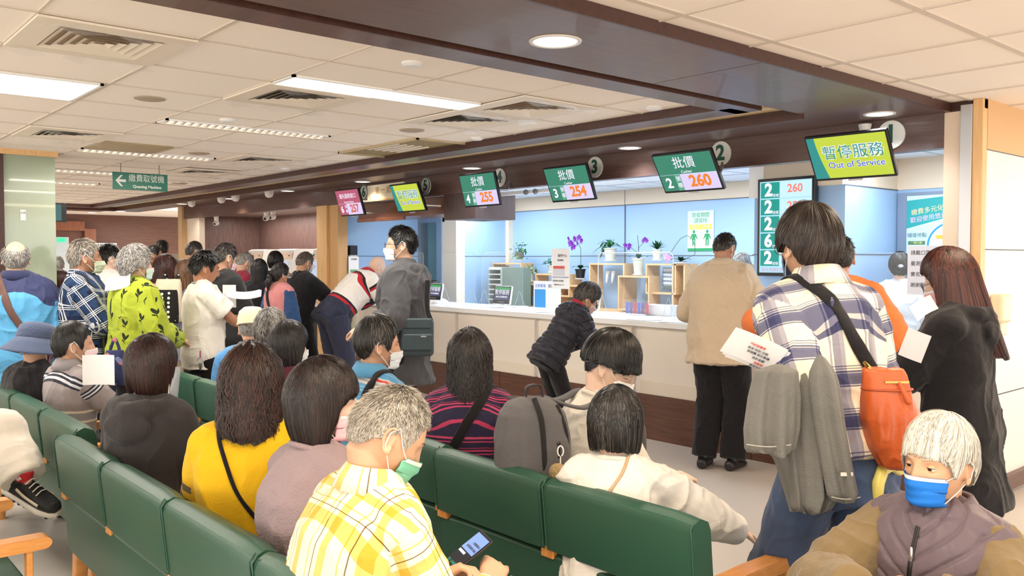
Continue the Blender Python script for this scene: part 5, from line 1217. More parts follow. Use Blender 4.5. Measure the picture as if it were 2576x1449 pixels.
# air diffusers
M_vent = mat('vent_cream', (240, 228, 210), .45); M_ventd = mat('vent_dark', (70, 64, 58), .7); M_film = mat('plastic_film', (235, 235, 235), .08, alpha=.22, spec=.9)
def vent(xc, yc, label, s=.335, dark=True, inner=.22):
    t = thing('ceiling_vent', label, 'vent', (xc, yc, ZC), 0, 'square air diffusers in the ceiling'); z = ZC-.008
    MB().box(xc-inner-.01, xc+inner+.01, yc-inner-.01, yc+inner+.01, z-.001, z+.003).build('dark_core', M_ventd if dark else mat('vent_mid', (160, 140, 116), .6), t, world=True)
    mb = MB()
    for a in ((xc-s, xc+s, yc-s, yc-inner), (xc-s, xc+s, yc+inner, yc+s), (xc-s, xc-inner, yc-inner, yc+inner), (xc+inner, xc+s, yc-inner, yc+inner)): mb.box(a[0], a[1], a[2], a[3], z-.010, z)
    mb.build('frame', M_vent, t, world=True)
    for k in range(5):
        r0 = inner*(1-k/5.2); r1 = r0-inner*.125; P = []
        for (r, zz) in ((r0, z-.014), (r1, z-.004)):
            P.append([(xc-r, yc-r, zz), (xc+r, yc-r, zz), (xc+r, yc+r, zz), (xc-r, yc+r, zz)])
        MB().grid(np.array(P), cv=True).build('vane', M_vent, t, world=True)
    fm = MB(); rr = s*1.02; P = []
    for i in range(9):
        P.append([(xc-rr+2*rr*i/8, yc-rr+2*rr*j/8, z-.02-.012*((i*7+j*5) % 3)-(.018 if 2 < i < 6 and 2 < j < 6 else 0)) for j in range(9)])
    P = np.array(P)
    for Q in (P[:2], P[-2:]): MB().grid(Q).build('plastic_sheet', M_film, t, smooth=True, world=True)
for (x, y, lb, dk) in ((-4.34, 1.22, 'large air diffuser in the ceiling at top left', 0), (-5.01, 2.56, 'air diffuser beside the bright fluorescent strip', 1), (-5.02, 3.92, 'air diffuser with dark slots right of the bright strip', 1), (-4.34, 3.92, 'cream air diffuser nearest the cross beam', 0),
                       (-7.70, 1.90, 'air diffuser above the glass pillar', 1), (-8.38, 3.90, 'air diffuser in the middle of the far ceiling', 1), (-10.0, 3.92, 'air diffuser behind the hanging green sign', 1), (-11.5, 2.0, 'far air diffuser beside the glass pillar', 1)): vent(x, y, lb, dark=dk)
t = MB().box(-8.62, -7.98, 2.26, 2.86, ZC-.012, ZC-.001).build('ceiling_panel', mat('tan_panel', (176, 156, 118), .5)); tag(t, 'tan replacement panel in the tile ceiling', 'panel')
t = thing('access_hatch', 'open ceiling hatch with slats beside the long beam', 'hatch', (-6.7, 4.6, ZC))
MB().box(-7.32, -6.04, 4.2, 4.69, ZC-.004, ZC-.001).build('recess_shade', mat('hatch_shade', (150, 132, 92), .7), t, world=True)  # flat sheet, darker colour stands in for the shaded shaft; no hole cut
for k in range(5): MB().box(-6.95+.0*k, -6.45, 4.26+k*.08, 4.29+k*.08, ZC-.012, ZC-.004).build('slat', M_vent, t, world=True)
mb = MB()
for a in ((-7.34, -6.02, 4.18, 4.2), (-7.34, -7.32, 4.18, 4.69), (-6.04, -6.02, 4.18, 4.69)): mb.box(*a, ZC-.02, ZC)
mb.build('frame', mat('hatch_frame', (190, 172, 136), .6), t, world=True)
def roundgrille(x, y, r, name, label, m, dz=.012, group=None):
    o = MB().tube([(x, y, ZC), (x, y, ZC-dz*.5), (x, y, ZC-dz)], [r, r, r*.72], 28).build(name, m, bevel=.002); tag(o, label, 'detector' if name == 'smoke_detector' else 'speaker', group); return o
M_spk = mat('speaker_grey', (176, 160, 140), .6)
for (x, y, r, lb) in ((-5.69, 1.89, .095, 'round ceiling speaker beside the bright panel'), (-5.72, 3.92, .10, 'round ceiling speaker left of the dark-slot diffuser'), (-8.32, 3.22, .10, 'round brown ceiling speaker beyond the louvred strip'), (-11.8, 4.3, .10, 'far round ceiling speaker right of the hanging sign')): roundgrille(x, y, r, 'ceiling_speaker', lb, M_spk, group='round ceiling speakers')
for (x, y, lb) in ((-3.76, 2.58, 'white smoke detector beside the cross beam'), (-3.78, 4.55, 'white smoke detector at the beam corner'), (-5.72, 4.58, 'smoke detector near the open hatch'), (-6.17, 2.6, 'smoke detector left of the louvred strip'), (-9.07, 4.5, 'small smoke detector in the far ceiling'), (-10.8, 4.5, 'furthest smoke detector before the beam')): roundgrille(x, y, .055, 'smoke_detector', lb, M_wplast, .022, 'smoke detectors')
# hanging queue sign
sa = at(354, 457, X=-9.7)
t = thing('hanging_sign', 'green hanging sign with arrow reading Queuing Machine', 'sign', tuple(sa)); KS = 1.33
MB().box(-9.722, -9.7, sa[1]-.215*KS, sa[1]+.215*KS, sa[2]-.07*KS, sa[2]+.068*KS).build('sign_board', mat('sign_green', (30, 112, 92), .4), t, world=True, bevel=.002)
for y in (-.2, .2): MB().tube([(-9.71, sa[1]+y, sa[2]+.09), (-9.71, sa[1]+y, ZC)], .003, 6).build('hanger', M_blkp, t, world=True)
MS = Matrix.Translation((-9.699, sa[1], sa[2])) @ Matrix.Rotation(math.radians(90), 4, 'Z') @ Matrix.Diagonal((KS, KS, KS, 1))
wm = mat('sign_white', (226, 232, 226), .5)
tx('繳費取號機', t, MS, .047, .022, -.001, .066, wm, 0, .86); tx('Queuing Machine', t, MS, .05, -.042, -.001, .032, wm, .0008)
mb = MB(); A_ = [(-.195, 0), (-.155, .045), (-.138, .045), (-.168, .010), (-.115, .010), (-.115, -.010), (-.168, -.010), (-.138, -.045), (-.155, -.045)]
mb.poly([tuple(MS @ Vector((x, -.001, z))) for x, z in A_]); mb.build('arrow', wm, t, world=True)
# cameras
M_cam = mat('camera_white', (228, 222, 214), .4)
for (x, y, lb) in ((-14.35, 5.42, 'dome camera left of the downlights at the far corner'), (-13.07, 5.40, 'dome camera above the niche, left of a pair'), (-12.54, 5.40, 'dome camera above the niche, right of a pair'), (-11.45, 5.42, 'dome camera beside the downlight over the post')):
    t = thing('dome_camera', lb, 'camera', (x, y, ZS), 0, 'dome cameras on the beam')
    MB().tube([(x, y, ZS), (x, y, ZS-.05)], .062, 20).build('mount', M_cam, t, smooth=False, world=True, bevel=.006); MB().ell((x, y, ZS-.055), (.058, .058, .05)).build('dome', M_cam, t, smooth=True, world=True)
def bullet(x, y, z, lb, ang=0, n=1):
    t = thing('security_camera', lb, 'camera', (x, y, z), 0, 'security cameras')
    MB().tube([(x, y, 2.405 if y > 5.9 else z+.07), (x, y, z+.02)], [.045, .035], 18).build('mount', M_cam, t, world=True)
    d = np.array([math.sin(ang), -math.cos(ang), -.35]); d /= np.linalg.norm(d); c = np.array([x, y, z])
    MB().ell(c, (.05, .05, .048)).tube([c, c+d*.05], [.042, .036], 18).build('housing', M_cam, t, smooth=True, world=True); MB().disc(c+d*.0502, .024, d, 20, .004).build('lens_glass', M_blkp, t, world=True)
bullet(-15.0, 6.1, 2.23, 'camera under the beam at the left end of the niche', .5); bullet(-13.0, 6.1, 2.25, 'camera under the beam in the middle of the niche', .7); bullet(-12.8, 6.12, 2.26, 'camera beside its twin in the middle of the niche', .2)
bullet(-2.97, 5.86, 2.47, 'small dark-lensed camera behind the Out of Service monitor', .2)
t = thing('dual_camera', 'white two-lens camera bar inside the office ceiling', 'camera', (-7.0, 6.3, 2.32)); MB().box(-7.5, -6.55, 6.25, 6.31, 2.30, 2.34).build('bar', M_wplast, t, world=True, bevel=.008)
for x in (-6.95, -6.8): MB().ell((x, 6.24, 2.315), (.03, .03, .03)).build('lens_ball', mat('lens_grey', (120, 120, 124), .3), t, smooth=True, world=True)
# number board on the blue pillar
t = thing('number_board', 'tall portrait screen listing queue numbers on the blue pillar', 'screen', (-4.0, 6.6, 1.45))
X0_, X1_, Z0_, Z1_ = -4.275, -3.735, 1.45, 2.285
MB().box(X0_, X1_, 6.54, 6.6, Z0_, Z1_).build('casing', M_blkp, t, world=True, bevel=.006)
I4 = Matrix.Translation((0, 6.54, 0)); s = panel('display', t, I4, X0_+.025, X1_-.025, Z0_+.03, Z1_-.025, -.001, glow('scr_sky', (170, 222, 240), 1.0))
G_t1 = glow('scr_teal2', (20, 150, 138), 1.0); G_coral = glow('scr_coral', (244, 128, 112), 1.0)
for k, (a, b_) in enumerate((('2', '260'), ('2', '259'), ('2', '258'), ('6', '257'), ('2', '256'))):
    zt = Z1_-.03-.145*k; panel('counter_field', s, I4, X0_+.035, X0_+.215, zt-.138, zt-.004, -.0016, G_t1); panel('number_field', s, I4, X0_+.222, X1_-.03, zt-.138, zt-.004, -.0014, glow('scr_pale', (196, 232, 244), 1.0))
    tx(a, s, I4, X0_+.11, zt-.072, -.0022, .15, G_white, .006); tx('號櫃', s, I4, X0_+.18, zt-.118, -.0022, .030, G_white); tx(b_, s, I4, X0_+.36, zt-.066, -.0022, .095, G_coral, .002)
tx('還有興趣的民眾請至服務台', s, I4, -4.005, Z0_+.052, -.0022, .038, glow('scr_pink', (214, 150, 190), 1.0))
o = text('請至櫃台前依序，現場服務人員', (-3.95, 6.596, 1.19), .034, mat('blue_ink', (60, 100, 200), .5), None); tag(o, 'small blue lettering on the pillar above the worktop', 'sign'); o.name = 'pillar_lettering'
# posters
def poster(name, lb, x0, x1, y, z0, z1, base, parts, cat='poster'):
    t = thing(name, lb, cat, ((x0+x1)/2, y, z0)); MB().box(x0, x1, y-.004, y, z0, z1).build('sheet', base, t, world=True); M = Matrix.Translation((0, y-.004, 0))
    parts(t, M); return t
def p1_(t, M):
    g = mat('poster_green', (40, 150, 96), .6); yl = mat('poster_yellow', (244, 206, 60), .6); xc = -6.18
    tx('防疫期間', t, M, xc, 2.105, -.001, .062, g); tx('請保持', t, M, xc, 2.04, -.001, .062, g)
    panel('yellow_band', t, M, xc-.155, xc+.155, 1.945, 2.0, -.001, yl); tx('適當社交距離', t, M, xc, 1.972, -.002, .046, mat('poster_cream', (246, 240, 200), .6))
    for sx_ in (-.095, .095):
        mb = MB(); x = xc+sx_; mb.poly([tuple(M @ Vector((x+.018*math.cos(a), -.001, 1.915+.020*math.sin(a)))) for a in np.linspace(0, 6.28, 20)[:-1]])
        mb.poly([tuple(M @ Vector((x+a, -.001, b))) for a, b in ((-.03, 1.89), (.03, 1.89), (.055, 1.83), (.047, 1.825), (.022, 1.86), (.022, 1.75), (.006, 1.75), (.004, 1.82), (-.004, 1.82), (-.006, 1.75), (-.022, 1.75), (-.022, 1.86), (-.047, 1.825), (-.055, 1.83))])
        mb.build('person_pictogram', g, t, world=True)
    panel('distance_line', t, M, xc-.05, xc+.05, 1.897, 1.899, -.001, g); panel('green_foot', t, M, xc-.183, xc+.183, 1.688, 1.722, -.001, g)
poster('distance_poster', 'pale green poster with two pictogram people on the back wall', -6.365, -5.995, 8.295, 1.688, 2.16, mat('mint', (206, 238, 226), .6), p1_)
def p2_(t, M):
    te = mat('teal_ink', (40, 160, 160), .6); w_ = mat('paper_white', (246, 248, 250), .7); dk = mat('olive_label', (90, 124, 96), .6)
    MB().poly([tuple(M @ Vector(v)) for v in ((-3.42, -.001, 2.10), (-2.9, -.001, 2.14), (-2.9, -.001, 1.99), (-3.42, -.001, 1.86))]).build('teal_top', te, t, world=True)
    R_ = TX(M, -3.18, -.002, 1.975) @ Matrix.Rotation(math.radians(-8), 4, 'Y')
    tx('繳費多元化', t, R_, -.06, .045, 0, .055, mat('gold_text', (236, 214, 160), .6)); tx('歡迎使用悠遊卡付費', t, R_, .02, -.02, 0, .052, mat('pink_text', (232, 190, 226), .6))
    tx('儲值地點', t, M, -3.33, 1.80, -.001, .042, mat('navy_ink', (60, 90, 100), .6))
    for z, s in ((1.735, '一樓大廳'), (1.672, '二樓東側區'), (1.612, '五樓東側區')): panel('label_band', t, M, -3.405, -3.26, z-.016, z+.016, -.001, dk); tx(s, t, M, -3.333, z, -.002, .024, mat('lime_ink', (220, 226, 120), .6))
    MB().poly([tuple(M @ Vector((-3.03+.215*math.cos(a), -.0012, 1.71+.20*math.sin(a)))) for a in np.linspace(0, 6.28, 40)[:-1]]).build('blue_circle', mat('cyan_ink', (40, 150, 216), .6), t, world=True)
    MB().poly([tuple(M @ Vector((-3.03+.198*math.cos(a), -.002, 1.71+.184*math.sin(a)))) for a in np.linspace(0, 6.28, 40)[:-1]]).build('white_circle', w_, t, world=True)
    MB().poly([tuple(M @ Vector((x, -.003, z))) for x, z in ((-3.17, 1.60), (-3.13, 1.69), (-3.08, 1.715), (-3.04, 1.68), (-3.06, 1.62), (-3.09, 1.595))]).build('pink_patch', mat('pink_ink', (206, 96, 140), .6), t, world=True)
    MB().poly([tuple(M @ Vector((x, -.003, z))) for x, z in ((-3.18, 1.80), (-3.10, 1.80), (-3.06, 1.765), (-3.16, 1.765))]).build('yellow_patch', mat('yellow_ink', (222, 186, 66), .6), t, world=True)
    MB().poly([tuple(M @ Vector(v)) for v in ((-3.42, -.001, 1.50), (-3.42, -.001, 1.46), (-2.9, -.001, 1.46), (-2.9, -.001, 1.58), (-3.15, -.001, 1.56))]).build('teal_foot', te, t, world=True)
b = MB().box(-3.5, -2.6, 7.518, 7.536, 1.36, 2.17).build('poster_backboard', mat('slate_board', (124, 140, 162), .5)); tag(b, 'slate grey board behind the teal poster in the right bay', 'board')
poster('card_payment_poster', 'large teal poster with a blue ringed white circle in the right bay', -3.42, -2.9, 7.517, 1.46, 2.14, mat('sky_paper', (196, 230, 242), .6), p2_)
# notices, shields and things on the counter
M_acr = mat('acrylic', (236, 246, 250), .04, alpha=.05, spec=.3); M_edge = mat('acrylic_edge', (190, 214, 224), .15, alpha=.4); M_paper = mat('white_paper', (244, 244, 246), .7)
def shield(x0, x1, y, z1, lb, leg=True, frame=False):
    t = thing('acrylic_shield', lb, 'screen', ((x0+x1)/2, y, 1.05), 0, 'clear acrylic shields on the counter')
    MB().box(x0, x1, y-.002, y+.002, 1.052, z1).build('pane', M_acr, t, world=True)
    r = .05; pts = [(x0, y, 1.052), (x0, y, z1-r)]+[(x0+r-r*math.cos(a), y, z1-r+r*math.sin(a)) for a in np.linspace(0, math.pi/2, 6)]+[(x1-r+r*math.sin(a), y, z1-r+r*math.cos(a)) for a in np.linspace(0, math.pi/2, 6)]+[(x1, y, z1-r), (x1, y, 1.052)]
    MB().tube(pts, .0045 if frame else .0022, 6, cap=False).build('edge', mat('frame_white', (236, 240, 240), .3) if frame else M_edge, t, smooth=True, world=True)
    for x in ((x0+.05, x1-.05) if leg else ()):
        MB().tube([(x-.0, y-.09, 1.052), (x, y-.004, 1.25)], .003, 6).tube([(x, y+.09, 1.052), (x, y+.004, 1.25)], .003, 6).build('foot', M_edge, t, smooth=True, world=True)
    return t
shield(-9.4, -8.95, 6.3, 1.68, 'clear acrylic shield at the bald customer'); shield(-8.35, -7.72, 6.15, 1.67, 'clear acrylic shield left of the white clinic flyer'); shield(-7.6, -6.9, 6.15, 1.67, 'clear acrylic shield carrying the white clinic flyer')
shield(-5.75, -4.84, 6.1, 1.655, 'clear shield with white frame beside the beige jacket', frame=True); shield(-3.3, -2.62, 6.1, 1.64, 'clear acrylic shield in front of the white uniform')
def notice(t, M, w, h, lines, hd=(190, 196, 202)):
    panel('print', t, M, -w/2+.01, w/2-.01, h*.18, h/2-.01, -.0008, mat('print_%d' % hd[0], hd, .7))
    for k, (s, sz, z, m) in enumerate(lines): tx(s, t, M, 0, z, -.0016, sz, m)
ink = mat('ink_dark', (70, 74, 84), .7); inkr = mat('ink_red', (220, 96, 88), .7); inkb = mat('ink_blue', (60, 110, 210), .7)
xc, zc = -6.93-.18, 1.48; M = Matrix.Translation((at(1410, 676, Y=6.14)[0], 6.14, at(1410, 676, Y=6.14)[2]))
t = thing('clinic_flyer', 'white flyer taped to the acrylic shield above the puffer jacket', 'notice', tuple(M.translation)); MB().box(-.13, .13, -.001, .001, -.205, .205, M=M).build('sheet', M_paper, t, world=True)
tx('醫學中心', t, M, .03, .13, -.002, .034, ink); tx('健保服務', t, M, 0, .085, -.002, .022, ink); panel('red_table', t, M, -.105, .06, .0, .028, -.002, inkr); panel('grey_table', t, M, -.105, .06, -.07, -.004, -.002, mat('tab_grey', (214, 216, 222), .7))
panel('foot_band', t, M, -.12, .12, -.095, -.08, -.002, mat('foot_grey', (176, 186, 196), .7)); tx('掛號須知 請洽櫃台', t, M, -.03, -.125, -.002, .020, ink); tx('服務時間 08:00-17:00', t, M, -.02, -.165, -.002, .016, ink)
M = Matrix.Translation(tuple(at(2345, 680, Y=6.09)))
t = thing('window_notice', 'grey notice with icons on the shield left of the brown-haired person', 'notice', tuple(M.translation)); MB().box(-.17, .17, -.001, .001, -.17, .17, M=M).build('sheet', mat('notice_grey', (214, 216, 226), .7), t, world=True)
for k, s in enumerate(('請戴口罩', '量測體溫', '實名登記', '謝謝配合')): tx(s, t, M, -.08, .12-.075*k, -.002, .034, ink)
def desk_screen(px, py, lb, y=6.28, w=.15, h=.105, ang=0):
    c = at(px, py, Y=y); M = Matrix.Translation((c[0], y, 1.05+.14)) @ Matrix.Rotation(math.radians(ang), 4, 'Z') @ Matrix.Rotation(math.radians(-10), 4, 'X')
    t = thing('counter_screen', lb, 'screen', (c[0], y, 1.05), 0, 'counter screens reading out of service')
    MB().box(-w, w, -.008, .02, -h, h, M=M).build('casing', M_wplast, t, world=True, bevel=.012); s = panel('bezel', t, M, -w+.006, w-.006, -h+.006, h-.006, -.0086, mat('bezel_black', (16, 16, 18), .15))
    panel('display', s, M, -w+.018, w-.018, -h+.05, h-.016, -.0094, glow('scr_dark', (60, 66, 96), 1.0)); panel('green_strip', s, M, -w+.018, w-.018, h-.05, h-.016, -.0098, glow('scr_leaf', (64, 150, 92), 1.0))
    tx('暫停服務', s, M, 0, .028, -.0104, .062, G_white); tx('OUT OF SERVICE', s, M, .0, -.022, -.0104, .026, G_white, .0008); tx('○○○○○○', s, M, 0, -.08, -.0104, .02, glow('scr_grey', (150, 150, 156), .8))
    MB().tube([(c[0], y+.02, 1.15), (c[0], y+.05, 1.055)], .018, 12).disc((c[0], y+.05, 1.062), .08, (0, 0, -1), 24, .01).build('stand', M_wplast, t, smooth=False, world=True)
desk_screen(1094, 738, 'Out of Service counter screen right of the shoulder bag'); desk_screen(1264, 748, 'Out of Service counter screen in front of the filing trays'); desk_screen(1478, 762, 'Out of Service counter screen half hidden by the puffer jacket', ang=10)
t = thing('blue_leaflets', 'two-page blue and white leaflet standing on the desk behind the counter', 'leaflet', tuple(at(1375, 780, Y=7.1)))
M = Matrix.Translation(tuple(at(1376, 745, Y=7.1))) @ Matrix.Rotation(math.radians(4), 4, 'Z')
MB().box(-.22, .22, -.002, .002, -.20, .18, M=M).build('sheet', M_paper, t, world=True); panel('blue_block', t, M, -.20, -.02, -.19, .08, -.003, mat('leaf_blue', (70, 160, 226), .6)); tx('注意事項', t, M, -.11, .12, -.003, .045, inkb); tx('服務流程', t, M, .11, .12, -.003, .045, ink)
t = thing('brochure_stand', 'clear brochure holder with blue and red leaflets beside a white box', 'holder', tuple(at(1600, 790, Y=6.5)))
c = at(1603, 765, Y=6.45); MB().box(c[0]-.19, c[0]+.19, 6.44, 6.444, 1.053, 1.20).box(c[0]-.19, c[0]+.19, 6.40, 6.5, 1.05, 1.056).build('holder', M_acr, t, world=True)
for k in range(6): MB().box(c[0]-.15+k*.05, c[0]-.11+k*.05, 6.45, 6.454, 1.06, 1.17).build('leaflet', mat('leafl_%d' % (k % 3), [(90, 110, 210), (120, 90, 160), (206, 70, 80)][k % 3], .5), t, world=True)
c = at(1665, 790, Y=6.55); b = MB().box(c[0]-.17, c[0]+.14, 6.5, 6.62, 1.05, 1.155).build('printer_box', mat('box_grey', (224, 226, 226), .5), bevel=.006); tag(b, 'small pale grey box on the counter left of the beige jacket', 'box')
for k, (px, py, sx_) in enumerate(((1500, 812, .3), (1640, 815, .4), (1300, 770, .3), (1390, 785, .3), (1080, 752, .25), (1900, 822, .25), (1930, 828, .2))):
    c = at(px, py, Z=1.053); c[1] = min(max(c[1], 5.98), 6.5); a = .2*k; R2 = Matrix.Translation((c[0], c[1], 1.0525)) @ Matrix.Rotation(a, 4, 'Z')
    b = MB().box(-.15, .15, -.105, .105, 0, .002, M=R2).build('paper_sheet', M_paper); tag(b, ['sheet of paper left of the beige jacket', 'paper form on the counter by the white-framed shield', 'paper slip near the filing trays screen', 'paper form left of the puffer jacket', 'paper by the left counter screen', 'paper slip at the blue pillar', 'folded slip at the blue pillar edge'][k], 'paper', 'papers on the counter')
# wall unit with notice on the blue partition
t = thing('card_reader', 'grey wall unit with a black top and a small notice, by the wood post', 'device', (-10.44, 6.13, 1.3))
M = Matrix.Translation((-10.446, 6.13, 1.55)) @ Matrix.Rotation(math.radians(90), 4, 'Z')
MB().box(-.05, .06, -.09, 0, .10, .23, M=M).build('black_head', M_blkp, t, world=True, bevel=.004); MB().box(-.05, .06, -.08, 0, -.20, .10, M=M).build('body', mat('reader_grey', (196, 200, 196), .5), t, world=True, bevel=.004)
panel('notice', t, M, -.085, .075, -.22, .08, -.094, M_paper); panel('green_print', t, M, -.06, .06, -.16, -.10, -.0948, mat('print_leaf', (110, 176, 130), .6)); tx('取號機', t, M, 0, .04, -.0955, .03, ink)
t = thing('standing_notice', 'white standing notice with rows of print beside the bald customer', 'notice', (-10.1, 6.3, 1.02)); MB().box(-10.3, -10.0, 6.28, 6.30, 1.02, 1.30).build('sheet', M_paper, t, world=True)
for k in range(4): tx('批價掛號須知', t, Matrix.Translation((0, 6.28, 0)), -10.15, 1.25-.055*k, -.001, .04, ink if k % 2 else inkr)
# kiosks
def kiosk(px, lb):
    x = at(px, 640, Y=6.4)[0]; t = thing('payment_kiosk', lb, 'kiosk', (x+.33, 6.75, 0), 0, 'payment kiosks in the wood niche')
    P = [[(xx, y, z) for (y, z) in ((6.45, .0), (6.45, .95), (6.3, 1.0), (6.34, 1.05), (6.5, 1.74), (6.55, 1.76), (7.0, 1.76), (7.0, 0))] for xx in (x, x+.62)]
    MB().grid(np.array(P), cv=True, flip=True).poly(P[0]).poly(P[1][::-1]).build('cabinet', mat('kiosk_white', (232, 230, 226), .35), t, world=True, bevel=.012)
    M = Matrix.Translation((x+.31, 6.405, 1.36)) @ Matrix.Rotation(math.radians(-13.0), 4, 'X')
    panel('display', t, M, -.22, .22, -.17, .20, -.004, glow('scr_kiosk', (196, 204, 222), .9)); panel('face_strip', t, M, -.29, .29, .25, .34, -.003, mat('kiosk_peach', (232, 206, 190), .5)); panel('slot', t, M, -.2, .2, -.27, -.22, -.003, mat('slot_red', (206, 140, 120), .5))
    for xx in (-.08, .16): panel('camera_slot', t, M, xx, xx+.05, .285, .305, -.004, M_blkp)
    MB().disc(tuple(M @ Vector((-.26, -.004, .29))), .03, (0, -1, 0), 20, .002).build('number_badge', mat('badge_green', (70, 130, 100), .5), t, world=True)
kiosk(612, 'white payment kiosk left of three, against the wood wall'); kiosk(683, 'white payment kiosk in the middle of three'); kiosk(775, 'white payment kiosk beside the light wood post')
t = thing('blood_pressure_arm', 'white pad and arm on the right of the last kiosk', 'device', (-11.5, 6.2, 0)); MB().ell((-11.35, 6.15, 1.02), (.05, .10, .11)).build('pad', M_wplast, t, smooth=True, world=True); MB().box(-11.75, -11.3, 6.1, 6.35, 0, .74).build('base', M_blkp, t, world=True, bevel=.01); MB().box(-11.8, -11.28, 6.08, 6.38, .74, .77).build('shelf', M_wplast, t, world=True, bevel=.004)
MB().tube([(-11.35, 6.2, .77), (-11.35, 6.16, .95)], .025, 10).build('arm', M_wplast, t, smooth=True, world=True)
# far end
o = MB().box(-21.97, -21.95, 5.17, 5.34, 1.98, 2.08).build('exit_sign', glow('exit_green', (60, 230, 150), 1.4)); tag(o, 'green exit sign above the far door', 'sign')
t = thing('wall_screen', 'pale cyan lit screen at the far end behind the white shirt', 'screen', (-21.8, 6.7, 1.0)); MB().box(-21.9, -21.84, 6.35, 7.0, 1.0, 1.78).build('casing', M_blkp, t, world=True); MB().box(-21.838, -21.836, 6.38, 6.97, 1.03, 1.75).build('display', glow('scr_far', (178, 232, 244), 1.1), t, world=True)
MB().box(-21.835, -21.834, 6.4, 6.95, 1.64, 1.74).build('title_band', glow('scr_far2', (60, 190, 190), 1.0), t, world=True)
o = MB().box(-21.9, -21.88, 5.95, 6.45, 1.78, 1.97).build('wall_sheet', M_paper); tag(o, 'white printed sheet on the far wall above the grey-haired head', 'sheet')
text('請依序排隊', (-21.875, 6.2, 1.91), .09, ink, o, rot=(math.pi/2, 0, math.pi/2)); text('叫號服務', (-21.875, 6.2, 1.83), .07, ink, o, rot=(math.pi/2, 0, math.pi/2))
t = thing('wall_monitor', 'small dark edged monitor on the wall right of the glass pillar', 'monitor', (-12, 2.85, 2.05)); MB().box(-12.05, -12.0, 2.5, 2.94, 2.06, 2.30).build('casing', M_blkp, t, world=True); MB().box(-12.0, -11.998, 2.52, 2.88, 2.08, 2.28).build('display', glow('scr_tv', (70, 120, 120), .7), t, world=True)
MB().tube([(-12.03, 2.7, 2.3), (-12.03, 2.7, ZC)], .012, 8).build('hanger', M_blkp, t, world=True)
t = thing('glass_sticker', 'small pale label on the green glass pillar', 'label', (-9.168, 1.9, 1.98)); c = at(58, 541, X=-9.168); MB().box(-9.170, -9.166, c[1]-.022, c[1]+.022, c[2]-.05, c[2]+.05).build('sheet', M_paper, t, world=True); text('公告', (-9.165, c[1], c[2]+.02), .022, ink, t, rot=(math.pi/2, 0, math.pi/2))
t = thing('soap_dispenser', 'cream plastic soap dispenser on the corridor wall behind the black coat', 'dispenser', (-2.2, 6.12, 1.1)); MB().box(-2.197, -2.11, 6.02, 6.19, 1.18, 1.37).build('body', mat('cream_plastic', (238, 222, 190), .4), t, world=True, bevel=.03, seg=4); MB().box(-2.19, -2.13, 6.05, 6.16, 1.10, 1.19).build('nozzle', mat('cream_plastic2', (228, 214, 186), .4), t, world=True, bevel=.01)
# ---------------- shelf, trays and plants in the office ----------------
M_sh = wood('shelf_wood', (206, 168, 122), (220, 184, 138), .5, 'X', 4, 8)
def cubby(px0, px1, py0, py1, lb, y=7.95, d=.24, th=.022):
    a = at(px0, py0, Y=y); b_ = at(px1, py1, Y=y); x0, z1, x1, z0 = a[0], a[2], b_[0], b_[2]
    t = thing('box_shelf', lb, 'shelf', ((x0+x1)/2, y+d/2, z0), 0, 'open wooden box shelves behind the counter')
    for nm, q in (('side', (x0, x0+th, z0, z1)), ('side', (x1-th, x1, z0, z1)), ('top', (x0+th, x1-th, z1-th, z1)), ('bottom', (x0+th, x1-th, z0, z0+th))): MB().box(q[0], q[1], y, y+d, q[2], q[3]).build(nm, M_sh, t, world=True, bevel=.002)
    return x0, x1, z0, z1
cubby(1238, 1311, 661, 746, 'box shelf holding the filing trays, leftmost'); cubby(1304, 1347, 713, 783, 'small low box shelf right of the filing trays'); cubby(1346, 1432, 688, 748, 'box shelf behind the white flyer'); cubby(1402, 1470, 716, 783, 'low box shelf behind the puffer jacket')
cubby(1482, 1570, 662, 785, 'tall open box shelf with paper fins inside', y=7.98); cubby(1554, 1633, 693, 785, 'box shelf under the tall orchid, overlapping its neighbour', y=7.9, d=.2); cubby(1624, 1700, 663, 742, 'box shelf with a framed notice under the small palm', y=7.95); cubby(1690, 1722, 663, 785, 'narrow box shelf left of the beige jacket')
cubby(1850, 1890, 664, 710, 'box shelf edge right of the beige jacket')
t = thing('low_cabinet', 'low white cabinet under the box shelves', 'cabinet', (-7.8, 8.1, 0)); MB().box(-9.5, -4.6, 7.86, 8.28, .05, .93).build('body', mat('cab_white', (232, 236, 240), .4), t, world=True); MB().box(-9.52, -4.6, 7.84, 8.28, .93, .95).build('top', M_sh, t, world=True)
t = thing('filing_trays', 'grey-green filing unit with a column of pull-out trays', 'filing unit', tuple(at(1260, 745, Y=7.6))); a = at(1232, 672, Y=7.6); b_ = at(1302, 790, Y=7.6)
MB().box(a[0]+.26, b_[0], 7.6, 7.84, b_[2], a[2]).build('body', mat('file_green', (122, 140, 130), .5), t, world=True)
MB().box(a[0], a[0]+.02, 7.58, 7.8, b_[2], a[2]).box(a[0]+.25, a[0]+.27, 7.58, 7.8, b_[2], a[2]).box(a[0]+.02, a[0]+.25, 7.79, 7.8, b_[2], a[2]).build('frame', mat('file_grey', (170, 186, 178), .5), t, world=True)
nt_ = 9
for k in range(nt_):
    z = b_[2]+(a[2]-b_[2])*(k+.5)/nt_; MB().box(a[0]+.02, a[0]+.25, 7.56, 7.79, z, z+.014).build('tray', M_wplast, t, world=True)
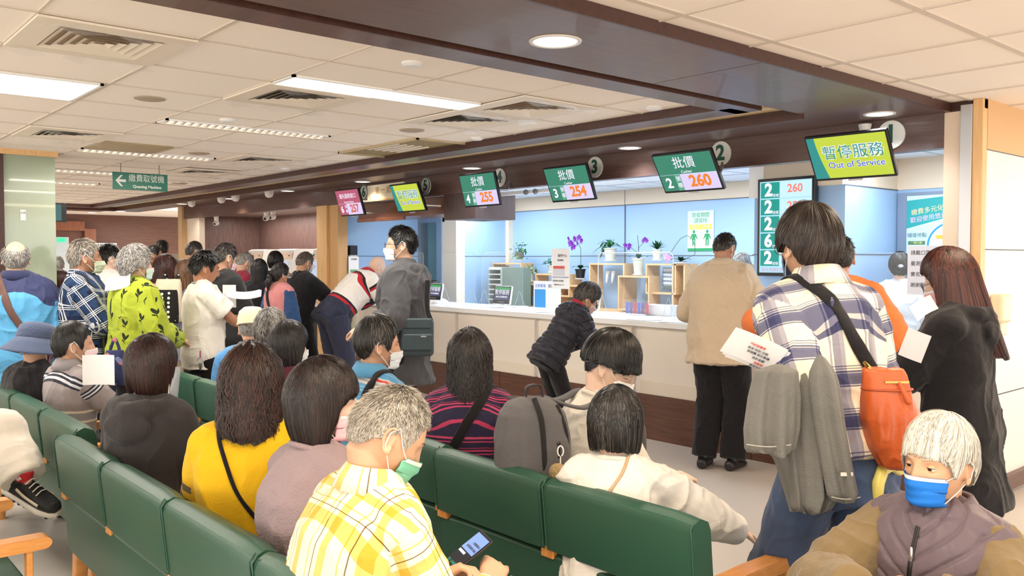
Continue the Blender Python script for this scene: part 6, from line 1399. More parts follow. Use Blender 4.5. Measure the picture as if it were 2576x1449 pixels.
# framed notice
t = thing('framed_notice', 'green framed notice with rows of text inside a box shelf', 'notice', tuple(at(1680, 727, Y=8.1))); a = at(1668, 673, Y=8.05); b_ = at(1694, 727, Y=8.05); MB().box(a[0], b_[0], 8.05, 8.06, b_[2], a[2]).build('frame', mat('frame_sage', (90, 110, 96), .5), t, world=True); MB().box(a[0]+.01, b_[0]-.01, 8.045, 8.05, b_[2]+.03, a[2]-.01).build('sheet', mat('paper_blue', (196, 206, 216), .6), t, world=True)
for k in range(6): text('服務項目說明', ((a[0]+b_[0])/2, 8.043, a[2]-.06-.05*k), .028, ink, t)
t = thing('paper_fins', 'two white paper fins standing in the tall box shelf', 'paper', tuple(at(1535, 720, Y=8.1)))
for (p0, p1) in ((1524, 1532), (1538, 1546)): a = at(p0, 682, Y=8.1); b_ = at(p1, 712, Y=8.1); MB().add([(a[0], 8.1, a[2]), (b_[0], 8.1, a[2]), (b_[0]-.05, 8.1, b_[2]), (a[0], 8.1, b_[2]), (a[0], 8.12, a[2]), (b_[0], 8.12, a[2]), (b_[0]-.05, 8.12, b_[2]), (a[0], 8.12, b_[2])], [(0, 1, 2, 3), (7, 6, 5, 4), (0, 4, 5, 1), (2, 6, 7, 3), (0, 3, 7, 4), (1, 5, 6, 2)]).build('sheet', M_paper, t, world=True)
M_leaf = mat('leaf_green', (60, 140, 66), .45, var=.4, vscale=30); M_leafd = mat('leaf_dark', (34, 92, 50), .45, var=.3, vscale=30); M_leafl = mat('leaf_pale', (176, 204, 150), .5, var=.3, vscale=40); M_soil = mat('soil', (70, 54, 42), .9)
def leaf(mb, p, d, ln, wd, bend=.5, up=(0, 0, 1)):
    p = np.array(p, float); d = nrm(d); s = nrm(np.cross(d, up)); rows = []
    for i in range(7):
        t = i/6; q = p+d*ln*t+np.array([0, 0, -1])*bend*ln*t*t; w_ = wd*math.sin(math.pi*min(t*.92+.06, 1))**.8
        n_ = np.cross(s, d); rows.append([q-s*w_+n_*w_*.25, q, q+s*w_+n_*w_*.25])
    mb.grid(np.array(rows))
def pot(t, c, r, h, m):
    c = np.array(c); MB().tube([c+[0, 0, .004], c+[0, 0, h*.9], c+[0, 0, h*.92], c+[0, 0, h]], [r*.72, r*.95, r*1.06, r*1.06], 24).build('pot', m, t, smooth=False, world=True, bevel=.002)
    MB().tube([c, c+[0, 0, .012]], [r*.95, r*1.05], 24).build('saucer', M_wplast, t, world=True); MB().disc(c+[0, 0, h+.0006], r*.96, (0, 0, -1), 20, .003).build('soil', M_soil, t, world=True)
M_pot = mat('pot_cream', (214, 214, 200), .5, var=.15, vscale=60); M_potg = mat('pot_brown', (128, 116, 100), .5, var=.3, vscale=40)
def plant(px, py, lb, y, kind, r=.065, h=.12, pm=None, name='potted_plant'):
    c = at(px, py, Y=y); t = thing(name, lb, 'plant', tuple(c), 0, 'potted plants on the box shelves'); pot(t, c, r, h, pm or M_pot); c = c+np.array([0, 0, h]); rg = np.random.default_rng(int(px))
    mb = MB()
    if kind == 'bush':
        for k in range(46):
            a = rg.uniform(0, 6.28); e = rg.uniform(.1, 1.3); d = np.array([math.cos(a)*math.cos(e), math.sin(a)*math.cos(e), math.sin(e)]); L = rg.uniform(.03, .13); leaf(mb, c+d*L, d+rg.normal(0, .3, 3), .055, .018, .5)
    elif kind == 'ivy':
        for k in range(60):
            a = rg.uniform(0, 6.28); L = rg.uniform(.02, .15); z = .10*rg.uniform(-.8, 1.2)-(.5*max(0, L-.09)); leaf(mb, c+np.array([math.cos(a)*L, math.sin(a)*L*.6, z]), rg.normal(0, 1, 3), .045, .018, .4)
    elif kind == 'dieff':
        for k in range(26):
            a = rg.uniform(0, 6.28); e = rg.uniform(.2, 1.35); d = np.array([math.cos(a)*math.cos(e), math.sin(a)*math.cos(e)*.7, math.sin(e)]); leaf(mb, c+d*.03, d, rg.uniform(.14, .27), .022, .75)
    elif kind == 'palm':
        for k in range(24):
            a = k*2.4; e = .35+.9*(k/24); d = np.array([math.cos(a)*math.cos(e), math.sin(a)*math.cos(e), math.sin(e)]); leaf(mb, c, d, .14, .012, .15)
    elif kind == 'pale':
        for k in range(38):
            a = rg.uniform(0, 6.28); e = rg.uniform(0, 1.3); d = np.array([math.cos(a)*math.cos(e), math.sin(a)*math.cos(e), math.sin(e)]); L = rg.uniform(.02, .10); leaf(mb, c+d*L, d, .07, .02, .6)
    elif kind == 'orchid':
        for k in range(4): a = k*1.6+.3; leaf(mb, c, (math.cos(a), math.sin(a)*.5, .7), .17, .032, .5)
    mb.build('leaves', {'pale': M_leafl, 'palm': M_leafd, 'orchid': M_leafd}.get(kind, M_leaf), t, smooth=True, world=True)
    if kind in ('bush', 'dieff', 'ivy', 'pale'):
        mb = MB()
        for k in range(6): a = k; mb.tube([c, c+np.array([math.cos(a)*.03, math.sin(a)*.02, .05]), c+np.array([math.cos(a)*.06, math.sin(a)*.04, .11])], .002, 5)
        mb.build('stems', M_leafd, t, world=True)
    return t, c
plant(1307, 655, 'leafy green plant on the leftmost box shelf', 8.05, 'ivy', .06, .12, M_potg); plant(1334, 708, 'pale-leaved plant in a cream pot, left of the flyer', 8.0, 'pale', .06, .13); plant(1387, 686, 'slender green plant half behind the white flyer', 8.05, 'bush', .05, .10)
plant(1535, 656, 'large leafy plant in a cream pot on the tall box shelf', 8.08, 'dieff', .08, .16); plant(1653, 655, 'small dark green palm in a white pot', 8.05, 'palm', .06, .13)
M_orc = mat('orchid_purple', (124, 44, 168), .5, var=.2, vscale=60); M_orcp = mat('orchid_pink', (214, 150, 220), .5)
def flower(parent, p, s, m, d=(0, -1, .1)):
    mb = MB(); d = nrm(d); u = nrm(np.cross(d, (0, 0, 1))); v = np.cross(u, d)
    for k in range(5): a = k*1.2566+1.57; e = u*math.cos(a)+v*math.sin(a); leaf(mb, np.array(p), e+d*.25, s, s*.42, .1, up=tuple(d))
    mb.ell(np.array(p)+d*.006, (s*.22,)*3, n=8, m=6); mb.build('blossom', m, parent, smooth=True, world=True)
def orchid(px, py, lb, y, stems, m, pm=None, h=.15):
    t, c = plant(px, py, lb, y, 'orchid', .07, h, pm)
    for pts, fl in stems:
        P = [c]+[at(a, b_, Y=y) for a, b_ in pts]; k = len(P); Q = [P[0]*(1-f)+P[1]*f for f in (0, .5)]+P[1:]
        MB().tube(Q, .0035, 6).build('flower_stem', mat('stem_green', (70, 84, 70), .6), t, smooth=True, world=True)
        for (a, b_, s) in fl: flower(t, at(a, b_, Y=y-.02), s, m, (rnd_(a), -1, rnd_(b_)*.5))
def rnd_(a): return ((a*7.13) % 1-.5)
orchid(1460, 702, 'purple orchid with a dense spray in a black pot', 8.0, [([(1461, 680), (1461, 650), (1461, 625), (1452, 606), (1440, 604)], [(1437, 612, .05), (1448, 600, .05), (1458, 598, .05), (1444, 620, .045), (1432, 600, .04), (1464, 606, .045), (1454, 612, .04), (1440, 624, .035)])], M_orc, M_blkp, .13)
orchid(1606, 692, 'orchid with two small purple sprays in a white pot', 7.98, [([(1606, 650), (1606, 620), (1604, 592)], []), ([(1606, 640), (1607, 622), (1618, 612), (1624, 603)], [(1623, 602, .035), (1628, 606, .03), (1619, 606, .03)]), ([(1606, 645), (1600, 632), (1588, 624), (1580, 618)], [(1574, 616, .035), (1584, 617, .035), (1582, 624, .028)])], M_orc, None, .2)
orchid(1712, 662, 'orchid with a long arching stem and a pink spray', 7.95, [([(1748, 640), (1748, 618), (1740, 600), (1728, 592), (1712, 600), (1700, 616), (1690, 632), (1680, 642)], [(1676, 645, .04), (1684, 648, .035), (1678, 654, .03)])], M_orcp, None, .02)
# ================= THINGS PEOPLE WEAR, CARRY AND SIT IN =================
def sheet(lb, c, u, v, w, h, m=None, parent=None, name='paper_form', bend=.02, cat='paper', lines=True, stack=1):
    """slightly curved sheet with thickness; c centre, u along width, v along height"""
    c = np.array(c, float); u = nrm(u); v = nrm(np.array(v, float)-u*(np.array(v, float)@u)); n_ = np.cross(u, v); root = thing(name, lb, cat, tuple(c))
    for k in range(stack):
        off = n_*.0025*k-u*.012*k+v*.008*k
        P = [[c+off+u*(a-.5)*w+v*(b_-.5)*h+n_*bend*(4*(a-.5)**2) for b_ in np.linspace(0, 1, 7)] for a in np.linspace(0, 1, 9)]
        o = MB().grid(np.array(P)).build('sheet', m or M_paper, root, world=True); sd = o.modifiers.new('t', 'SOLIDIFY'); sd.thickness = .0006
    return root, c, u, v, n_
def shapebag(mb, c, X, Y, Z, w, d, h, ex=5):
    cs = [np.array(c)+Z*(t-.5)*h for t in (0, .04, .3, .6, .92, 1)]; k = (.90, .97, 1.0, .98, .93, .86)
    mb.loft(cs, [X]*6, [Y]*6, [w/2*q for q in k], [d/2*q for q in (.85, .98, 1.05, 1, .85, .6)], 28, ex)
Zv = np.array([0, 0, 1.])
# phone of the yellow plaid shirt
p = PE['yp']; W0, W1 = p['WR']
pc = at(1168, 1396, D=2.30)
t = thing('smartphone', 'black smartphone with a lit screen held by the yellow plaid shirt', 'phone', tuple(pc))
nv_ = nrm(p['C']-pc); ux = nrm(np.cross(Zv, nv_))*-1; vy = np.cross(nv_, ux); Mp = Matrix([[ux[0], -nv_[0], vy[0], pc[0]], [ux[1], -nv_[1], vy[1], pc[1]], [ux[2], -nv_[2], vy[2], pc[2]], [0, 0, 0, 1]]) @ Matrix.Rotation(math.radians(14), 4, 'Y')
MB().box(-.038, .038, -.004, .004, -.08, .08, M=Mp).build('case', M_blkp, t, world=True, bevel=.004)
panel('display', t, Mp, -.035, .035, -.075, .076, -.0046, glow('ph_dark', (22, 26, 34), 1)); panel('chat_panel', t, Mp, -.033, .033, -.07, -.01, -.0050, glow('ph_blue', (150, 180, 240), 1)); panel('white_pill', t, Mp, -.005, .03, -.006, .002, -.0052, glow('ph_white', (230, 236, 250), 1))
tx('櫃檯繳費 2號', t, Mp, 0, .035, -.0052, .010, G_green2); tx('您好請問需要', t, Mp, -.004, -.025, -.0055, .0085, ink); tx('什麼服務？', t, Mp, -.008, -.04, -.0055, .0085, ink); tx('12:08', t, Mp, -.018, .066, -.0052, .007, G_white)
# papers
p = PE['wt']; m_ = (p['WR'][0]+p['WR'][1])/2; sheet('white papers held up by the person in the white tee shirt', at(616, 744, D=np.dot(m_-CAMP, FW)), p['rgt']*.3+p['fwd'], Zv*.25+p['rgt']*-1, .24, .17, stack=2)
sheet('white sheet hanging from the hands of the white tee shirt', at(578, 745, D=6.5), RT, Zv, .10, .17, bend=.01)
p = PE['gs']; sheet('white sheet held by the person in the grey striped polo', at(252, 930, D=4.6), RT, Zv+RT*.1, .17, .16)
sheet('white sheet in the hands of the navy plaid shirt', at(300, 712, D=5.75), RT*.9+Zv*.2, Zv+FW*.6, .17, .10)
p = PE['pl']; r_, c, u, v, n_ = sheet('printed hospital forms held out by the blue and cream plaid shirt', at(1908, 893, D=2.62), RT*.92-UP*.40, UP*.55+RT*.30-FW*.5, .17, .105, bend=.006, stack=3, name='printed_forms')
nn = nrm(np.cross(u, v)); nn = nn if nn@(CAMP-c) > 0 else -nn; uu = np.cross(v, nn); Mf = Matrix([[uu[0], -nn[0], v[0], c[0]], [uu[1], -nn[1], v[1], c[1]], [uu[2], -nn[2], v[2], c[2]], [0, 0, 0, 1]])
for k, (s, z, mk) in enumerate((('門診繳費單', .036, inkr), ('姓名 科別 日期', .020, ink), ('掛號費 部分負擔', .006, ink), ('合計金額', -.010, ink), ('領藥號', -.026, inkr), ('請至批價櫃台', -.040, ink))): tx(s, r_, Mf, -.02+.008*k, z, -.010, .010, mk)
sheet('grey printed sheet hanging beside the black coat', at(2298, 868, D=2.98), RT*.9-UP*.35, UP+RT*.3, .085, .10, mat('sheet_grey', (206, 200, 204), .7), bend=.01)
p = PE['bh']; m_ = (p['WR'][0]+p['WR'][1])/2
t = thing('phone_wallet', 'brown phone wallet in the hands of the person in the black coat', 'wallet', tuple(m_)); cw = m_+p['fwd']*.09+Zv*.01; Mw_ = Matrix.Translation(tuple(cw)) @ Matrix.Rotation(math.radians(YAW*57.3), 4, 'Z') @ Matrix.Rotation(math.radians(-50), 4, 'X')
MB().box(-.085, .05, -.008, .008, -.05, .05, M=Mw_).build('cover', mat('brown_leather', (110, 74, 58), .4), t, world=True, bevel=.006); MB().box(-.06, .045, -.011, -.008, -.04, .045, M=Mw_).build('screen', M_blkp, t, world=True)
sheet('small white slip held with the phone wallet by the black coat', at(2318, 775, D=3.22), RT*.8+UP*.5, UP-RT*.5, .09, .06)
p = PE['pf']; m_ = (p['WR'][0]+p['WR'][1])/2; t = thing('rolled_receipt', 'rolled white receipt held by the person in the puffer jacket', 'receipt', tuple(m_)); q = m_+p['fwd']*.12; MB().tube([q-p['rgt']*.05, q+p['rgt']*.06+Zv*.03], .02, 16, cap=False).build('roll', M_paper, t, smooth=True, world=True)
# hats
def cap_dome(p, r, z0, zt, m, name, brim=None, nm='crown'):
    rows = []; n = 40
    for (k, z) in ((1.0, z0), (1.02, z0+.02), (1.0, z0+(zt-z0)*.45), (.9, z0+(zt-z0)*.75), (.6, zt-.006), (.05, zt)):
        rows.append([p['hp']((r[0]*k*math.sin(a), -.008+r[1]*k*math.cos(a), z)) for a in np.linspace(0, 2*math.pi, n, endpoint=False)])
    o = MB().grid(np.array(rows), cv=True).build(name, m, p['root'], smooth=True, world=True); sd = o.modifiers.new('t', 'SOLIDIFY'); sd.thickness = .004
    return o
slate = fb('slate_hat', (82, 94, 122), bump=.4, bscale=120); p = PE['bk']
cap_dome(p, (.098, .118), .035, .150, slate, 'bucket_hat'); rows = []
for (k, z) in ((1.0, .045), (1.18, .015), (1.42, -.012), (1.62, -.036), (1.66, -.044)): rows.append([p['hp']((.098*k*math.sin(a), -.008+.118*k*math.cos(a), z+.012*math.sin(2*a)*(k-1))) for a in np.linspace(0, 2*math.pi, 48, endpoint=False)])
o = MB().grid(np.array(rows), cv=True).build('hat_brim', slate, p['root'], smooth=True, world=True); sd = o.modifiers.new('t', 'SOLIDIFY'); sd.thickness = .004
p = PE['cp']; crm = fb('cream_cap', (246, 232, 196), bump=.3, bscale=120); cap_dome(p, (.088, .108), .02, .142, crm, 'cap')
o = MB().tube([p['hp']((.0885*math.sin(a), -.008+.109*math.cos(a), .028)) for a in np.linspace(0, 6.2832, 40)], .007, 8, cap=False).build('cap_band', crm, p['root'], smooth=True, world=True)
MB().tube([p['sp'](.452-.02*math.cos(a), math.cos(a)*.075-.004, math.sin(a)*.085) for a in np.linspace(0, 2*math.pi, 33)], .028, 12, cap=False).build('orange_collar', fb('orange_fleece', (240, 130, 76)), p['root'], smooth=True, world=True)
p = PE['sc']; mb = MB()
for k in range(5): mb.tube([p['sp'](.435+.014*k-.02*math.cos(a), math.cos(a)*(.088-.004*k)-.004, math.sin(a)*(.098-.004*k)) for a in np.linspace(0, 2*math.pi, 33)], .010, 8, cap=False)
mb.build('knitted_scarf', fb('magenta_knit', (180, 28, 70)), p['root'], smooth=True, world=True)
p = PE['pf']; MB().tube([p['sp'](.470-.02*math.cos(a), math.cos(a)*.078-.004, math.sin(a)*.082) for a in np.linspace(0, 2*math.pi, 33)], .020, 10, cap=False).build('red_lining', fb('red_lining', (190, 40, 60)), p['root'], smooth=True, world=True)
# hair buns and tails
for key, off, r in (('nu', (0, -.106, -.012), (.040, .024, .036)), ('pv', (0, -.125, -.02), (.028, .035, .04))):
    p = PE[key]; MB().ell((0, 0, 0), r, n=20, m=12).v
    mb = MB().ell(off, r, n=20, m=12); mb.v = [np.array([p['hp'](q) for q in v_]) for v_ in mb.v]; mb.build('hair_bun', H_dk, p['root'], smooth=True, world=True)
p = PE['pv']; MB().tube([p['hp'](q) for q in ((0, -.12, -.03), (0, -.15, -.08), (0, -.145, -.15))], [.03, .034, .012], 12, rnd=True).build('ponytail', H_dk, p['root'], smooth=True, world=True)
p = PE['nu']; mb = MB().ell((0, -.135, .01), (.022, .008, .014)); mb.v = [np.array([p['hp'](q) for q in v_]) for v_ in mb.v]; mb.build('hair_clip', mat('clip', (200, 204, 214), .2, .6), p['root'], smooth=True, world=True)
# face shield
p = PE['hd']; rows = []
for z in np.linspace(.01, -.13, 8): rows.append([p['hp']((.088*math.sin(a), .015+.115*math.cos(a), z)) for a in np.linspace(-1.45, 1.45, 18)])
o = MB().grid(np.array(rows)).build('face_shield', mat('shield_film', (214, 222, 234), .1, alpha=.45), p['root'], smooth=True, world=True)
rim = [rows[i][-1] for i in range(8)]+[rows[-1][j] for j in range(17, -1, -1)]+[rows[i][0] for i in range(7, -1, -1)]; MB().tube(rim, .0015, 6).build('shield_rim', M_wplast, o, smooth=True, world=True)
# straps: over a shoulder and across the back
def sash(p, name, lab, side, w_, m, t_=.035, hip=-.02, thing_=False, front=True, back=True):
    sp_ = p['sp']; s_ = side; pts = []; nr_ = []
    pts = [sp_(hip+.02, .05, -s_*.18), sp_(hip, -.10-t_, -s_*.13), sp_(.13, -.115-t_, -s_*.04), sp_(.27, -.125-t_, s_*.045), sp_(.385, -.095-t_, s_*.085), sp_(.452, -.02, s_*.092), sp_(.41, .085+t_*.7, s_*.085)]
    b_ = -p['fwd']; sd_ = -s_*p['rgt']; nr_ = [sd_, b_, b_, b_, b_+p['tdir']*.6, p['tdir'], p['fwd']]
    return strap(name, pts, w_, m, p['root'], nrm_=nr_)
hug(PE['ys'], 'bag_strap', [(.0, .17, 0), (.12, .09, 0), (.27, -.02, 0), (.39, -.085, 20), (.44, -.10, 90), (.38, -.10, 170)], .014, blk)
hug(PE['ww'], 'bag_strap', [(.12, -.15, 0), (.27, -.05, 0), (.39, .055, 20), (.44, .075, 90), (.38, .08, 170)], .010, mat('tan_leather', (196, 164, 124), .5))
hug(PE['ms'], 'bag_strap', [(.0, -.19, 0), (.13, -.12, 0), (.27, -.03, 0), (.39, .07, 20), (.44, .10, 90), (.38, .10, 170)], .042, blk)
hug(PE['bp'], 'bag_strap', [(.15, .09, 0), (.30, .10, 0), (.39, .105, 30), (.42, .105, 90), (.36, .10, 160), (.2, .10, 180)], .040, blk)
hug(PE['nb'], 'bag_strap', [(-.05, .17, 0), (.13, .06, 0), (.27, -.03, 0), (.40, -.09, 30), (.43, -.10, 90), (.38, -.10, 170)], .045, mat('brown_strap', (92, 62, 54), .6))
hug(PE['pv'], 'bag_strap', [(-.02, .14, 0), (.13, .05, 0), (.27, -.03, 0), (.40, -.08, 30), (.43, -.09, 90)], .04, blk)
# plaid shirt: wide black strap and orange leather bag
p = PE['pl']; sp_ = p['sp']; bagc = at(2246, 1052, D=2.56)
hug(p, 'bag_strap', [(.38, -.09, 170), (.44, -.095, 90), (.40, -.07, 25), (.28, -.005, 0), (.14, .075, 0), (.04, .13, 0)], .046, blk)
M_or = mat('orange_leather', (206, 96, 44), .38, bump=.3, bscale=30, var=.15)
t = thing('shoulder_bag', 'orange leather drawstring shoulder bag hanging from the plaid shirt', 'bag', tuple(bagc)); tdn = nrm(Zv-RT*.22); X_ = nrm(np.cross(tdn, FW)); 
mb = MB(); cs = [bagc+tdn*z+RT*x for z, x in ((-.15, .012), (-.145, .01), (-.08, .0), (0, -.005), (.08, -.002), (.125, .0), (.15, .0))]; mb.loft(cs, [RT]*7, [FW]*7, [.055, .075, .086, .083, .068, .060, .056], [.03, .05, .062, .058, .045, .036, .03], 32, 2.6)
me = remesh(mb, .004, 3, 'bag_body'); P_ = get_co(me); N_ = get_no(me); q = P_@np.stack([RT, FW, tdn], 1); set_co(me, P_+N_*(.006*(1-np.abs(2*vnoise(q*np.array([34, 34, 7]))-1))**2)[:, None]); me.materials.append(M_or); me.shade_smooth(); link('bag_body', me, t, world=True)
MB().tube([bagc+tdn*.09+RT*(.072*math.cos(a))+FW*(.052*math.sin(a)) for a in np.linspace(0, 6.2832, 40)], .0035, 8, cap=False).build('seam', mat('orange_dark', (168, 74, 34), .5), t, smooth=True, world=True)
MB().box(-.035, .035, -.003, .003, -.003, .003, M=Matrix.Translation(tuple(bagc+tdn*.115-FW*.045+RT*.015)) @ Matrix.Rotation(YAW, 4, 'Z')).build('zip', mat('brass', (190, 160, 90), .3, .8), t, world=True)
MB().tube([bagc+tdn*.11-FW*.05+RT*.02, bagc+tdn*.06-FW*.066+RT*.028], [.006, .011], 8, rnd=True, flat=.4).build('zip_pull', M_or, t, smooth=True, world=True)
MB().tube([sp_(.05, -.15, .135), bagc+tdn*.17-RT*.05, bagc+tdn*.145-RT*.03], .006, 8).build('buckle', mat('brass', (190, 160, 90), .3, .8), t, smooth=True, world=True)
# grey jacket over the plaid shirt's arm
M_gj = fb('grey_fleece', (118, 117, 112), bump=.35, bscale=220)
jc = at(2010, 1090, D=2.42); t = thing('grey_jacket', 'grey fleece jacket draped over the arm of the plaid shirt', 'jacket', tuple(jc))
def drape(L, D_, th, lobes, amp, ph_, n=56, m_=26):
    rows = []; n_ = len(L)
    for f in np.linspace(0, 1, m_):
        k_ = f*(n_-1); y_, xl_, xr_ = [np.interp(k_, range(n_), [q[i] for q in L]) for i in range(3)]
        hw = (xr_-xl_)/2/F*D_; e = min(1, f*6)**.5*min(1, (1-f)*14)**.5
        c = at((xl_+xr_)/2, y_, D=D_); row = []
        for a in np.linspace(0, 2*math.pi, n, endpoint=False):
            w_ = math.sin(lobes*a+ph_+1.5*f)*.6+math.sin((lobes*2-1)*a-ph_+2*f)*.4
            row.append(c+RT*hw*math.cos(a)*(1+.05*w_)*e-FW*th*math.sin(a)*(1+amp*(.35+f)*w_)*e+UP*.006*math.sin(3*a+ph_)*f)
        rows.append(row)
    rows[0] = [np.mean(rows[0], 0)]*n; rows[-1] = [np.mean(rows[-1], 0)]*n
    return MB().grid(np.array(rows), cv=True)
parts_ = (('sleeve', drape([(915, 1935, 1990), (935, 1898, 2003), (1000, 1882, 2010), (1080, 1872, 2008), (1128, 1876, 1998), (1140, 1885, 1990)], 2.50, .055, 5, .45, .4)), ('jacket_body', drape([(930, 1975, 2070), (1010, 1962, 2100), (1120, 1972, 2118), (1235, 1985, 2118), (1290, 1992, 2072)], 2.56, .05, 7, .5, 1.3)),
          ('sleeve', drape([(890, 2040, 2085), (960, 2035, 2110), (1080, 2050, 2128), (1180, 2068, 2145), (1268, 2085, 2164)], 2.48, .036, 4, .45, 2.2)), ('jacket_hem', drape([(1080, 1905, 2000), (1160, 1950, 2040), (1275, 1985, 2060), (1286, 1988, 2055)], 2.58, .034, 6, .5, .8)))
for k, (nm_, m3) in enumerate(parts_): m3.build(nm_, M_gj, t, smooth=True, world=True)
for y0_ in (1118, 1250): MB().tube([at(1878+(y0_-1118)*1.62+f*(112-(y0_-1118)*.3), y0_+6*math.sin(f*3), D=2.442+.0*f) for f in np.linspace(0, 1, 9)], .002, 6).build('hem_stitch', mat('stitch', (164, 162, 152), .8), t, smooth=True, world=True)
a = at(2130, 1193, D=2.438); MB().box(-.017, .017, -.002, .002, -.005, .005, M=Matrix.Translation(tuple(a)) @ Matrix.Rotation(YAW, 4, 'Z')).build('jacket_label', mat('label_white', (222, 216, 204), .7), t, world=True)
# dark shoulder bag of the grey jacket
p = PE['gl']; M_nb = mat('dark_teal_bag', (50, 66, 72), .55, bump=.2)
bc = at(1050, 838, D=5.65); t = thing('shoulder_bag', 'dark teal messenger bag on the hip of the grey hooded jacket', 'bag', tuple(bc)); R3 = Matrix.Translation(tuple(bc)) @ Matrix.Rotation(YAW, 4, 'Z')
MB().box(-.105, .105, -.05, .05, -.15, .09, M=R3).build('bag_body', M_nb, t, world=True, bevel=.022, seg=4); MB().box(-.095, .105, -.07, -.04, -.11, .0, M=R3).build('front_pocket', M_nb, t, world=True, bevel=.012, seg=3); MB().box(-.10, .10, -.056, .0, .03, .10, M=R3).build('flap', M_nb, t, world=True, bevel=.012, seg=3); MB().box(.03, .065, -.073, -.069, -.02, -.012, M=R3).build('badge', M_metal, t, world=True)
top_ = at(1075, 705, D=5.72); strap('bag_strap', [tuple(bc+RT*.09+Zv*.08), tuple((bc+top_)/2+RT*.03), tuple(top_)], .03, blk, t, nrm_=-FW)
# backpack of the young person
p = PE['ym']; kc = at(1338, 1108, D=3.17); gb = fb('grey_canvas', (104, 102, 104), bump=.4, bscale=260); db = fb('black_web', (42, 42, 44))
t = thing('backpack', 'grey backpack with a clip and a fluffy charm, worn by the young person', 'backpack', tuple(kc)); bf = nrm(-p['fwd']); bx = np.cross(bf, Zv)
yb_ = math.atan2(bf[1], bf[0]); Xb = nrm(RT*.95+FW*.1); Yb = nrm(np.cross(Zv, Xb))
mb = MB(); cs = [kc+Zv*z for z in (-.19, -.18, -.1, .02, .10, .135, .155)]; mb.loft(cs, [Xb]*7, [Yb]*7, [.10, .128, .137, .132, .115, .088, .05], [.07, .095, .105, .10, .085, .06, .03], 36, 3.2)
me = remesh(mb, .005, 3, 'main_body'); P_ = get_co(me); N_ = get_no(me); set_co(me, P_+N_*(.008*(1-np.abs(2*vnoise(P_*np.array([20, 20, 8]))-1))**2)[:, None]); me.materials.append(gb); me.shade_smooth(); link('main_body', me, t, world=True)
def onb(x, z, lift=.0): return kc+Xb*x+Zv*z-Yb*(math.sqrt(max(.0, 1-(abs(x)/.14)**3.2))*.100*(1-.9*max(0, z-.08)**.9)+lift)
strap('zip_band', [onb(.0, .165, -.03), onb(.02, .10, .004), onb(.03, .0, .006), onb(.035, -.1, .006), onb(.04, -.21, .004)], .020, db, t, nrm_=-Yb); strap('zip_band', [onb(.085, .14, -.03), onb(.115, .05, .002), onb(.125, -.05, .0), onb(.13, -.16, 0)], .014, db, t, nrm_=-Yb+Xb*.5)
MB().box(-.016, .016, -.004, .006, -.03, .03, M=Matrix.Translation(tuple(onb(.075, -.015, .004))) @ Matrix.Rotation(YAW, 4, 'Z')).build('usb_port', M_blkp, t, world=True, bevel=.008)
strap('grab_handle', [kc+Xb*-.02+Zv*.14+Yb*.0, kc+Xb*-.018+Zv*.195, kc+Xb*.03+Zv*.198+Yb*.02, kc+Xb*.045+Zv*.14+Yb*.02], .030, db, t, nrm_=[-Xb, Zv, Zv, Xb], sub=20)
sp_ = p['sp']; strap('shoulder_strap', [kc+Zv*.15+Xb*.06+Yb*.06, sp_(.42, -.13, .10), sp_(.465, -.02, .115), sp_(.40, .12, .11), sp_(.22, .16, .12)], .055, gb, t, .006, nrm_=[Zv, Zv, Zv, p['fwd'], p['fwd']]); strap('shoulder_strap', [kc+Zv*.15-Xb*.06+Yb*.06, sp_(.42, -.13, -.10), sp_(.465, -.02, -.115), sp_(.40, .12, -.11)], .055, gb, t, .006, nrm_=[Zv, Zv, Zv, p['fwd']])
# clip and charm
cc = at(1410, 1135, D=3.02); MB().tube([cc+RT*.010*math.cos(a)+UP*(.018*math.sin(a)+.0) for a in np.linspace(-1.2, 4.4, 20)], .0025, 8).tube([cc-UP*.018, cc-UP*.05], .0022, 6).build('clip', M_wplast, t, smooth=True, world=True)
ch = at(1405, 1190, D=3.02); me = remesh(MB().ell(ch, (.038, .03, .034)).ell(ch-UP*.02+RT*.01, (.034, .03, .028)), .004, 2, 'fluffy_charm'); P_ = get_co(me); N_ = get_no(me); set_co(me, P_+N_*((vnoise(P_*260)-.5)*.006)[:, None]); me.materials.append(fb('tan_plush', (190, 164, 116), bump=.8, bscale=200)); me.shade_smooth(); link('fluffy_charm', me, t, world=True)
# polka dot backpack
m, nt, sp2, a = pat_mat('polka'); tcn = nt.nodes.new('ShaderNodeTexCoord'); mp = nt.nodes.new('ShaderNodeMapping'); mp.inputs['Scale'].default_value = (26, 26, 26); nt.links.new(tcn.outputs['Object'], mp.inputs[0]); vo = nt.nodes.new('ShaderNodeTexVoronoi'); vo.inputs['Scale'].default_value = 1; vo.inputs['Randomness'].default_value = .25; nt.links.new(mp.outputs[0], vo.inputs['Vector'])
lt = nt.nodes.new('ShaderNodeMath'); lt.operation = 'LESS_THAN'; lt.inputs[1].default_value = .30; nt.links.new(vo.outputs['Distance'], lt.inputs[0]); setcol(nt, mixc(nt, (30, 30, 28), (236, 232, 220), lt.outputs[0])); P_polka = m
bc = at(425, 762, D=7.25); t = thing('backpack', 'cream backpack with a black polka dot pocket on the pink hoodie', 'backpack', tuple(bc)); mb = MB(); shapebag(mb, bc+Zv*.02, RT, FW, Zv, .22, .12, .36, 3); mb.build('main_body', fb('cream_canvas', (236, 222, 196)), t, smooth=True, world=True, bevel=0)
mb = MB(); shapebag(mb, bc-FW*.05-Zv*.03, RT, FW, Zv, .20, .06, .28, 3); mb.build('dotted_pocket', P_polka, t, smooth=True, world=True)
for s_ in (-1, 1): strap('shoulder_strap', [bc+Zv*.17+RT*.05*s_, bc+Zv*.24+RT*.06*s_+FW*.06, bc+Zv*.20+RT*.07*s_+FW*.16], .03, P_polka, t, nrm_=Zv)
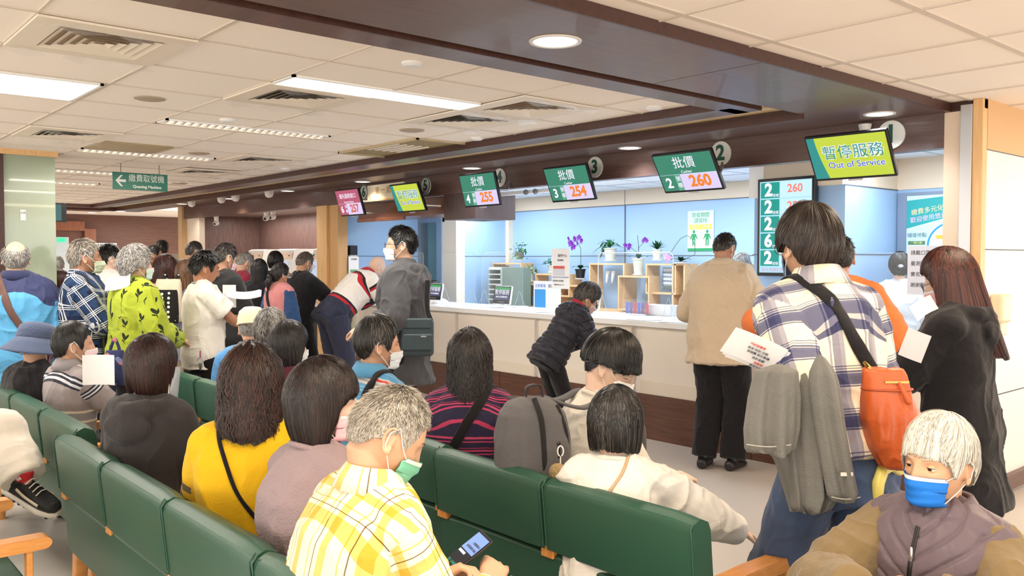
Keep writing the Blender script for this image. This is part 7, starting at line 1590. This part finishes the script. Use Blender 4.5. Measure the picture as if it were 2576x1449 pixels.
# keys on the belt of the white tee shirt
c = at(504, 900, D=6.1); t = thing('belt_keys', 'bunch of keys and a pink strap on the belt of the white tee shirt', 'keys', tuple(c)); strap('pink_strap', [c+UP*.05, c], .012, fb('pink_web', (200, 120, 150)), t, nrm_=-FW); MB().tube([c-UP*.02+RT*.018*math.cos(a)+UP*.018*math.sin(a) for a in np.linspace(0, 6.28, 16)], .003, 6, cap=False).build('ring', M_metal, t, smooth=True, world=True)
for k in range(3): MB().box(-.006, .006, -.002, .002, -.05, 0, M=Matrix.Translation(tuple(c-UP*.04+RT*(.01*k-.01))) @ Matrix.Rotation(YAW, 4, 'Z') @ Matrix.Rotation(.2*(k-1), 4, 'Y')).build('key', M_metal, t, world=True, bevel=.001)
# patterned cloth bag left of the lime top
m, nt, sp2, a = pat_mat('floral_bag'); tcn = nt.nodes.new('ShaderNodeTexCoord'); vo = nt.nodes.new('ShaderNodeTexVoronoi'); vo.inputs['Scale'].default_value = 34; nt.links.new(tcn.outputs['Object'], vo.inputs['Vector']); r_ = nt.nodes.new('ShaderNodeValToRGB'); cr_ = r_.color_ramp; cr_.interpolation = 'CONSTANT'; cr_.elements[0].color = lin((52, 58, 96)); cr_.elements[1].position = .55; cr_.elements[1].color = lin((200, 120, 120)); e = cr_.elements.new(.7); e.color = lin((120, 130, 176)); e = cr_.elements.new(.82); e.color = lin((52, 58, 96))
sx_ = nt.nodes.new('ShaderNodeSeparateColor'); nt.links.new(vo.outputs['Color'], sx_.inputs[0]); nt.links.new(sx_.outputs[0], r_.inputs[0]); setcol(nt, r_.outputs[0])
bc = at(290, 925, D=5.4); t = thing('cloth_bag', 'navy floral cloth bag hanging beside the lime green top', 'bag', tuple(bc)); mb = MB(); shapebag(mb, bc, RT, FW, Zv, .12, .08, .22, 2.6); mb.build('bag_body', m, t, smooth=True, world=True); strap('handle', [bc+Zv*.11-RT*.03, bc+Zv*.18, bc+Zv*.11+RT*.03], .02, m, t, nrm_=-FW)
# ---------------- wheelchair ----------------
p = PE['ol']; ph_ = p['ph']; ry = p['ry']; Wp = lambda x, y, z: np.array([ph_[0], ph_[1], 0])+ry@np.array([x, y, 0])+Zv*z
t = thing('wheelchair', 'black wheelchair with yellow push handles holding the elderly person', 'wheelchair', (ph_[0], ph_[1], 0)); M_yel = mat('yellow_grip', (238, 222, 120), .35); M_seat = fb('black_nylon', (40, 38, 44)); M_steelc = mat('chrome', (200, 200, 204), .2, .9)
MB().box(-.23, .23, -.02, .42, .40, .44, M=Matrix.Translation((ph_[0], ph_[1], 0)) @ Matrix.Rotation(math.atan2(ry[1, 0], ry[0, 0]), 4, 'Z')).build('seat', M_seat, t, world=True, bevel=.012)
mb = MB().box(-.23, .23, -.20, -.17, .44, .86, M=Matrix.Translation((ph_[0], ph_[1], 0)) @ Matrix.Rotation(math.atan2(ry[1, 0], ry[0, 0]), 4, 'Z')); mb.build('backrest', M_seat, t, world=True, bevel=.01)
for s_ in (-1, 1):
    a0 = at(2195, 1250, D=2.62) if s_ == 1 else at(2552, 1350, D=2.40)
    MB().tube([Wp(s_*.25, -.18, .20), Wp(s_*.25, -.18, .90)], .011, 10).build('back_tube', M_steelc, t, smooth=True, world=True)
    pts = [Wp(s_*.25, -.18, .86), Wp(s_*.25, -.185, .93), Wp(s_*.25, -.21, .965), Wp(s_*.25, -.26, .972), Wp(s_*.25, -.31, .95)]; MB().tube(pts, [.014, .018, .018, .018, .018], 12, rnd=True).build('push_handle', M_yel, t, smooth=True, world=True)
    MB().tube([Wp(s_*.25, -.16, .60), Wp(s_*.25, -.1, .68), Wp(s_*.25, .30, .68), Wp(s_*.25, .33, .62), Wp(s_*.25, .33, .42)], .011, 10).build('arm_frame', M_steelc, t, smooth=True, world=True)
    MB().tube([Wp(s_*.25, -.08, .70), Wp(s_*.25, .28, .70)], .024, 12, rnd=True).build('arm_pad', M_blkp, t, smooth=True, world=True)
    MB().tube([Wp(s_*.31, -.05+.30*math.cos(a), .31+.30*math.sin(a)) for a in np.linspace(0, 6.2832, 48)], .014, 8, cap=False).build('rear_wheel', M_blkp, t, smooth=True, world=True)
    MB().tube([Wp(s_*.33, -.05+.26*math.cos(a), .31+.26*math.sin(a)) for a in np.linspace(0, 6.2832, 48)], .008, 8, cap=False).build('hand_rim', M_steelc, t, smooth=True, world=True)
    for k in range(12): a = k*math.pi/6; MB().tube([Wp(s_*.31, -.05, .31), Wp(s_*.31, -.05+.29*math.cos(a), .31+.29*math.sin(a))], .0015, 5).build('spoke', M_steelc, t, world=True)
    MB().tube([Wp(s_*.22, .42+.09*math.cos(a), .10+.09*math.sin(a)) for a in np.linspace(0, 6.2832, 24)], .012, 8, cap=False).build('caster', M_blkp, t, smooth=True, world=True)
    MB().box(-.07, .07, -.09, .09, -.008, .008, M=Matrix.Translation(tuple(Wp(s_*.11, .58, .12))) @ Matrix.Rotation(math.atan2(ry[1, 0], ry[0, 0]), 4, 'Z')).build('footplate', M_blkp, t, world=True)
MB().tube([Wp(-.24, -.19, .84), Wp(0, -.235, .80), Wp(.24, -.19, .84)], .022, 12).build('back_sling', fb('grey_sling', (112, 108, 100)), t, smooth=True, world=True)
# vest zip
pz = {k: v for k, v in p.items() if k != 'top0'}; zs = hug(pz, 'vest_zip', [(.0, 0, 180), (.15, 0, 180), (.30, 0, 180), (.40, 0, 165)], .012, M_blkp, off=.004)
q_, n_ = snap(bvh([p['top1']]), p['sp'](.37, .5, 0), -p['fwd'], .008); MB().tube([q_+p['tdir']*.012, q_-p['tdir']*.022], [.004, .007], 8, rnd=True, flat=.6).build('zip_pull', M_steelc, p['root'], smooth=True, world=True)
# trainer of the person with white trousers
ank = az_; A = np.array(ank); fd = nrm(RT*.92-UP*.42-FW*.1); upv = nrm(UP*.85+RT*.40-FW*.35); upv = nrm(upv-fd*(upv@fd)); sdv = np.cross(fd, upv)
L2 = lambda a, z, s_=0: A+fd*a+upv*z+sdv*s_
PE_lt = PE['lt']['root']
mb = MB(); prof = [(-.07, .028, .02, -.055), (-.05, .036, .045, -.05), (0, .038, .052, -.045), (.06, .043, .040, -.055), (.12, .048, .028, -.062), (.17, .038, .022, -.066), (.19, .02, .014, -.068)]
mb.loft([L2(a, z) for a, w_, h_, z in prof], [sdv]*7, [upv]*7, [w_ for a, w_, h_, z in prof], [h_ for a, w_, h_, z in prof], 24, 2.6); mb.tube([L2(-.02, -.03), L2(-.02, .01)], [.045, .048], 16)
me = remesh(mb, .004, 2, 'shoe_upper'); me.materials.append(mat('shoe_black', (28, 28, 30), .5, bump=.5, bscale=200)); me.shade_smooth(); sh = link('shoe_upper', me, PE_lt, world=True)
mb = MB(); prof = [(-.082, .030, .016, -.085), (-.07, .038, .022, -.088), (0, .040, .018, -.092), (.06, .046, .018, -.095), (.12, .052, .018, -.095), (.175, .042, .016, -.090), (.20, .02, .010, -.085)]
mb.loft([L2(a, z) for a, w_, h_, z in prof], [sdv]*7, [upv]*7, [w_ for a, w_, h_, z in prof], [h_ for a, w_, h_, z in prof], 24, 3); mb.build('sole', mat('sole_white', (226, 222, 212), .5), sh, smooth=True, world=True)
for k in range(9):
    for s_ in (-1, 1): a = -.06+.028*k; MB().ell(L2(a, -.104, s_*.034), (.010, .010, .008), n=10, m=6).build('sole_lug', M_blkp, sh, smooth=True, world=True)
strap('shoe_stripe', [L2(.0, -.03, .044), L2(.05, -.045, .047), L2(.12, -.055, .049)], .014, mat('stripe_cream', (226, 214, 196), .5), sh, nrm_=sdv); strap('shoe_stripe', [L2(.0, -.03, -.044), L2(.05, -.045, -.047), L2(.12, -.055, -.049)], .014, mat('stripe_cream', (226, 214, 196), .5), sh, nrm_=-sdv)
for k in range(4): MB().tube([L2(.03+.02*k, .004-.010*k, -.03), L2(.03+.02*k, .014-.010*k, 0), L2(.03+.02*k, .004-.010*k, .03)], .003, 6).build('lace', M_wplast, sh, smooth=True, world=True)
sk = MB().tube([L2(-.015, .0), L2(-.012, .055)], [.043, .042], 20).build('sock', mat('sock_red', (200, 44, 52), .8), PE_lt, smooth=True, world=True)
Ms = Matrix([[fd[0], sdv[0], upv[0], 0], [fd[1], sdv[1], upv[1], 0], [fd[2], sdv[2], upv[2], 0], [0, 0, 0, 1]]); tc_ = L2(-.012, .028, 0)
nn = -sdv if (-sdv)@(CAMP-A) > 0 else sdv; Ms = Matrix([[fd[0], -nn[0], upv[0], tc_[0]], [fd[1], -nn[1], upv[1], tc_[1]], [fd[2], -nn[2], upv[2], tc_[2]], [0, 0, 0, 1]]); tx('RAP', sk, Ms, 0, 0, -.0445, .030, M_wplast, .001)
